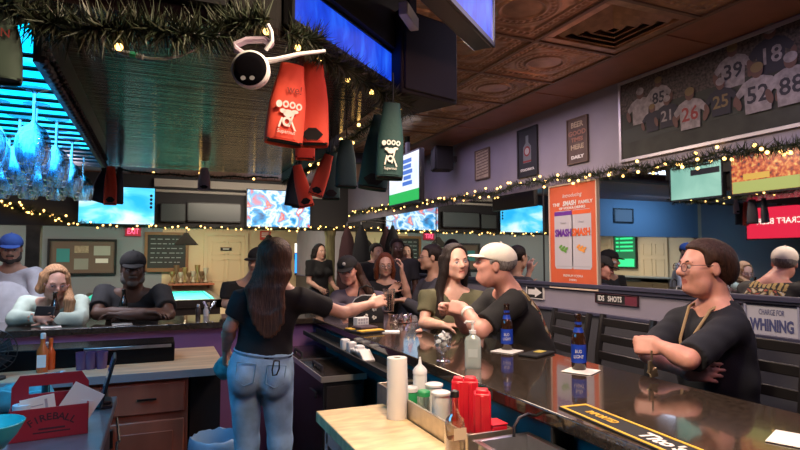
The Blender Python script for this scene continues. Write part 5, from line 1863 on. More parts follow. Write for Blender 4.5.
MB().bx(-.03, .03, .27, ZC - 2.10, -.04, -.01).build('mount', m_black, rs)

c_, w_, h_ = Vector((-3.3, HY - .03, 2.45)), .5, .26
fs_ = thing('framed_sign', 'small framed sign on the blue-lit upper wall, seen in the mirror', 'sign', mat=frame(c_, (1, 0, 0), UP))
MB().bx(-w_ / 2, w_ / 2, -h_ / 2, h_ / 2, -.02, 0).build('print', M('sign_grey', (.30, .32, .36), .6), fs_)
f = MB()
f.bx(-w_ / 2 - .03, -w_ / 2, -h_ / 2 - .03, h_ / 2 + .03, -.02, .012).bx(w_ / 2, w_ / 2 + .03, -h_ / 2 - .03, h_ / 2 + .03, -.02, .012).bx(-w_ / 2, w_ / 2, h_ / 2, h_ / 2 + .03, -.02, .012).bx(-w_ / 2, w_ / 2, -h_ / 2 - .03, -h_ / 2, -.02, .012)
f.build('frame', m_black, fs_)
# jackets on the post
for i, (px, py, lab, mm) in enumerate(((347, 240, 'dark maroon jacket hung on a hook beside the olive post', M('jacket_maroon', (.05, .02, .025), .9)), (361, 243, 'black jacket hung on a hook beside the olive post', M('jacket_black', (.012, .012, .015), .9)))):
    q = P(px, py, Y=8.3 - i * .45)
    t = thing('hung_jacket', lab, 'jacket', (q.x, 8.3 - i * .45, 1.05))
    m_ = MB()
    pr = [(.13, 0), (.15, .1), (.15, .35), (.13, .6), (.09, .8), (.04, .92), (.02, .98)]
    vs, fs = [], []
    n_ = 18
    for rr, zz in pr:
        for k in range(n_):
            an = 2 * math.pi * k / n_
            r2 = rr * (1 + .12 * math.sin(an * 5 + zz * 4))
            vs.append((math.cos(an) * r2, math.sin(an) * r2 * .55, zz))
    for j in range(len(pr) - 1):
        for k in range(n_):
            fs.append((j * n_ + k, j * n_ + (k + 1) % n_, (j + 1) * n_ + (k + 1) % n_, (j + 1) * n_ + k))
    m_.add(vs, fs)
    m_.build('cloth', mm, t, smooth=80)
    MB().tube([(0, 0, .96), (0, .0, 1.04), (XR - q.x - .02, 0, 1.06)], .006, 6).build('hook', m_steel, t)

# lamps in the ceiling that light the place
m_lampface = E('lamp_face', (1.0, .82, .6), 2.0)
t = thing('ceiling_light', 'round warm ceiling light over the butcher block table', 'ceiling light', (.75, 1.1, ZC))
MB().lathe([(.19, 0), (.19, -.02), (.17, -.03), (.17, -.01)], n=24).build('rim', m_beamw, t)
# ================================================================== people: one smooth surface grown from a distance field
def V3(p):
    return np.array([p[0], p[1], p[2]], dtype=np.float64)


def cap_f(a, b, ra, rb):
    a, b = V3(a), V3(b)
    ba = b - a
    l2 = max(1e-12, float(ba @ ba))

    def f(X, Y, Z):
        px, py, pz = X - a[0], Y - a[1], Z - a[2]
        t = np.clip((px * ba[0] + py * ba[1] + pz * ba[2]) / l2, 0, 1)
        return np.sqrt((px - t * ba[0]) ** 2 + (py - t * ba[1]) ** 2 + (pz - t * ba[2]) ** 2) - (ra + t * (rb - ra))
    r = max(ra, rb)
    return f, np.minimum(a, b) - r, np.maximum(a, b) + r


def cone_f(a, b, ra, rb, rnd=.004):
    """flat-ended tapered sleeve"""
    a, b = V3(a), V3(b)
    L = float(np.linalg.norm(b - a))
    u = (b - a) / L

    def f(X, Y, Z):
        px, py, pz = X - a[0], Y - a[1], Z - a[2]
        t = px * u[0] + py * u[1] + pz * u[2]
        rad = np.sqrt(np.maximum(px * px + py * py + pz * pz - t * t, 0))
        d1 = rad - (ra + np.clip(t / L, 0, 1) * (rb - ra))
        d2 = np.maximum(-t - ra * .5, t - L)
        return np.maximum(d1, d2)
    r = max(ra, rb)
    return f, np.minimum(a, b) - r, np.maximum(a, b) + r


def ell_f(c, r, Rm=None):
    c, r = V3(c), V3(r)
    Rm = np.eye(3) if Rm is None else np.asarray(Rm)
    m = max(r)

    def f(X, Y, Z):
        p = (X - c[0], Y - c[1], Z - c[2])
        q = [(Rm[0, i] * p[0] + Rm[1, i] * p[1] + Rm[2, i] * p[2]) for i in range(3)]
        k0 = np.sqrt((q[0] / r[0]) ** 2 + (q[1] / r[1]) ** 2 + (q[2] / r[2]) ** 2)
        k1 = np.sqrt((q[0] / r[0] ** 2) ** 2 + (q[1] / r[1] ** 2) ** 2 + (q[2] / r[2] ** 2) ** 2)
        return k0 * (k0 - 1) / np.maximum(k1, 1e-6)
    return f, c - m, c + m


def box_f(c, h, Rm=None, rd=.005):
    c, h = V3(c), V3(h) - rd
    Rm = np.eye(3) if Rm is None else np.asarray(Rm)
    m = float(np.linalg.norm(h)) + rd

    def f(X, Y, Z):
        p = (X - c[0], Y - c[1], Z - c[2])
        q = [np.abs(Rm[0, i] * p[0] + Rm[1, i] * p[1] + Rm[2, i] * p[2]) - h[i] for i in range(3)]
        return np.sqrt(sum(np.maximum(a_, 0) ** 2 for a_ in q)) + np.minimum(np.maximum(np.maximum(q[0], q[1]), q[2]), 0) - rd
    return f, c - m, c + m


def U(pr, k=.02):
    return ('u', pr, k)


def S(pr, k=.01):
    return ('s', pr, k)


def sdf_arrays(ops, vox, fold=0.0, fscale=(14, 14, 9), seed=0):
    us = [o for o in ops if o[0] == 'u']
    lo = np.min([o[1][1] for o in us], axis=0) - 3 * vox - fold
    hi = np.max([o[1][2] for o in us], axis=0) + 3 * vox + fold
    n = np.ceil((hi - lo) / vox).astype(int) + 1
    F = np.full(tuple(n), 0.3, dtype=np.float32)
    ax = [lo[i] + np.arange(n[i]) * vox for i in range(3)]
    for kind, (f, a, b), k in ops:
        i0 = np.maximum(0, np.floor((a - k - 2.5 * vox - lo) / vox).astype(int))
        i1 = np.minimum(n, np.ceil((b + k + 2.5 * vox - lo) / vox).astype(int) + 1)
        if np.any(i1 <= i0):
            continue
        sl = tuple(slice(i0[i], i1[i]) for i in range(3))
        d = f(ax[0][sl[0]][:, None, None], ax[1][sl[1]][None, :, None], ax[2][sl[2]][None, None, :])
        cur = F[sl]
        if kind == 'u':
            h = np.maximum(k - np.abs(cur - d), 0) / k
            F[sl] = np.minimum(cur, d) - h * h * k * .25
        else:
            d = -d
            h = np.maximum(k - np.abs(cur - d), 0) / k
            F[sl] = np.maximum(cur, d) + h * h * k * .25
    if fold:
        X, Y, Z = ax[0][:, None, None], ax[1][None, :, None], ax[2][None, None, :]
        s_ = seed
        w = np.sin(X * fscale[0] * 2 + Z * fscale[2] * 3 + s_) * np.sin(Y * fscale[1] * 2.3 - Z * fscale[2] * 2 + s_ * 2) + .6 * np.sin((X + Y) * fscale[0] * 3.1 + Z * fscale[2] * 5 + s_)
        F += (fold * w * .6).astype(np.float32)
    return F, lo


def nets(F, lo, vox):
    s = F < 0
    nx, ny, nz = F.shape
    sh = [(i, j, k) for i in (0, 1) for j in (0, 1) for k in (0, 1)]

    def cs(A, o):
        return A[o[0]:nx - 1 + o[0], o[1]:ny - 1 + o[1], o[2]:nz - 1 + o[2]]
    cnt = np.zeros((nx - 1, ny - 1, nz - 1), dtype=np.int8)
    for o in sh:
        cnt += cs(s, o)
    act = (cnt > 0) & (cnt < 8)
    idx = np.full(act.shape, -1, dtype=np.int64)
    cells = np.argwhere(act)
    idx[act] = np.arange(len(cells))
    fv = {o: F[cells[:, 0] + o[0], cells[:, 1] + o[1], cells[:, 2] + o[2]] for o in sh}
    acc = np.zeros((len(cells), 3))
    num = np.zeros(len(cells))
    for a_ in sh:
        for d in range(3):
            if a_[d]:
                continue
            b_ = list(a_)
            b_[d] = 1
            b_ = tuple(b_)
            fa, fb = fv[a_], fv[b_]
            mk = (fa < 0) != (fb < 0)
            t = np.where(mk, fa / np.where(mk, fa - fb, 1), 0)
            p = np.tile(np.array(a_, float), (len(cells), 1))
            p[:, d] += t
            acc += p * mk[:, None]
            num += mk
    verts = (cells + acc / np.maximum(num, 1)[:, None]) * vox + lo
    faces = []
    for d in range(3):
        e1, e2 = (d + 1) % 3, (d + 2) % 3
        sl0, sl1 = [slice(None)] * 3, [slice(None)] * 3
        sl0[d], sl1[d] = slice(0, -1), slice(1, None)
        diff = s[tuple(sl0)] != s[tuple(sl1)]
        pts = np.argwhere(diff)
        ok = (pts[:, e1] > 0) & (pts[:, e2] > 0) & (pts[:, e1] < F.shape[e1] - 1) & (pts[:, e2] < F.shape[e2] - 1)
        pts = pts[ok]
        if not len(pts):
            continue
        q = []
        for (o1, o2) in ((-1, -1), (0, -1), (0, 0), (-1, 0)):
            c_ = pts.copy()
            c_[:, e1] += o1
            c_[:, e2] += o2
            q.append(idx[c_[:, 0], c_[:, 1], c_[:, 2]])
        q = np.stack(q, 1)
        fl = s[pts[:, 0], pts[:, 1], pts[:, 2]]
        q[~fl] = q[~fl][:, ::-1]
        faces.append(q)
    return verts, np.concatenate(faces)


def sdf_mesh(name, ops, vox, mats, parent=None, base=None, fold=0.0, seed=0, zone=None):
    F, lo = sdf_arrays(ops, vox, fold, seed=seed)
    v, f = nets(F, lo, vox)
    # one smoothing pass
    acc = np.zeros_like(v)
    cn = np.zeros(len(v))
    for i in range(4):
        a_, b_ = f[:, i], f[:, (i + 1) % 4]
        np.add.at(acc, a_, v[b_])
        np.add.at(acc, b_, v[a_])
        np.add.at(cn, a_, 1)
        np.add.at(cn, b_, 1)
    v = v * .55 + .45 * acc / np.maximum(cn, 1)[:, None]
    me = bpy.data.meshes.new(name)
    b0 = V3(base) if base is not None else np.zeros(3)
    vv = v - b0
    me.vertices.add(len(vv))
    me.vertices.foreach_set('co', vv.astype(np.float32).ravel())
    me.loops.add(len(f) * 4)
    me.loops.foreach_set('vertex_index', f.astype(np.int32).ravel())
    me.polygons.add(len(f))
    me.polygons.foreach_set('loop_start', np.arange(0, len(f) * 4, 4, dtype=np.int32))
    mats = mats if isinstance(mats, (list, tuple)) else [mats]
    for m in mats:
        me.materials.append(m)
    if zone is not None:
        cen = v[f].mean(axis=1)
        me.polygons.foreach_set('material_index', zone(cen).astype(np.int32))
    me.update(calc_edges=True)
    me.validate()
    me.shade_smooth()
    o = bpy.data.objects.new(name, me)
    COL.objects.link(o)
    if parent is not None:
        o.parent = parent
    elif base is not None:
        o.location = base
    return o


def rotm(yaw, pitch=0.0, roll=0.0):
    """columns: right, front, up; yaw turns from +Y towards -X; pitch > 0 looks up; roll > 0 tips to the right"""
    return np.array(Matrix.Rotation(yaw, 3, 'Z') @ Matrix.Rotation(pitch, 3, 'X') @ Matrix.Rotation(roll, 3, 'Y'))


class Head:
    def __init__(s, c, yaw, pitch=0, roll=0, size=1.0):
        s.c, s.R, s.s = V3(c), rotm(yaw, pitch, roll), size

    def p(s, r, f, u):
        return s.c + s.R @ (np.array([r, f, u]) * s.s)

    def cap(s, a, b, ra, rb=None):
        return cap_f(s.p(*a), s.p(*b), ra * s.s, (ra if rb is None else rb) * s.s)

    def ell(s, c, r, rot=None):
        Rm = s.R if rot is None else s.R @ rot
        return ell_f(s.p(*c), np.array(r) * s.s, Rm)

    def box(s, c, h, rot=None, rd=.006):
        Rm = s.R if rot is None else s.R @ rot
        return box_f(s.p(*c), np.array(h) * s.s, Rm, rd)

    def loc(s, P_):
        return (P_ - s.c) @ s.R / s.s

    def face_ops(s, female=False, mouth=0, jowl=0.0, nose=1.0):
        jw = .052 if female else .058 + jowl * .01
        o = [U(s.ell((0, -.014, .032), (.075, .096, .084)), .02),
             U(s.ell((0, .028, -.025), (.064, .064, .080)), .03),
             U(s.cap((-jw * .62, .022, -.072), (jw * .62, .022, -.072), .030), .03),
             U(s.ell((0, .068, -.093), (.025, .024, .021)), .024),
             U(s.cap((-.036, .074, .022), (.036, .074, .022), .012), .018),
             U(s.ell((-.040, .060, -.018), (.022, .022, .022)), .022),
             U(s.ell((.040, .060, -.018), (.022, .022, .022)), .022),
             S(s.ell((-.032, .094, .004), (.018, .015, .011)), .012),
             S(s.ell((.032, .094, .004), (.018, .015, .011)), .012),
             U(s.cap((0, .082, .014), (0, .102 + .004 * nose, -.022), .0095, .0135 * nose), .010),
             U(s.ell((0, .094, -.029), (.019 * nose, .014, .010)), .008),
             U(s.ell((0, .080, -.056), (.024, .013, .008)), .008),
             U(s.ell((0, .078, -.068), (.022, .013, .009)), .008)]
        if mouth:
            o.append(S(s.ell((0, .096, -.0605), (.019, .018, .003 + .007 * mouth)), .004))
        else:
            o.append(S(s.ell((0, .097, -.062), (.022, .010, .0025)), .004))
        for sg in (-1, 1):
            o.append(U(s.ell((sg * .077, -.012, -.004), (.011, .020, .032), np.array(Matrix.Rotation(R(-15), 3, 'X'))), .008))
            o.append(S(s.ell((sg * .090, -.008, -.002), (.007, .010, .018)), .006))
        if jowl:
            o.append(U(s.ell((0, .018, -.100), (.050, .045, .028 * (1 + jowl))), .03))
        return o

    def zone(s, P_):
        q = s.loc(P_)
        z = np.zeros(len(P_), dtype=np.int32)
        lips = (np.abs(q[:, 0]) < .025 - np.abs(q[:, 2] + .062) * .5) & (np.abs(q[:, 2] + .062) < .0115) & (q[:, 1] > .076)
        z[lips] = 1
        return z


m_eyew = M('eye_white', (.36, .33, .32), .35)
m_iris = M('eye_iris', (.03, .02, .015), .15)
SKIN = {}


def skin(name, col):
    m = M('skin_' + name, col, .48, noise=.10, nscale=25, sss=.08)
    l = M('lips_' + name, (col[0] * .72, col[1] * .48, col[2] * .5), .4)
    return [m, l]


sk_fair = skin('fair', (.62, .36, .27))
sk_rosy = skin('rosy', (.62, .30, .23))
sk_tan = skin('tan', (.50, .29, .20))
sk_dark = skin('dark', (.095, .048, .032))


def finger_chain(ops, base, d, lat, nrm, lens, r0, curl, k=.006):
    """d: pointing direction; curls towards nrm"""
    p = V3(base)
    dv, nv = V3(d), V3(nrm)
    r = r0
    for i, L in enumerate(lens):
        an = curl[i]
        nd = dv * math.cos(an) + nv * math.sin(an)
        nn_ = -dv * math.sin(an) + nv * math.cos(an)
        dv, nv = nd, nn_
        q = p + dv * L
        ops.append(U(cap_f(p, q, r, r * .90), k))
        p = q
        r *= .90


def hand_ops(wr, d, nrm, side, curl=(.3, .4, .3), s=1.0, spread=.06, thumb=(.5, .3)):
    """wr wrist, d towards the fingers, nrm palm side, side +1 when the thumb lies on d x nrm, else -1"""
    d = V3(d) / np.linalg.norm(d)
    n = V3(nrm) - d * (V3(nrm) @ d)
    n /= np.linalg.norm(n)
    lat = np.cross(d, n) * side          # thumb side
    o = []
    Rm = np.stack([lat, d, n], 1)
    c = V3(wr) + d * .050 * s
    o.append(U(box_f(c, (.038 * s, .046 * s, .0135 * s), Rm, .012 * s), .015))
    o.append(U(ell_f(V3(wr) + d * .03 * s + lat * .018 * s + n * .008 * s, (.020 * s, .032 * s, .016 * s), Rm), .012))
    lens = [(.040, .025, .020), (.045, .029, .022), (.041, .027, .021), (.032, .020, .017)]
    for i in range(4):
        off = (.030 - .0195 * i) * s
        b = V3(wr) + d * (.092 - (.004 if i in (0, 2) else .010 if i == 3 else 0)) * s + lat * off
        dd = d + lat * spread * (1.3 - i)
        dd /= np.linalg.norm(dd)
        finger_chain(o, b, dd, lat, n, [L * s for L in lens[i]], .0092 * s * (1 - .05 * (i == 3)), [c_ * (1 + .12 * i) for c_ in curl])
    if curl[0] > 1:
        thumb = (.12, .75)
    tb = V3(wr) + d * .028 * s + lat * .030 * s + n * .004 * s
    td = d * math.cos(thumb[0]) + lat * math.sin(thumb[0]) + n * .25
    td /= np.linalg.norm(td)
    finger_chain(o, tb, td, lat, n, [.038 * s, .030 * s, .024 * s], .0112 * s, [0, thumb[1], thumb[1]], .008)
    return o


def mixp(a, b, t):
    return V3(a) * (1 - t) + V3(b) * t


def person(label, head, nb, pel, shL, elL, wrL, shR, elR, wrR, skn, shirt, pants, hair=None, female=False, mouth=0, jowl=0, vox=.009, cvox=None,
           sleeve='short', handL=None, handR=None, legs='seat', face_dir=None, chest=(.165, .112), belly=(.150, .115), hipw=.165, extra=None, neck_r=.055,
           vneck=0.0, hem=.13, knees=None, feet=None, shirt_end=None, shirt_zone=None, arm_s=1.0, nose=1.0, eyes=True, glasses=None, fold=.0035, seed=0, beard=None, brows=(.05, .03, .02), name='person', group=None, hand_s=1.0, collar=.0):
    """head: Head; nb neck base; pel pelvis; the limbs' joints in room coordinates"""
    cvox = cvox or vox
    base = Vector((pel[0], pel[1], 0))
    nb, pel = V3(nb), V3(pel)
    shL, elL, wrL, shR, elR, wrR = map(V3, (shL, elL, wrL, shR, elR, wrR))
    up = (nb - pel) / np.linalg.norm(nb - pel)
    rt = shR - shL
    rt = rt - up * (rt @ up)
    rt /= np.linalg.norm(rt)
    fw = np.cross(up, rt)
    TR = np.stack([rt, fw, up], 1)
    L = float(np.linalg.norm(nb - pel))

    def torso(g):
        ch = pel + up * L * .66 + fw * .012
        o = [U(ell_f(ch, (chest[0] + g, chest[1] + g, L * .30), TR), .05),
             U(ell_f(pel + up * L * .34 + fw * .015, (belly[0] + g, belly[1] + g, L * .30), TR), .07),
             U(ell_f(pel + up * .01, (hipw + g, .120 + g, .13), TR), .06),
             U(cap_f(pel + up * L * .90 + rt * .05, shR - up * .012, .060 + g, .056 + g), .05),
             U(cap_f(pel + up * L * .90 - rt * .05, shL - up * .012, .060 + g, .056 + g), .05)]
        if female:
            for sg in (-1, 1):
                o.append(U(ell_f(ch + rt * sg * .072 + fw * (chest[1] - .012) - up * .03, (.066 + g, .06 + g, .066), TR), .04))
        return o
    # legs
    hL, hR = pel - rt * .085 - up * .03, pel + rt * .085 - up * .03
    hz = pel[2]
    if knees is None:
        if legs == 'seat':
            fd = V3((fw[0], fw[1], 0))
            fd /= np.linalg.norm(fd)
            knees = [hL + fd * .34 - rt * .04 - np.array([0, 0, .01]), hR + fd * .34 + rt * .04 - np.array([0, 0, .01])]
            feet = [knees[0] - np.array([0, 0, .42]) - fd * .04, knees[1] - np.array([0, 0, .42]) - fd * .04]
        else:
            fd = V3((fw[0], fw[1], 0))
            fd /= np.linalg.norm(fd)
            knees = [np.array([hL[0], hL[1], hz * .53]) + fd * .02, np.array([hR[0], hR[1], hz * .53]) + fd * .02]
            feet = [np.array([hL[0], hL[1], .09]), np.array([hR[0], hR[1], .09])]
    fd = V3((fw[0], fw[1], 0))
    fd /= np.linalg.norm(fd)

    def legops(g):
        o = []
        for h, kn, ft in ((hL, knees[0], feet[0]), (hR, knees[1], feet[1])):
            o += [U(cap_f(h, kn, .082 + g, .058 + g), .03), U(cap_f(kn, ft, .056 + g, .042 + g), .02),
                  U(cap_f(V3(kn) * .62 + V3(ft) * .38 - fd * .012, V3(kn) * .35 + V3(ft) * .65, .052 + g, .042 + g), .02)]
        return o
    body = head.face_ops(female, mouth, jowl, nose)
    sk_n = head.p(0, -.036, -.050)
    body.append(U(cap_f(sk_n, nb + up * .0, neck_r, neck_r * 1.08), .018))
    body += torso(-.016)
    body.append(U(cap_f(nb - up * .03, nb + (shR - nb) * .5, .045, .04), .05))
    body.append(U(cap_f(nb - up * .03, nb + (shL - nb) * .5, .045, .04), .05))
    a_ = arm_s
    for sh_, el, wr in ((shL, elL, wrL), (shR, elR, wrR)):
        body += [U(cap_f(sh_, el, .044 * a_, .037 * a_), .02), U(cap_f(el, mixp(el, wr, .35), .037 * a_, .039 * a_), .015), U(cap_f(mixp(el, wr, .3), wr, .039 * a_, .026 * a_), .015)]
    if handL:
        body += hand_ops(wrL, handL[0], handL[1], handL[2], *handL[3:4], s=hand_s) if len(handL) > 3 else hand_ops(wrL, handL[0], handL[1], handL[2], s=hand_s)
    if handR:
        body += hand_ops(wrR, handR[0], handR[1], handR[2], *handR[3:4], s=hand_s) if len(handR) > 3 else hand_ops(wrR, handR[0], handR[1], handR[2], s=hand_s)
    body += legops(-.012)
    for ft in feet:
        body.append(U(cap_f(V3(ft) + np.array([0, 0, -.03]) - fd * .03, V3(ft) + np.array([0, 0, -.055]) + fd * .15, .040, .030), .03))
    o = sdf_mesh(name, body, vox, skn, None, base, zone=head.zone)
    tag(o, label, 'person', group)
    # shirt
    if shirt is not None:
        so = torso(.006)
        for sh_, el, wr in ((shL, elL, wrL), (shR, elR, wrR)):
            if sleeve == 'short':
                e_ = mixp(sh_, el, .72 if shirt_end is None else shirt_end)
                so.append(U(cone_f(sh_, e_, .062 * a_, .062 * a_), .03))
            else:
                so += [U(cap_f(sh_, el, .058 * a_, .052 * a_), .03), U(cone_f(el, mixp(el, wr, .93), .052 * a_, .040 * a_), .02)]
        so.append(S(cap_f(nb - up * (.012 + vneck * .2) + fw * vneck * .3, head.c, neck_r + .010, neck_r + .02), .012))
        if vneck:
            so.append(S(cap_f(nb + fw * .08, nb - up * vneck + fw * (chest[1] + .01), .045, .012), .015))
        # open hem
        so.append(S(box_f(pel - up * (hem + .25), (.5, .5, .25), TR, .01), .008))
        sob = sdf_mesh('shirt', so, cvox, shirt, o, base, fold=fold, seed=seed, zone=None if shirt_zone is None else (lambda q_: shirt_zone(q_, pel, TR)))
    if pants is not None:
        po = legops(.004) + [U(ell_f(pel + up * .01, (hipw + .002, .122, .125), TR), .05)]
        po.append(S(box_f(pel + up * (.06 + .25), (.5, .5, .25), TR, .01), .01))
        sdf_mesh('trousers', po, max(cvox, .010), pants, o, base, fold=.002, seed=seed + 1)
        sho = []
        for ft in feet:
            sho.append(U(cap_f(V3(ft) + np.array([0, 0, -.03]) - fd * .035, V3(ft) + np.array([0, 0, -.052]) + fd * .16, .047, .036), .03))
        sdf_mesh('shoes', sho, .012, M('shoe_black', (.02, .02, .022), .5), o, base)
    # hair
    if hair is not None:
        hm, kind = hair[0], hair[1]
        ho = []
        if kind != 'none':
            hh = .012 if kind != 'short_thick' else .014
            ho.append(U(head.ell((0, -.020, .040), (.076 + hh, .098 + hh, .082 + hh * (1.0 if kind != 'capped' else .2))), .01))
            front = .044 if kind in ('long', 'long_back') else .034
            ho.append(S(head.box((0, front + .10, -.0 if kind in ('long', 'long_back') else -.020), (.2, .10, .100), rd=.03), .02))
            ho.append(S(head.box((0, .02 + .09, -.10), (.2, .09, .10), rd=.02), .02))
            if kind in ('long', 'long_back'):
                ho.append(S(head.ell((0, .085, .058), (.045, .05, .050)), .02))
            if kind == 'short_thick':
                ho.append(U(head.ell((0, -.085, .004), (.074, .068, .092)), .03))
            if kind in ('short', 'short_thick', 'capped'):
                ho.append(S(head.box((0, -.025 + .15, -.12), (.2, .15, .105), rd=.02), .02))
                ho.append(S(head.box((0, 0, -.175), (.2, .2, .095), rd=.02), .03))
                for sg in (-1, 1):
                    ho.append(S(head.ell((sg * .088, -.010, -.006), (.03, .026, .036)), .008))
        for st in hair[2] if len(hair) > 2 else []:
            pts, r0, r1 = st
            for i in range(len(pts) - 1):
                ta, tb_ = i / (len(pts) - 1), (i + 1) / (len(pts) - 1)
                ho.append(U(cap_f(pts[i], pts[i + 1], r0 + (r1 - r0) * ta, r0 + (r1 - r0) * tb_), .015))
        sdf_mesh('hair', ho, min(vox, .007), hm, o, base, fold=.0025 if kind.startswith('long') else .0015, seed=seed)
    if beard is not None:
        bo = [U(head.cap((-.045, .022, -.075), (.045, .022, -.075), .037), .02), U(head.ell((0, .058, -.092), (.036, .034, .034)), .02),
              U(head.cap((-.064, .0, -.04), (-.045, .022, -.075), .018, .03), .01), U(head.cap((.064, .0, -.04), (.045, .022, -.075), .018, .03), .01),
              U(head.cap((-.024, .088, -.050), (.024, .088, -.050), .0075), .006),
              S(head.ell((0, .10, -.064), (.021, .02, .009)), .006)]
        sdf_mesh('beard', bo, min(vox, .006), beard, o, base, fold=.001)
    if eyes:
        for sg in (-1, 1):
            e = MB()
            q = head.p(sg * .032, .0765, .003) - V3(base)
            e.ball(q, .0118 * head.s, 10)
            f_ = head.R @ np.array([0, 1, 0])
            ir = head.p(sg * .032, .0820, .002) - V3(base)
            e.ball(ir, .0068 * head.s, 8, mi=1)
            e.build('eye', [m_eyew, m_iris], o, smooth=60)
        if brows:
            bm_ = M('brow_%d_%d' % (int(brows[0] * 100), int(brows[1] * 100)), brows, .8)
            for sg in (-1, 1):
                MB().tube([Vector(head.p(sg * .014, .0875, .022) - V3(base)), Vector(head.p(sg * .032, .0865, .028) - V3(base)), Vector(head.p(sg * .050, .074, .023) - V3(base))], [.0035, .004, .002], 6).build('eyebrow', bm_, o)
    if glasses:
        g = MB()
        for sg in (-1, 1):
            cen = head.p(sg * .034, .104, .0) - V3(base)
            rx, uz, fy = head.R[:, 0], head.R[:, 2], head.R[:, 1]
            ring = [Vector(cen + rx * math.cos(t) * .024 + uz * math.sin(t) * .018) for t in [2 * math.pi * k / 20 for k in range(21)]]
            g.tube(ring, .0016, 5)
            g.tube([Vector(cen + rx * sg * .024 + uz * .006), Vector(head.p(sg * .078, .06, .012) - V3(base)), Vector(head.p(sg * .082, -.02, .012) - V3(base))], .0016, 5)
        g.tube([Vector(head.p(-.010, .106, .004) - V3(base)), Vector(head.p(0, .110, .008) - V3(base)), Vector(head.p(.010, .106, .004) - V3(base))], .0016, 5)
        gl_ = g.build('glasses', glasses, o)
        for sg in (-1, 1):
            lz = MB()
            cen = head.p(sg * .034, .104, .0) - V3(base)
            lz.add([tuple(cen + rx * math.cos(t) * .023 + uz * math.sin(t) * .017) for t in [2 * math.pi * k / 16 for k in range(16)]], [tuple(range(16))])
            lz.build('lens', glassmat('lens', (.9, .92, .95), .12), gl_, smooth=0)
    return o, base, TR


def capwear(o, base, head, mat, back=False, brimmat=None, mark=None, vox=.005):
    ops = [U(head.ell((0, -.016, .050), (.090, .112, .086)), .01), S(head.box((0, 0, -.06), (.2, .2, .092), rd=.004), .006),
           S(head.ell((0, -.016, .044), (.082, .104, .080)), .004)]
    c = sdf_mesh('cap', ops, vox, mat, o, base)
    bo = [U(head.ell((0, .088, .036), (.074, .078, .010), np.array(Matrix.Rotation(R(-8), 3, 'X'))), .004), S(head.ell((0, -.02, .05), (.080, .100, .12)), .004)]
    bo += [S(head.box((0, 0, -.02), (.3, .3, .03), rd=.004), .004)] if False else []
    b_ = sdf_mesh('cap_brim', bo, min(vox, .005), brimmat or mat, c)
    b_.data.transform(Matrix.Translation(-Vector(base)))
    q = head.p(0, -.016, .136) - V3(base)
    MB().ball(q, .008, 8).build('cap_button', mat, c)
    return c


hairm = lambda n, c: M('hair_' + n, c, .5, spec=.25, noise=.5, nscale=9, stretch=(14, 14, 1.2), bump=.7, bscale=12)
h_blond = hairm('blond', (.40, .22, .11))
h_dark = hairm('dark', (.016, .010, .008))
h_brown = hairm('brown', (.040, .018, .011))
h_brunet = hairm('brunette', (.085, .038, .022))
h_red = hairm('auburn', (.16, .045, .02))
h_grey = hairm('grey', (.22, .21, .20))
fab = lambda n, c, r=.85: M('fabric_' + n, c, r, bump=.15, bscale=220, noise=.12, nscale=12)
f_black = fab('black', (.008, .008, .009))
f_black2 = fab('black_knit', (.010, .0095, .010))
f_char = fab('charcoal', (.030, .030, .036))
f_navy = fab('navy', (.007, .009, .015))
f_mint = fab('mint', (.46, .56, .48))
f_white = fab('white', (.58, .58, .62))
f_olive = fab('olive', (.085, .080, .040))
f_denim = M('denim', (.34, .55, .74), .8, noise=.3, nscale=9, bump=.2, bscale=300)
f_dkden = M('denim_dark', (.035, .045, .075), .8)
f_mauve = fab('mauve', (.12, .10, .14))

D_ = lambda x, y, z: np.array([x, y, z], float)
rgt = V3(C_R)
fwd = V3((math.sin(YAW), math.cos(YAW), 0))
upz = D_(0, 0, 1)


def Pd(px, py, d):
    return V3(P(px, py, d=d))


# ---- 1. bartender, back to the camera, reaching right
D0 = 2.85
hc = Pd(276, 263, D0)
hd = Head(hc, R(-28), R(-4), 0, .98)
pelv = Pd(262, 364, D0)
nb_ = Pd(272, 288, D0)
sL, sR = Pd(243, 300, D0 - .04), Pd(302, 299, D0 + .02)
eR, wR = Pd(343, 313, D0 + .14), Pd(371, 304, D0 + .28)
eL, wL = Pd(230, 327, D0 - .05), Pd(226, 349, D0 + .13)
kn = [Pd(247, 440, D0 + .02), Pd(280, 440, D0 + .02)]
ft = [V3((kn[0][0] - .01, kn[0][1] - .05, .09)), V3((kn[1][0] + .01, kn[1][1] - .05, .09))]
hdir = wR - eR
strands = []
for k in range(9):
    t = (k - 4) / 4
    top = hd.p(.062 * t, -.085 + .05 * t * t, .03)
    midp = nb_ + rgt * (.082 * t - .01) - fwd * (.105) + upz * .0
    lowp = Pd(268 + 15 * t, 338 - 14 * t * t, D0 - .15)
    strands.append(([top, hd.p(.076 * t, -.095 + .04 * t * t, -.06), midp, mixp(midp, lowp, .55), lowp], .027, .007))
o, b_, TR = person('person with long brown hair in black shirt and pale jeans, reaching right behind the bar', hd, nb_, pelv, sL, eL, wL, sR, eR, wR, sk_fair, f_black, None,
                   hair=(h_brunet, 'long_back', strands), female=True, vox=.007, legs='stand', knees=kn, feet=ft, chest=(.140, .10), belly=(.128, .098), hipw=.150,
                   handR=(hdir, -upz * .4 + fwd * .9 - rgt * .1, 1, (.25, .35, .3)), handL=(D_(0.05, .35, -.8), rgt, -1, (.7, .8, .5)), sleeve='short', hem=-.055, shirt_end=.62, arm_s=.88, neck_r=.048, hand_s=.92, eyes=True, seed=2)
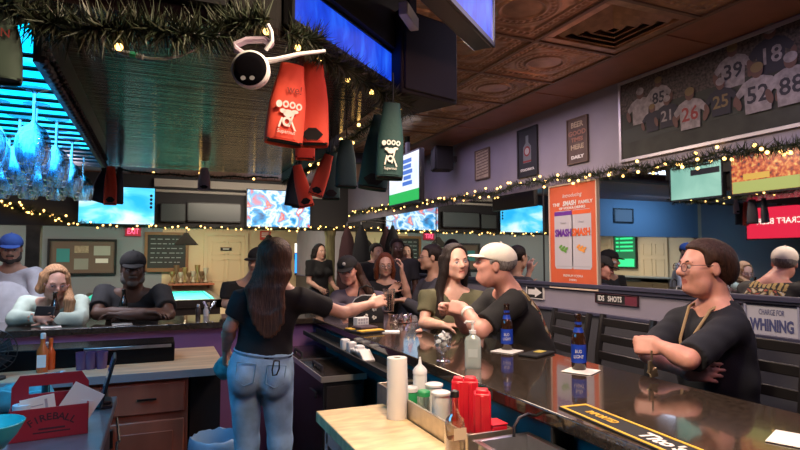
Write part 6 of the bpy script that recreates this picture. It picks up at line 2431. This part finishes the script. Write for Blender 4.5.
# jeans
up_ = TR[:, 2]
rt_ = TR[:, 0]
fw_ = TR[:, 1]
jo = [U(ell_f(pelv + up_ * .0, (.158, .122, .14), TR), .04)]
for sg, k_, f_ in ((-1, kn[0], ft[0]), (1, kn[1], ft[1])):
    hp_ = pelv + rt_ * .078 * sg - up_ * .05
    jo += [U(ell_f(pelv + rt_ * .070 * sg - up_ * .055 - fw_ * .055, (.085, .085, .10), TR), .02), U(cap_f(hp_, k_, .088, .062), .02), U(cap_f(k_, f_, .062, .050), .02)]
jo.append(S(box_f(pelv + up_ * (.075 + .2), (.4, .4, .2), TR, .01), .008))
je = sdf_mesh('jeans', jo, .006, f_denim, o, b_, fold=.0022, seed=4)
pk = MB()
for sg in (-1, 1):
    cpk = pelv + rt_ * sg * .072 - up_ * .020 - fw_ * .148
    cc2 = [(-.045, .05), (.045, .05), (.043, -.035), (0, -.055), (-.043, -.035), (-.045, .05)]
    pts = [Vector(cpk + rt_ * u + up_ * v + fw_ * (abs(u + sg * .02) * .35 + max(0, v) * .25)) - b_ for u, v in cc2]
    pk.tube(pts, .0028, 5)
pk.build('pocket', M('denim_seam', (.20, .34, .46), .8), je)
bl_ = [Vector(pelv + up_ * .066 + rt_ * math.cos(t) * .136 + fw_ * math.sin(t) * .106) - b_ for t in [2 * math.pi * k / 28 for k in range(29)]]
MB().tube(bl_, .014, 6).build('waistband', M('denim_band', (.30, .48, .64), .8), je)
q = Pd(275, 368, D0 - .165)
MB().tube([Vector(q + rt_ * x + up_ * z) - b_ for x, z in ((-.008, .035), (.016, .035), (.020, .0), (.012, -.032), (-.006, -.036), (-.012, -.01), (-.008, .035))], .004, 6).build('carabiner', m_black, je)
shs = MB()
# held glass and cloth
q = Pd(389, 301, D0 + .40)
t = thing('held_tumbler', 'dark drink glass in the outstretched hand of the long-haired bartender', 'glass', (q[0], q[1], q[2] - .06))
MB().lathe([(0, 0), (.028, 0), (.036, .13), (.034, .13), (.027, .006), (0, .006)], n=24).build('glass', m_clear, t, smooth=50)
MB().lathe([(0, .008), (.0265, .008), (.032, .10), (0, .10)], n=20).build('drink', M('cola', (.03, .012, .008), .1), t)
rnd = random.Random(12)
tcl = MB().ball((0, 0, 0), .055, 14, sc=(1, .9, 1.05))
tcl.v = [tuple(Vector(v) * (1 + rnd.uniform(-.16, .16))) for v in tcl.v]
oc = tcl.build('bar_towel', m_tealc, smooth=80)
oc.location = wL + D_(.0, .06, -.11)
tag(oc, 'crumpled teal bar towel in the left hand of the long-haired bartender', 'towel')

# ---- 2. seated man in glasses, arms crossed, right
D0 = 2.48
hc = Pd(703, 268, D0)
hd = Head(hc, R(69), R(2), 0, 1.0)
nb_ = Pd(716, 302, D0 + .0)
pelv = Pd(722, 415, D0 + .0)
pelv[2] = .86
sL, sR = Pd(731, 326, D0 - .13), Pd(680, 322, D0 + .15)
eL, wL = Pd(688, 360, D0 - .33), Pd(660, 346, D0 - .22)
eR, wR = Pd(648, 354, D0 - .08), Pd(684, 371, D0 - .22)
o, b_, TR = person('person in glasses and dark shirt with lanyard, arms crossed at the right of the bar', hd, nb_, pelv, sL, eL, wL, sR, eR, wR, sk_rosy, f_navy, f_dkden,
                   hair=(h_brown, 'short_thick'), vox=.0065, cvox=.008, jowl=.15, chest=(.165, .125), belly=(.172, .145), hipw=.175, arm_s=1.0, neck_r=.056, vneck=.07, nose=1.15,
                   handL=(-rgt * .85 - upz * .02 + fwd * .4, fwd - upz * .4, -1, (1.4, 1.3, .9)), handR=(rgt * .9 - upz * .05, fwd - upz * .2, 1, (.15, .2, .2)), shirt_end=.93, glasses=M('glasses_dark', (.10, .05, .05), .3), seed=5, brows=(.06, .03, .02), hand_s=1.02)
# lanyard and keys
cb0 = Vector(b_)
fw_ = TR[:, 1]
ln = MB()
for sg in (-1, 1):
    p0 = V3(nb_) + TR[:, 0] * sg * .062 + TR[:, 2] * .02 - fw_ * .02
    p1 = V3(nb_) + TR[:, 0] * sg * .060 + fw_ * .09 - TR[:, 2] * .02
    p2 = V3(nb_) + fw_ * .175 - TR[:, 2] * .15 + TR[:, 0] * sg * .028
    p3 = V3(nb_) + fw_ * .19 - TR[:, 2] * .24 + TR[:, 0] * sg * .006
    ln.tube([Vector(p) - cb0 for p in (p0, p1, p2, p3)], .0065, 6)
ln.build('lanyard', M('lanyard_tan', (.36, .25, .13), .7), o)
bd = V3(nb_) + fw_ * .20 - TR[:, 2] * .24
MB().box(Vector(bd) - cb0, (.035, .035, .025)).build('badge', M('badge_pale', (.45, .25, .25), .4), o, bevel=.004)
ky = MB()
kp = Pd(652, 366, D0 - .30)
for k in range(4):
    ky.box(Vector(kp) - cb0 + Vector((.008 * k - .01, .006 * (k % 2), -.012 * k)), (.016, .008, .040), Matrix.Rotation(.5 * k, 3, 'Y'))
ky.tube([Vector(kp) - cb0 + Vector((0, 0, .06)), Vector(kp) - cb0 + Vector((0, 0, .02))], .004, 6)
ky.build('keys', M('key_brass', (.45, .36, .22), .3, metal=.9), o)

def back_print(q, pel, TR):
    d = (q - pel) @ TR
    ins = (d[:, 1] < -.03) & (np.abs(d[:, 0]) < .125) & (d[:, 2] > .24) & (d[:, 2] < .56)
    n1 = np.sin(d[:, 0] * 95 + 2 * np.sin(d[:, 2] * 60)) + np.sin(d[:, 2] * 80 + 3 * np.sin(d[:, 0] * 40))
    z = np.where(n1 > .9, 1, np.where(n1 > .2, 3, np.where(n1 < -.8, 2, 0)))
    arch = (d[:, 2] > .49) & (np.sin(d[:, 0] * 200) > -.4)
    z = np.where(arch, 3, np.where(d[:, 2] > .48, 0, z))
    return np.where(ins, z, 0)


# ---- 3. man in the white cap
D0 = 3.15
hc = Pd(494, 265, D0)
hd = Head(hc, R(58), R(11), R(-4), .95)
nb_ = Pd(508, 289, D0 + .06)
pelv = Pd(540, 366, D0 + .12)
pelv[2] = .84
sL, sR = Pd(514, 302, D0 - .12), Pd(493, 299, D0 + .22)
eL, wL = Pd(480, 331, D0 - .22), Pd(466, 310, D0 - .04)
eR, wR = Pd(466, 327, D0 + .20), Pd(456, 310, D0 + .12)
eL[2] = max(eL[2], BZ + .042)
eR[2] = max(eR[2], BZ + .042)
o, b_, TR = person('person in a white baseball cap and black shirt leaning on the bar with folded hands', hd, nb_, pelv, sL, eL, wL, sR, eR, wR, sk_rosy, [f_black2, M('print_bone', (.42, .38, .30), .8), M('print_rustred', (.30, .06, .03), .8), M('print_ochre', (.35, .24, .08), .8)], f_dkden,
                   shirt_zone=back_print, hair=(h_grey, 'capped'), vox=.007, cvox=.008, jowl=.4, chest=(.18, .13), belly=(.17, .15), hipw=.175, arm_s=1.12, neck_r=.060, mouth=.6, nose=1.1, beard=None,
                   handL=(-rgt * .7 + upz * .15 + fwd * .25, fwd - upz * .3, -1, (1.3, 1.2, .8)), handR=(-rgt * .8 + upz * .1, -fwd - upz * .3, 1, (1.2, 1.2, .8)), shirt_end=.80, seed=8, brows=(.25, .2, .17))
f_cap = fab('cap_cream', (.74, .68, .58))
capwear(o, b_, hd, f_cap)
q = mixp(eL, wL, .86)
MB().lathe([(.034, -.012), (.037, -.010), (.037, .010), (.034, .012)], Vector(q) - Vector(b_), 18, ax=tuple(wL - eL)).build('watch_strap', M('watch_white', (.7, .68, .62), .35), o)
# ---- 4. woman in the olive top
D0 = 3.75
hc = Pd(456, 262, D0)
hd = Head(hc, R(176), R(-2), R(5), .98)
nb_ = Pd(452, 289, D0 + .04)
pelv = Pd(452, 360, D0 + .10)
pelv[2] = .84
sL, sR = Pd(478, 299, D0 + .04), Pd(428, 297, D0 + .02)
eL, wL = Pd(478, 325, D0 - .10), Pd(458, 314, D0 - .30)
eR, wR = Pd(424, 323, D0 - .06), Pd(442, 325, D0 - .30)
for e in (eL, eR, wR):
    e[2] = max(e[2], BZ + .038)
strands = []
for k in range(6):
    t = k / 5
    strands.append(([hd.p(.062 + .02 * t, .02 - .06 * t, .03), hd.p(.088, .0 - .03 * t, -.06), nb_ - rgt * (.085 + .02 * t) - fwd * (.06 - .05 * t) - upz * .03, nb_ - rgt * (.075 + .03 * t) - fwd * (.115 - .05 * t) - upz * .17, nb_ - rgt * (.07 + .02 * t) - fwd * (.125 - .05 * t) - upz * .27], .026, .014))
    strands.append(([hd.p(-.055 - .02 * t, -.02 - .05 * t, .03), hd.p(-.085, -.03 - .02 * t, -.06), nb_ + rgt * (.075 - .02 * t) + fwd * (.03 + .05 * t) - upz * .05], .026, .018))
    strands.append(([hd.p(-.06 + .12 * t, -.10, .0), hd.p(-.06 + .12 * t, -.10, -.08), nb_ + rgt * (.06 - .12 * t) + fwd * .09 - upz * .14], .03, .02))
o, b_, TR = person('person with long dark hair and an olive top talking beside the white cap', hd, nb_, pelv, sL, eL, wL, sR, eR, wR, sk_fair, f_olive, f_dkden,
                   hair=(h_dark, 'long', strands), female=True, vox=.007, cvox=.008, mouth=.25, chest=(.150, .108), belly=(.145, .115), hipw=.165, arm_s=.95, neck_r=.048, vneck=.10,
                   handL=(-rgt * .5 + upz * .5 - fwd * .2, -rgt, 1, (1.2, 1.2, .8)), handR=(rgt * .9 - fwd * .2, -upz, -1, (.3, .4, .3)), shirt_end=.6, hand_s=.9, seed=11)

# ---- 5. blond woman with phone
D0 = 4.05
hc = Pd(55, 283, D0)
hd = Head(hc, R(200), R(-16), R(-3), 1.0)
nb_ = Pd(54, 303, D0 + .13)
pelv = Pd(52, 345, D0 + .42)
pelv[2] = .84
sL, sR = Pd(80, 303, D0 + .12), Pd(26, 304, D0 + .10)
eL, wL = Pd(80, 320, D0 - .08), Pd(52, 319, D0 - .14)
eR, wR = Pd(16, 321, D0 - .10), Pd(38, 318, D0 - .16)
for e in (eL, eR, wL, wR):
    e[2] = max(e[2], BZ + .045)
strands = []
for k in range(6):
    t = k / 5
    strands.append(([hd.p(-.05 - .025 * t, .035 - .08 * t, .05), hd.p(-.086, .03 - .06 * t, -.05), Pd(67 + 5 * t, 301, D0 - .08), Pd(66 + 5 * t, 313, D0 - .10)], .026, .016))
    strands.append(([hd.p(.055 + .02 * t, .03 - .06 * t, .04), hd.p(.085, .02 - .05 * t, -.05), Pd(41 - 3 * t, 290, D0 + .06)], .024, .016))
    strands.append(([hd.p(-.06 + .12 * t, -.10, .03), hd.p(-.06 + .12 * t, -.105, -.08)], .028, .02))
o, b_, TR = person('person with long blond hair in a pale green sweater looking down at a phone', hd, nb_, pelv, sL, eL, wL, sR, eR, wR, sk_fair, f_mint, f_dkden,
                   hair=(h_blond, 'long', strands), female=True, vox=.008, sleeve='long', chest=(.165, .115), belly=(.16, .12), arm_s=1.08, neck_r=.05,
                   handL=(-rgt * .8 + upz * .1, -fwd + upz * .3, -1, (.5, .6, .5)), handR=(rgt * .85 + upz * .1, -fwd + upz * .3, 1, (.5, .6, .5)), seed=14, brows=(.25, .15, .08), hand_s=.95, glasses=M('glasses_pink', (.4, .2, .22), .3))
q = Pd(45, 311, D0 - .20)
t = thing('mobile_phone', 'black mobile phone propped up between the hands of the blond woman', 'phone', mat=frame((q[0], q[1], max(q[2], BZ + .05)), rgt, upz * .9 + fwd * .35))
MB().bx(-.066, .066, -.034, .034, -.005, .004).build('case', m_black, t, bevel=.003)
MB().bx(-.062, .062, -.03, .03, -.006, -.0052).build('screen', E('phone_glow', (.35, .35, .45), .6), t, smooth=0)

# ---- 6. man in the black cap, arms crossed on the bar
D0 = 4.25
hc = Pd(133, 269, D0)
hd = Head(hc, R(180 + 2), R(-6), 0, 1.03)
nb_ = Pd(133, 294, D0 + .08)
pelv = Pd(133, 345, D0 + .25)
pelv[2] = .84
sL, sR = Pd(162, 293, D0 + .08), Pd(104, 293, D0 + .08)
eL, wL = Pd(169, 314, D0 - .12), Pd(122, 315, D0 - .26)
eR, wR = Pd(97, 314, D0 - .12), Pd(146, 312, D0 - .20)
for e in (eL, eR, wL, wR):
    e[2] = max(e[2], BZ + .050)
o, b_, TR = person('person with a grey beard and black cap, arms crossed on the bar', hd, nb_, pelv, sL, eL, wL, sR, eR, wR, sk_dark, fab('black_tee', (.014, .014, .016)), f_dkden,
                   hair=(h_dark, 'capped'), vox=.008, jowl=.5, chest=(.19, .13), belly=(.18, .14), arm_s=1.15, neck_r=.066, beard=M('beard_grey', (.10, .095, .09), .9), 
                   handL=(-rgt * .9 + upz * .05, -upz - fwd * .2, -1, (.3, .3, .3)), handR=(rgt * .9, -upz, 1, (.3, .4, .3)), seed=17, brows=(.03, .02, .02))
M('glasses_black', (.02, .02, .02), .3)
capwear(o, b_, hd, f_black2)

# ---- 7. man in the blue cap and white shirt, standing far left
D0 = 5.0
hc = Pd(11, 249, D0)
hd = Head(hc, R(188), R(-8), 0, 1.03)
nb_ = Pd(12, 268, D0 + .06)
pelv = V3((nb_[0], nb_[1] + .1, .95))
sL, sR = Pd(35, 274, D0 + .05), Pd(-12, 274, D0 + .05)
eL, wL = Pd(38, 305, D0 - .02), Pd(14, 318, D0 - .12)
eR, wR = Pd(-16, 305, D0 - .02), Pd(2, 316, D0 - .14)
o, b_, TR = person('person in a blue cap and white shirt standing at the far left of the bar', hd, nb_, pelv, sL, eL, wL, sR, eR, wR, sk_tan, f_white, f_dkden,
                   hair=(h_dark, 'capped'), vox=.010, sleeve='long', legs='stand', chest=(.19, .13), belly=(.19, .15), arm_s=1.15, neck_r=.062, beard=M('beard_dark', (.05, .04, .035), .9), seed=20, collar=.02,
                   handL=(-rgt * .8, -upz, -1), handR=(rgt * .8, -upz, 1))
capwear(o, b_, hd, fab('cap_blue', (.05, .12, .42)), vox=.007)
# white chair back / coat in front of him
q = Pd(5, 292, 4.72)
t = thing('pale_coat', 'pale coat draped over a chair beside the blond woman', 'coat', (q[0], q[1], .70))
cvv = MB()
n_ = 20
pr = [(.20, 0), (.22, .15), (.22, .35), (.20, .50), (.14, .60), (.05, .64), (0, .645)]
vs, fs = [], []
for rr, zz in pr:
    for k in range(n_):
        an = 2 * math.pi * k / n_
        r2 = rr * (1 + .06 * math.sin(an * 6 + zz * 7))
        vs.append((math.cos(an) * r2, math.sin(an) * r2 * .4, zz))
for j in range(len(pr) - 1):
    for k in range(n_):
        fs.append((j * n_ + k, j * n_ + (k + 1) % n_, (j + 1) * n_ + (k + 1) % n_, (j + 1) * n_ + k))
cvv.add(vs, fs)
cvv.build('cloth', f_white, t, smooth=80)
MB().bx(-.2, .2, -.05, .05, .0, .05).build('chair_back', m_chair, t)
for sx in (-1, 1):
    MB().tube([(sx * .17, 0, .02), (sx * .18, 0, -.70)], .016, 8).build('leg', m_chair, t)

# ---- 8. man in black behind the bartender
D0 = 5.25
hc = Pd(258, 262, D0)
hd = Head(hc, R(140), R(-4), 0, 1.05)
nb_ = Pd(250, 282, D0 + .05)
pelv = V3((nb_[0], nb_[1] + .12, .84))
sL, sR = Pd(273, 286, D0 + .04), Pd(229, 287, D0 - .02)
eL, wL = Pd(272, 312, D0 - .08), Pd(258, 318, D0 - .30)
eR, wR = Pd(226, 312, D0 - .06), Pd(238, 318, D0 - .30)
for e in (eL, eR, wL, wR):
    e[2] = max(e[2], BZ + .045)
o, b_, TR = person('person in a black cap and black shirt sitting behind the long-haired bartender', hd, nb_, pelv, sL, eL, wL, sR, eR, wR, sk_tan, f_black, f_dkden,
                   hair=(h_dark, 'capped'), vox=.010, chest=(.19, .13), belly=(.18, .14), arm_s=1.1, neck_r=.062, seed=23, handL=(-rgt * .5 - fwd * .5, -upz, -1), handR=(rgt * .5 - fwd * .5, -upz, 1))
capwear(o, b_, hd, f_black2, vox=.007)

# ---- 9. woman in black cap at the corner, leaning
D0 = 4.95
hc = Pd(348, 271, D0)
hd = Head(hc, R(150), R(-12), R(8), 1.02)
nb_ = Pd(359, 290, D0 + .08)
pelv = V3((nb_[0] + .02, nb_[1] + .18, .84))
sL, sR = Pd(380, 298, D0 + .06), Pd(338, 297, D0 + .02)
eL, wL = Pd(382, 318, D0 - .10), Pd(362, 318, D0 - .30)
eR, wR = Pd(330, 316, D0 - .05), Pd(346, 318, D0 - .28)
for e in (eL, eR, wL, wR):
    e[2] = max(e[2], BZ + .045)
strands = []
for k in range(5):
    t = k / 4
    strands.append(([hd.p(-.07, -.02 - .06 * t, .02), hd.p(-.088, -.04 - .05 * t, -.07), Pd(364 + 4 * t, 286, D0 - .02), Pd(372 + 5 * t, 300, D0 - .04)], .032, .020))
o, b_, TR = person('person in a black cap with long dark hair and grey jacket at the bar corner', hd, nb_, pelv, sL, eL, wL, sR, eR, wR, sk_rosy, f_mauve, f_dkden,
                   hair=(h_brown, 'capped', strands), female=True, vox=.009, sleeve='long', chest=(.155, .11), belly=(.15, .115), arm_s=1.05, neck_r=.05, seed=26,
                   handL=(-rgt * .5 - fwd * .5, -upz, -1), handR=(rgt * .6 - fwd * .4, -upz, 1))
c_ = capwear(o, b_, hd, f_black2, vox=.006)
MB().ball(Vector(hd.p(.0, .098, .085)) - Vector(b_), .016, 8, sc=(1, 1, 1)).build('cap_badge', M('badge_grey', (.35, .35, .36), .6), c_)

# ---- 10. auburn woman in glasses, hand raised
D0 = 5.85
hc = Pd(385, 265, D0)
hd = Head(hc, R(165), R(-8), R(0), .98)
nb_ = Pd(386, 281, D0 + .05)
pelv = V3((nb_[0], nb_[1] + .08, .84))
sL, sR = Pd(402, 287, D0 + .02), Pd(371, 287, D0 + .04)
eL, wL = Pd(408, 297, D0 - .22), Pd(402, 273, D0 - .28)
eR, wR = Pd(374, 306, D0 - .14), Pd(390, 292, D0 - .30)
strands = []
for k in range(5):
    t = k / 4
    for sg in (-1, 1):
        strands.append(([hd.p(sg * .07, .01 - .07 * t, .03), hd.p(sg * .09, .0 - .06 * t, -.06), hd.p(sg * .088, -.01 - .06 * t, -.14)], .028, .02))
o, b_, TR = person('person with auburn hair and glasses raising a hand behind the flowered bag', hd, nb_, pelv, sL, eL, wL, sR, eR, wR, sk_fair, f_black, f_dkden,
                   hair=(h_red, 'long', strands), female=True, vox=.010, chest=(.15, .11), belly=(.145, .11), arm_s=1.0, neck_r=.05, seed=29, glasses=M('glasses_black'),
                   handL=(upz, -rgt, 1, (.5, .6, .5)), handR=(rgt * .5 + upz * .5, -fwd, 1, (.4, .5, .4)), shirt_end=.5)

# ---- 11. man in dark jacket and glasses by the wall
D0 = 5.55
hc = Pd(430, 258, D0)
hd = Head(hc, R(75), R(0), 0, 1.04)
nb_ = Pd(434, 277, D0 + .02)
pelv = V3((nb_[0] + .08, nb_[1], .84))
sL, sR = Pd(438, 285, D0 - .16), Pd(424, 285, D0 + .18)
eL, wL = Pd(420, 310, D0 - .28), Pd(404, 300, D0 - .26)
eR, wR = Pd(412, 308, D0 + .16), Pd(402, 300, D0 + .06)
o, b_, TR = person('person in a dark jacket and glasses seated in profile left of the olive top', hd, nb_, pelv, sL, eL, wL, sR, eR, wR, sk_tan, fab('jacket_grey', (.045, .045, .055)), f_dkden,
                   hair=(h_dark, 'short'), vox=.010, sleeve='long', chest=(.18, .125), belly=(.17, .13), arm_s=1.1, neck_r=.06, seed=32, glasses=M('glasses_black'),
                   handL=(-rgt * .8, -upz, -1), handR=(-rgt * .8, -upz, 1))


# ---- background standing people
def bystander(label, px, py, d, yaw, skn, shirt, hair, female=False, sleeve='short', seed=0):
    hc = Pd(px, py, d)
    hd = Head(hc, yaw, 0, 0, 1.0)
    Rr = rotm(yaw)
    r_, f_ = Rr[:, 0], Rr[:, 1]
    nb = hc + D_(0, 0, -.115) - f_ * .02
    pel = V3((nb[0], nb[1], max(.80, nb[2] - .50)))
    sw = .17 if female else .20
    sL_, sR_ = nb - r_ * sw - upz * .05, nb + r_ * sw - upz * .05
    eL_, eR_ = sL_ - upz * .28 + f_ * .02 - r_ * .03, sR_ - upz * .28 + f_ * .02 + r_ * .03
    wL_, wR_ = eL_ + f_ * .20 - upz * .10 + r_ * .06, eR_ + f_ * .20 - upz * .10 - r_ * .06
    strands = []
    if hair[1] == 'long':
        for k in range(4):
            t = k / 3
            for sg in (-1, 1):
                strands.append(([hd.p(sg * .07, .0 - .07 * t, .03), hd.p(sg * .09, -.01 - .07 * t, -.06), hd.p(sg * .085, -.03 - .06 * t, -.20)], .028, .018))
    kind = 'stand' if pel[2] > .82 else 'seat'
    return person(label, hd, nb, pel, sL_, eL_, wL_, sR_, eR_, wR_, skn, shirt, f_dkden, hair=(hair[0], hair[1], strands), female=female, vox=.012, sleeve=sleeve, legs=kind, seed=seed,
                  chest=(.15 if female else .175, .11), belly=(.14 if female else .165, .115), neck_r=.05 if female else .058, handL=(f_ - upz * .3, r_, 1), handR=(f_ - upz * .3, -r_, -1))


bystander('person with dark hair standing far back beside the flag', 320, 252, 8.6, R(200), sk_fair, f_black, (h_dark, 'long'), True, seed=40)
bystander('person with short dark hair far back, left of the auburn-haired one', 377, 253, 7.2, R(190), sk_tan, f_black, (h_dark, 'short'), seed=41)
bystander('person with short black hair far back, behind the raised hand', 397, 249, 6.7, R(170), sk_dark, f_char, (h_dark, 'short'), seed=42)
# ------------------------------------------------------------------ stools under the people on the far side
for lab, (x, y) in (('black bar stool under the blond woman', (P(52, 345, d=4.45).x, P(52, 345, d=4.45).y)), ('black bar stool under the man in the black cap with crossed arms', (P(133, 345, d=4.5).x, P(133, 345, d=4.5).y)),
                    ('black bar stool under the man behind the bartender', (P(250, 300, d=5.3).x, P(250, 300, d=5.3).y + .12)),
                    ('black bar stool under the person in the cap at the bar corner', (P(359, 290, d=5.0).x + .02, P(359, 290, d=5.0).y + .18)),
                    ('black bar stool under the auburn-haired person', (P(386, 281, d=5.9).x, P(386, 281, d=5.9).y + .08)),
                    ('black bar stool under the person in the dark jacket by the mirrors', (P(434, 277, d=5.57).x + .08, P(434, 277, d=5.57).y))):
    stool(lab, x, y)

# ------------------------------------------------------------------ lettering becomes plain mesh
dg_ = bpy.context.evaluated_depsgraph_get()
for o in [o for o in bpy.data.objects if o.type == 'FONT']:
    me = bpy.data.meshes.new_from_object(o.evaluated_get(dg_))
    nm, par, mb_ = o.name, o.parent, o.matrix_basis.copy()
    n = bpy.data.objects.new('lettering', me)
    COL.objects.link(n)
    n.parent = par
    n.matrix_basis = mb_
    bpy.data.objects.remove(o)
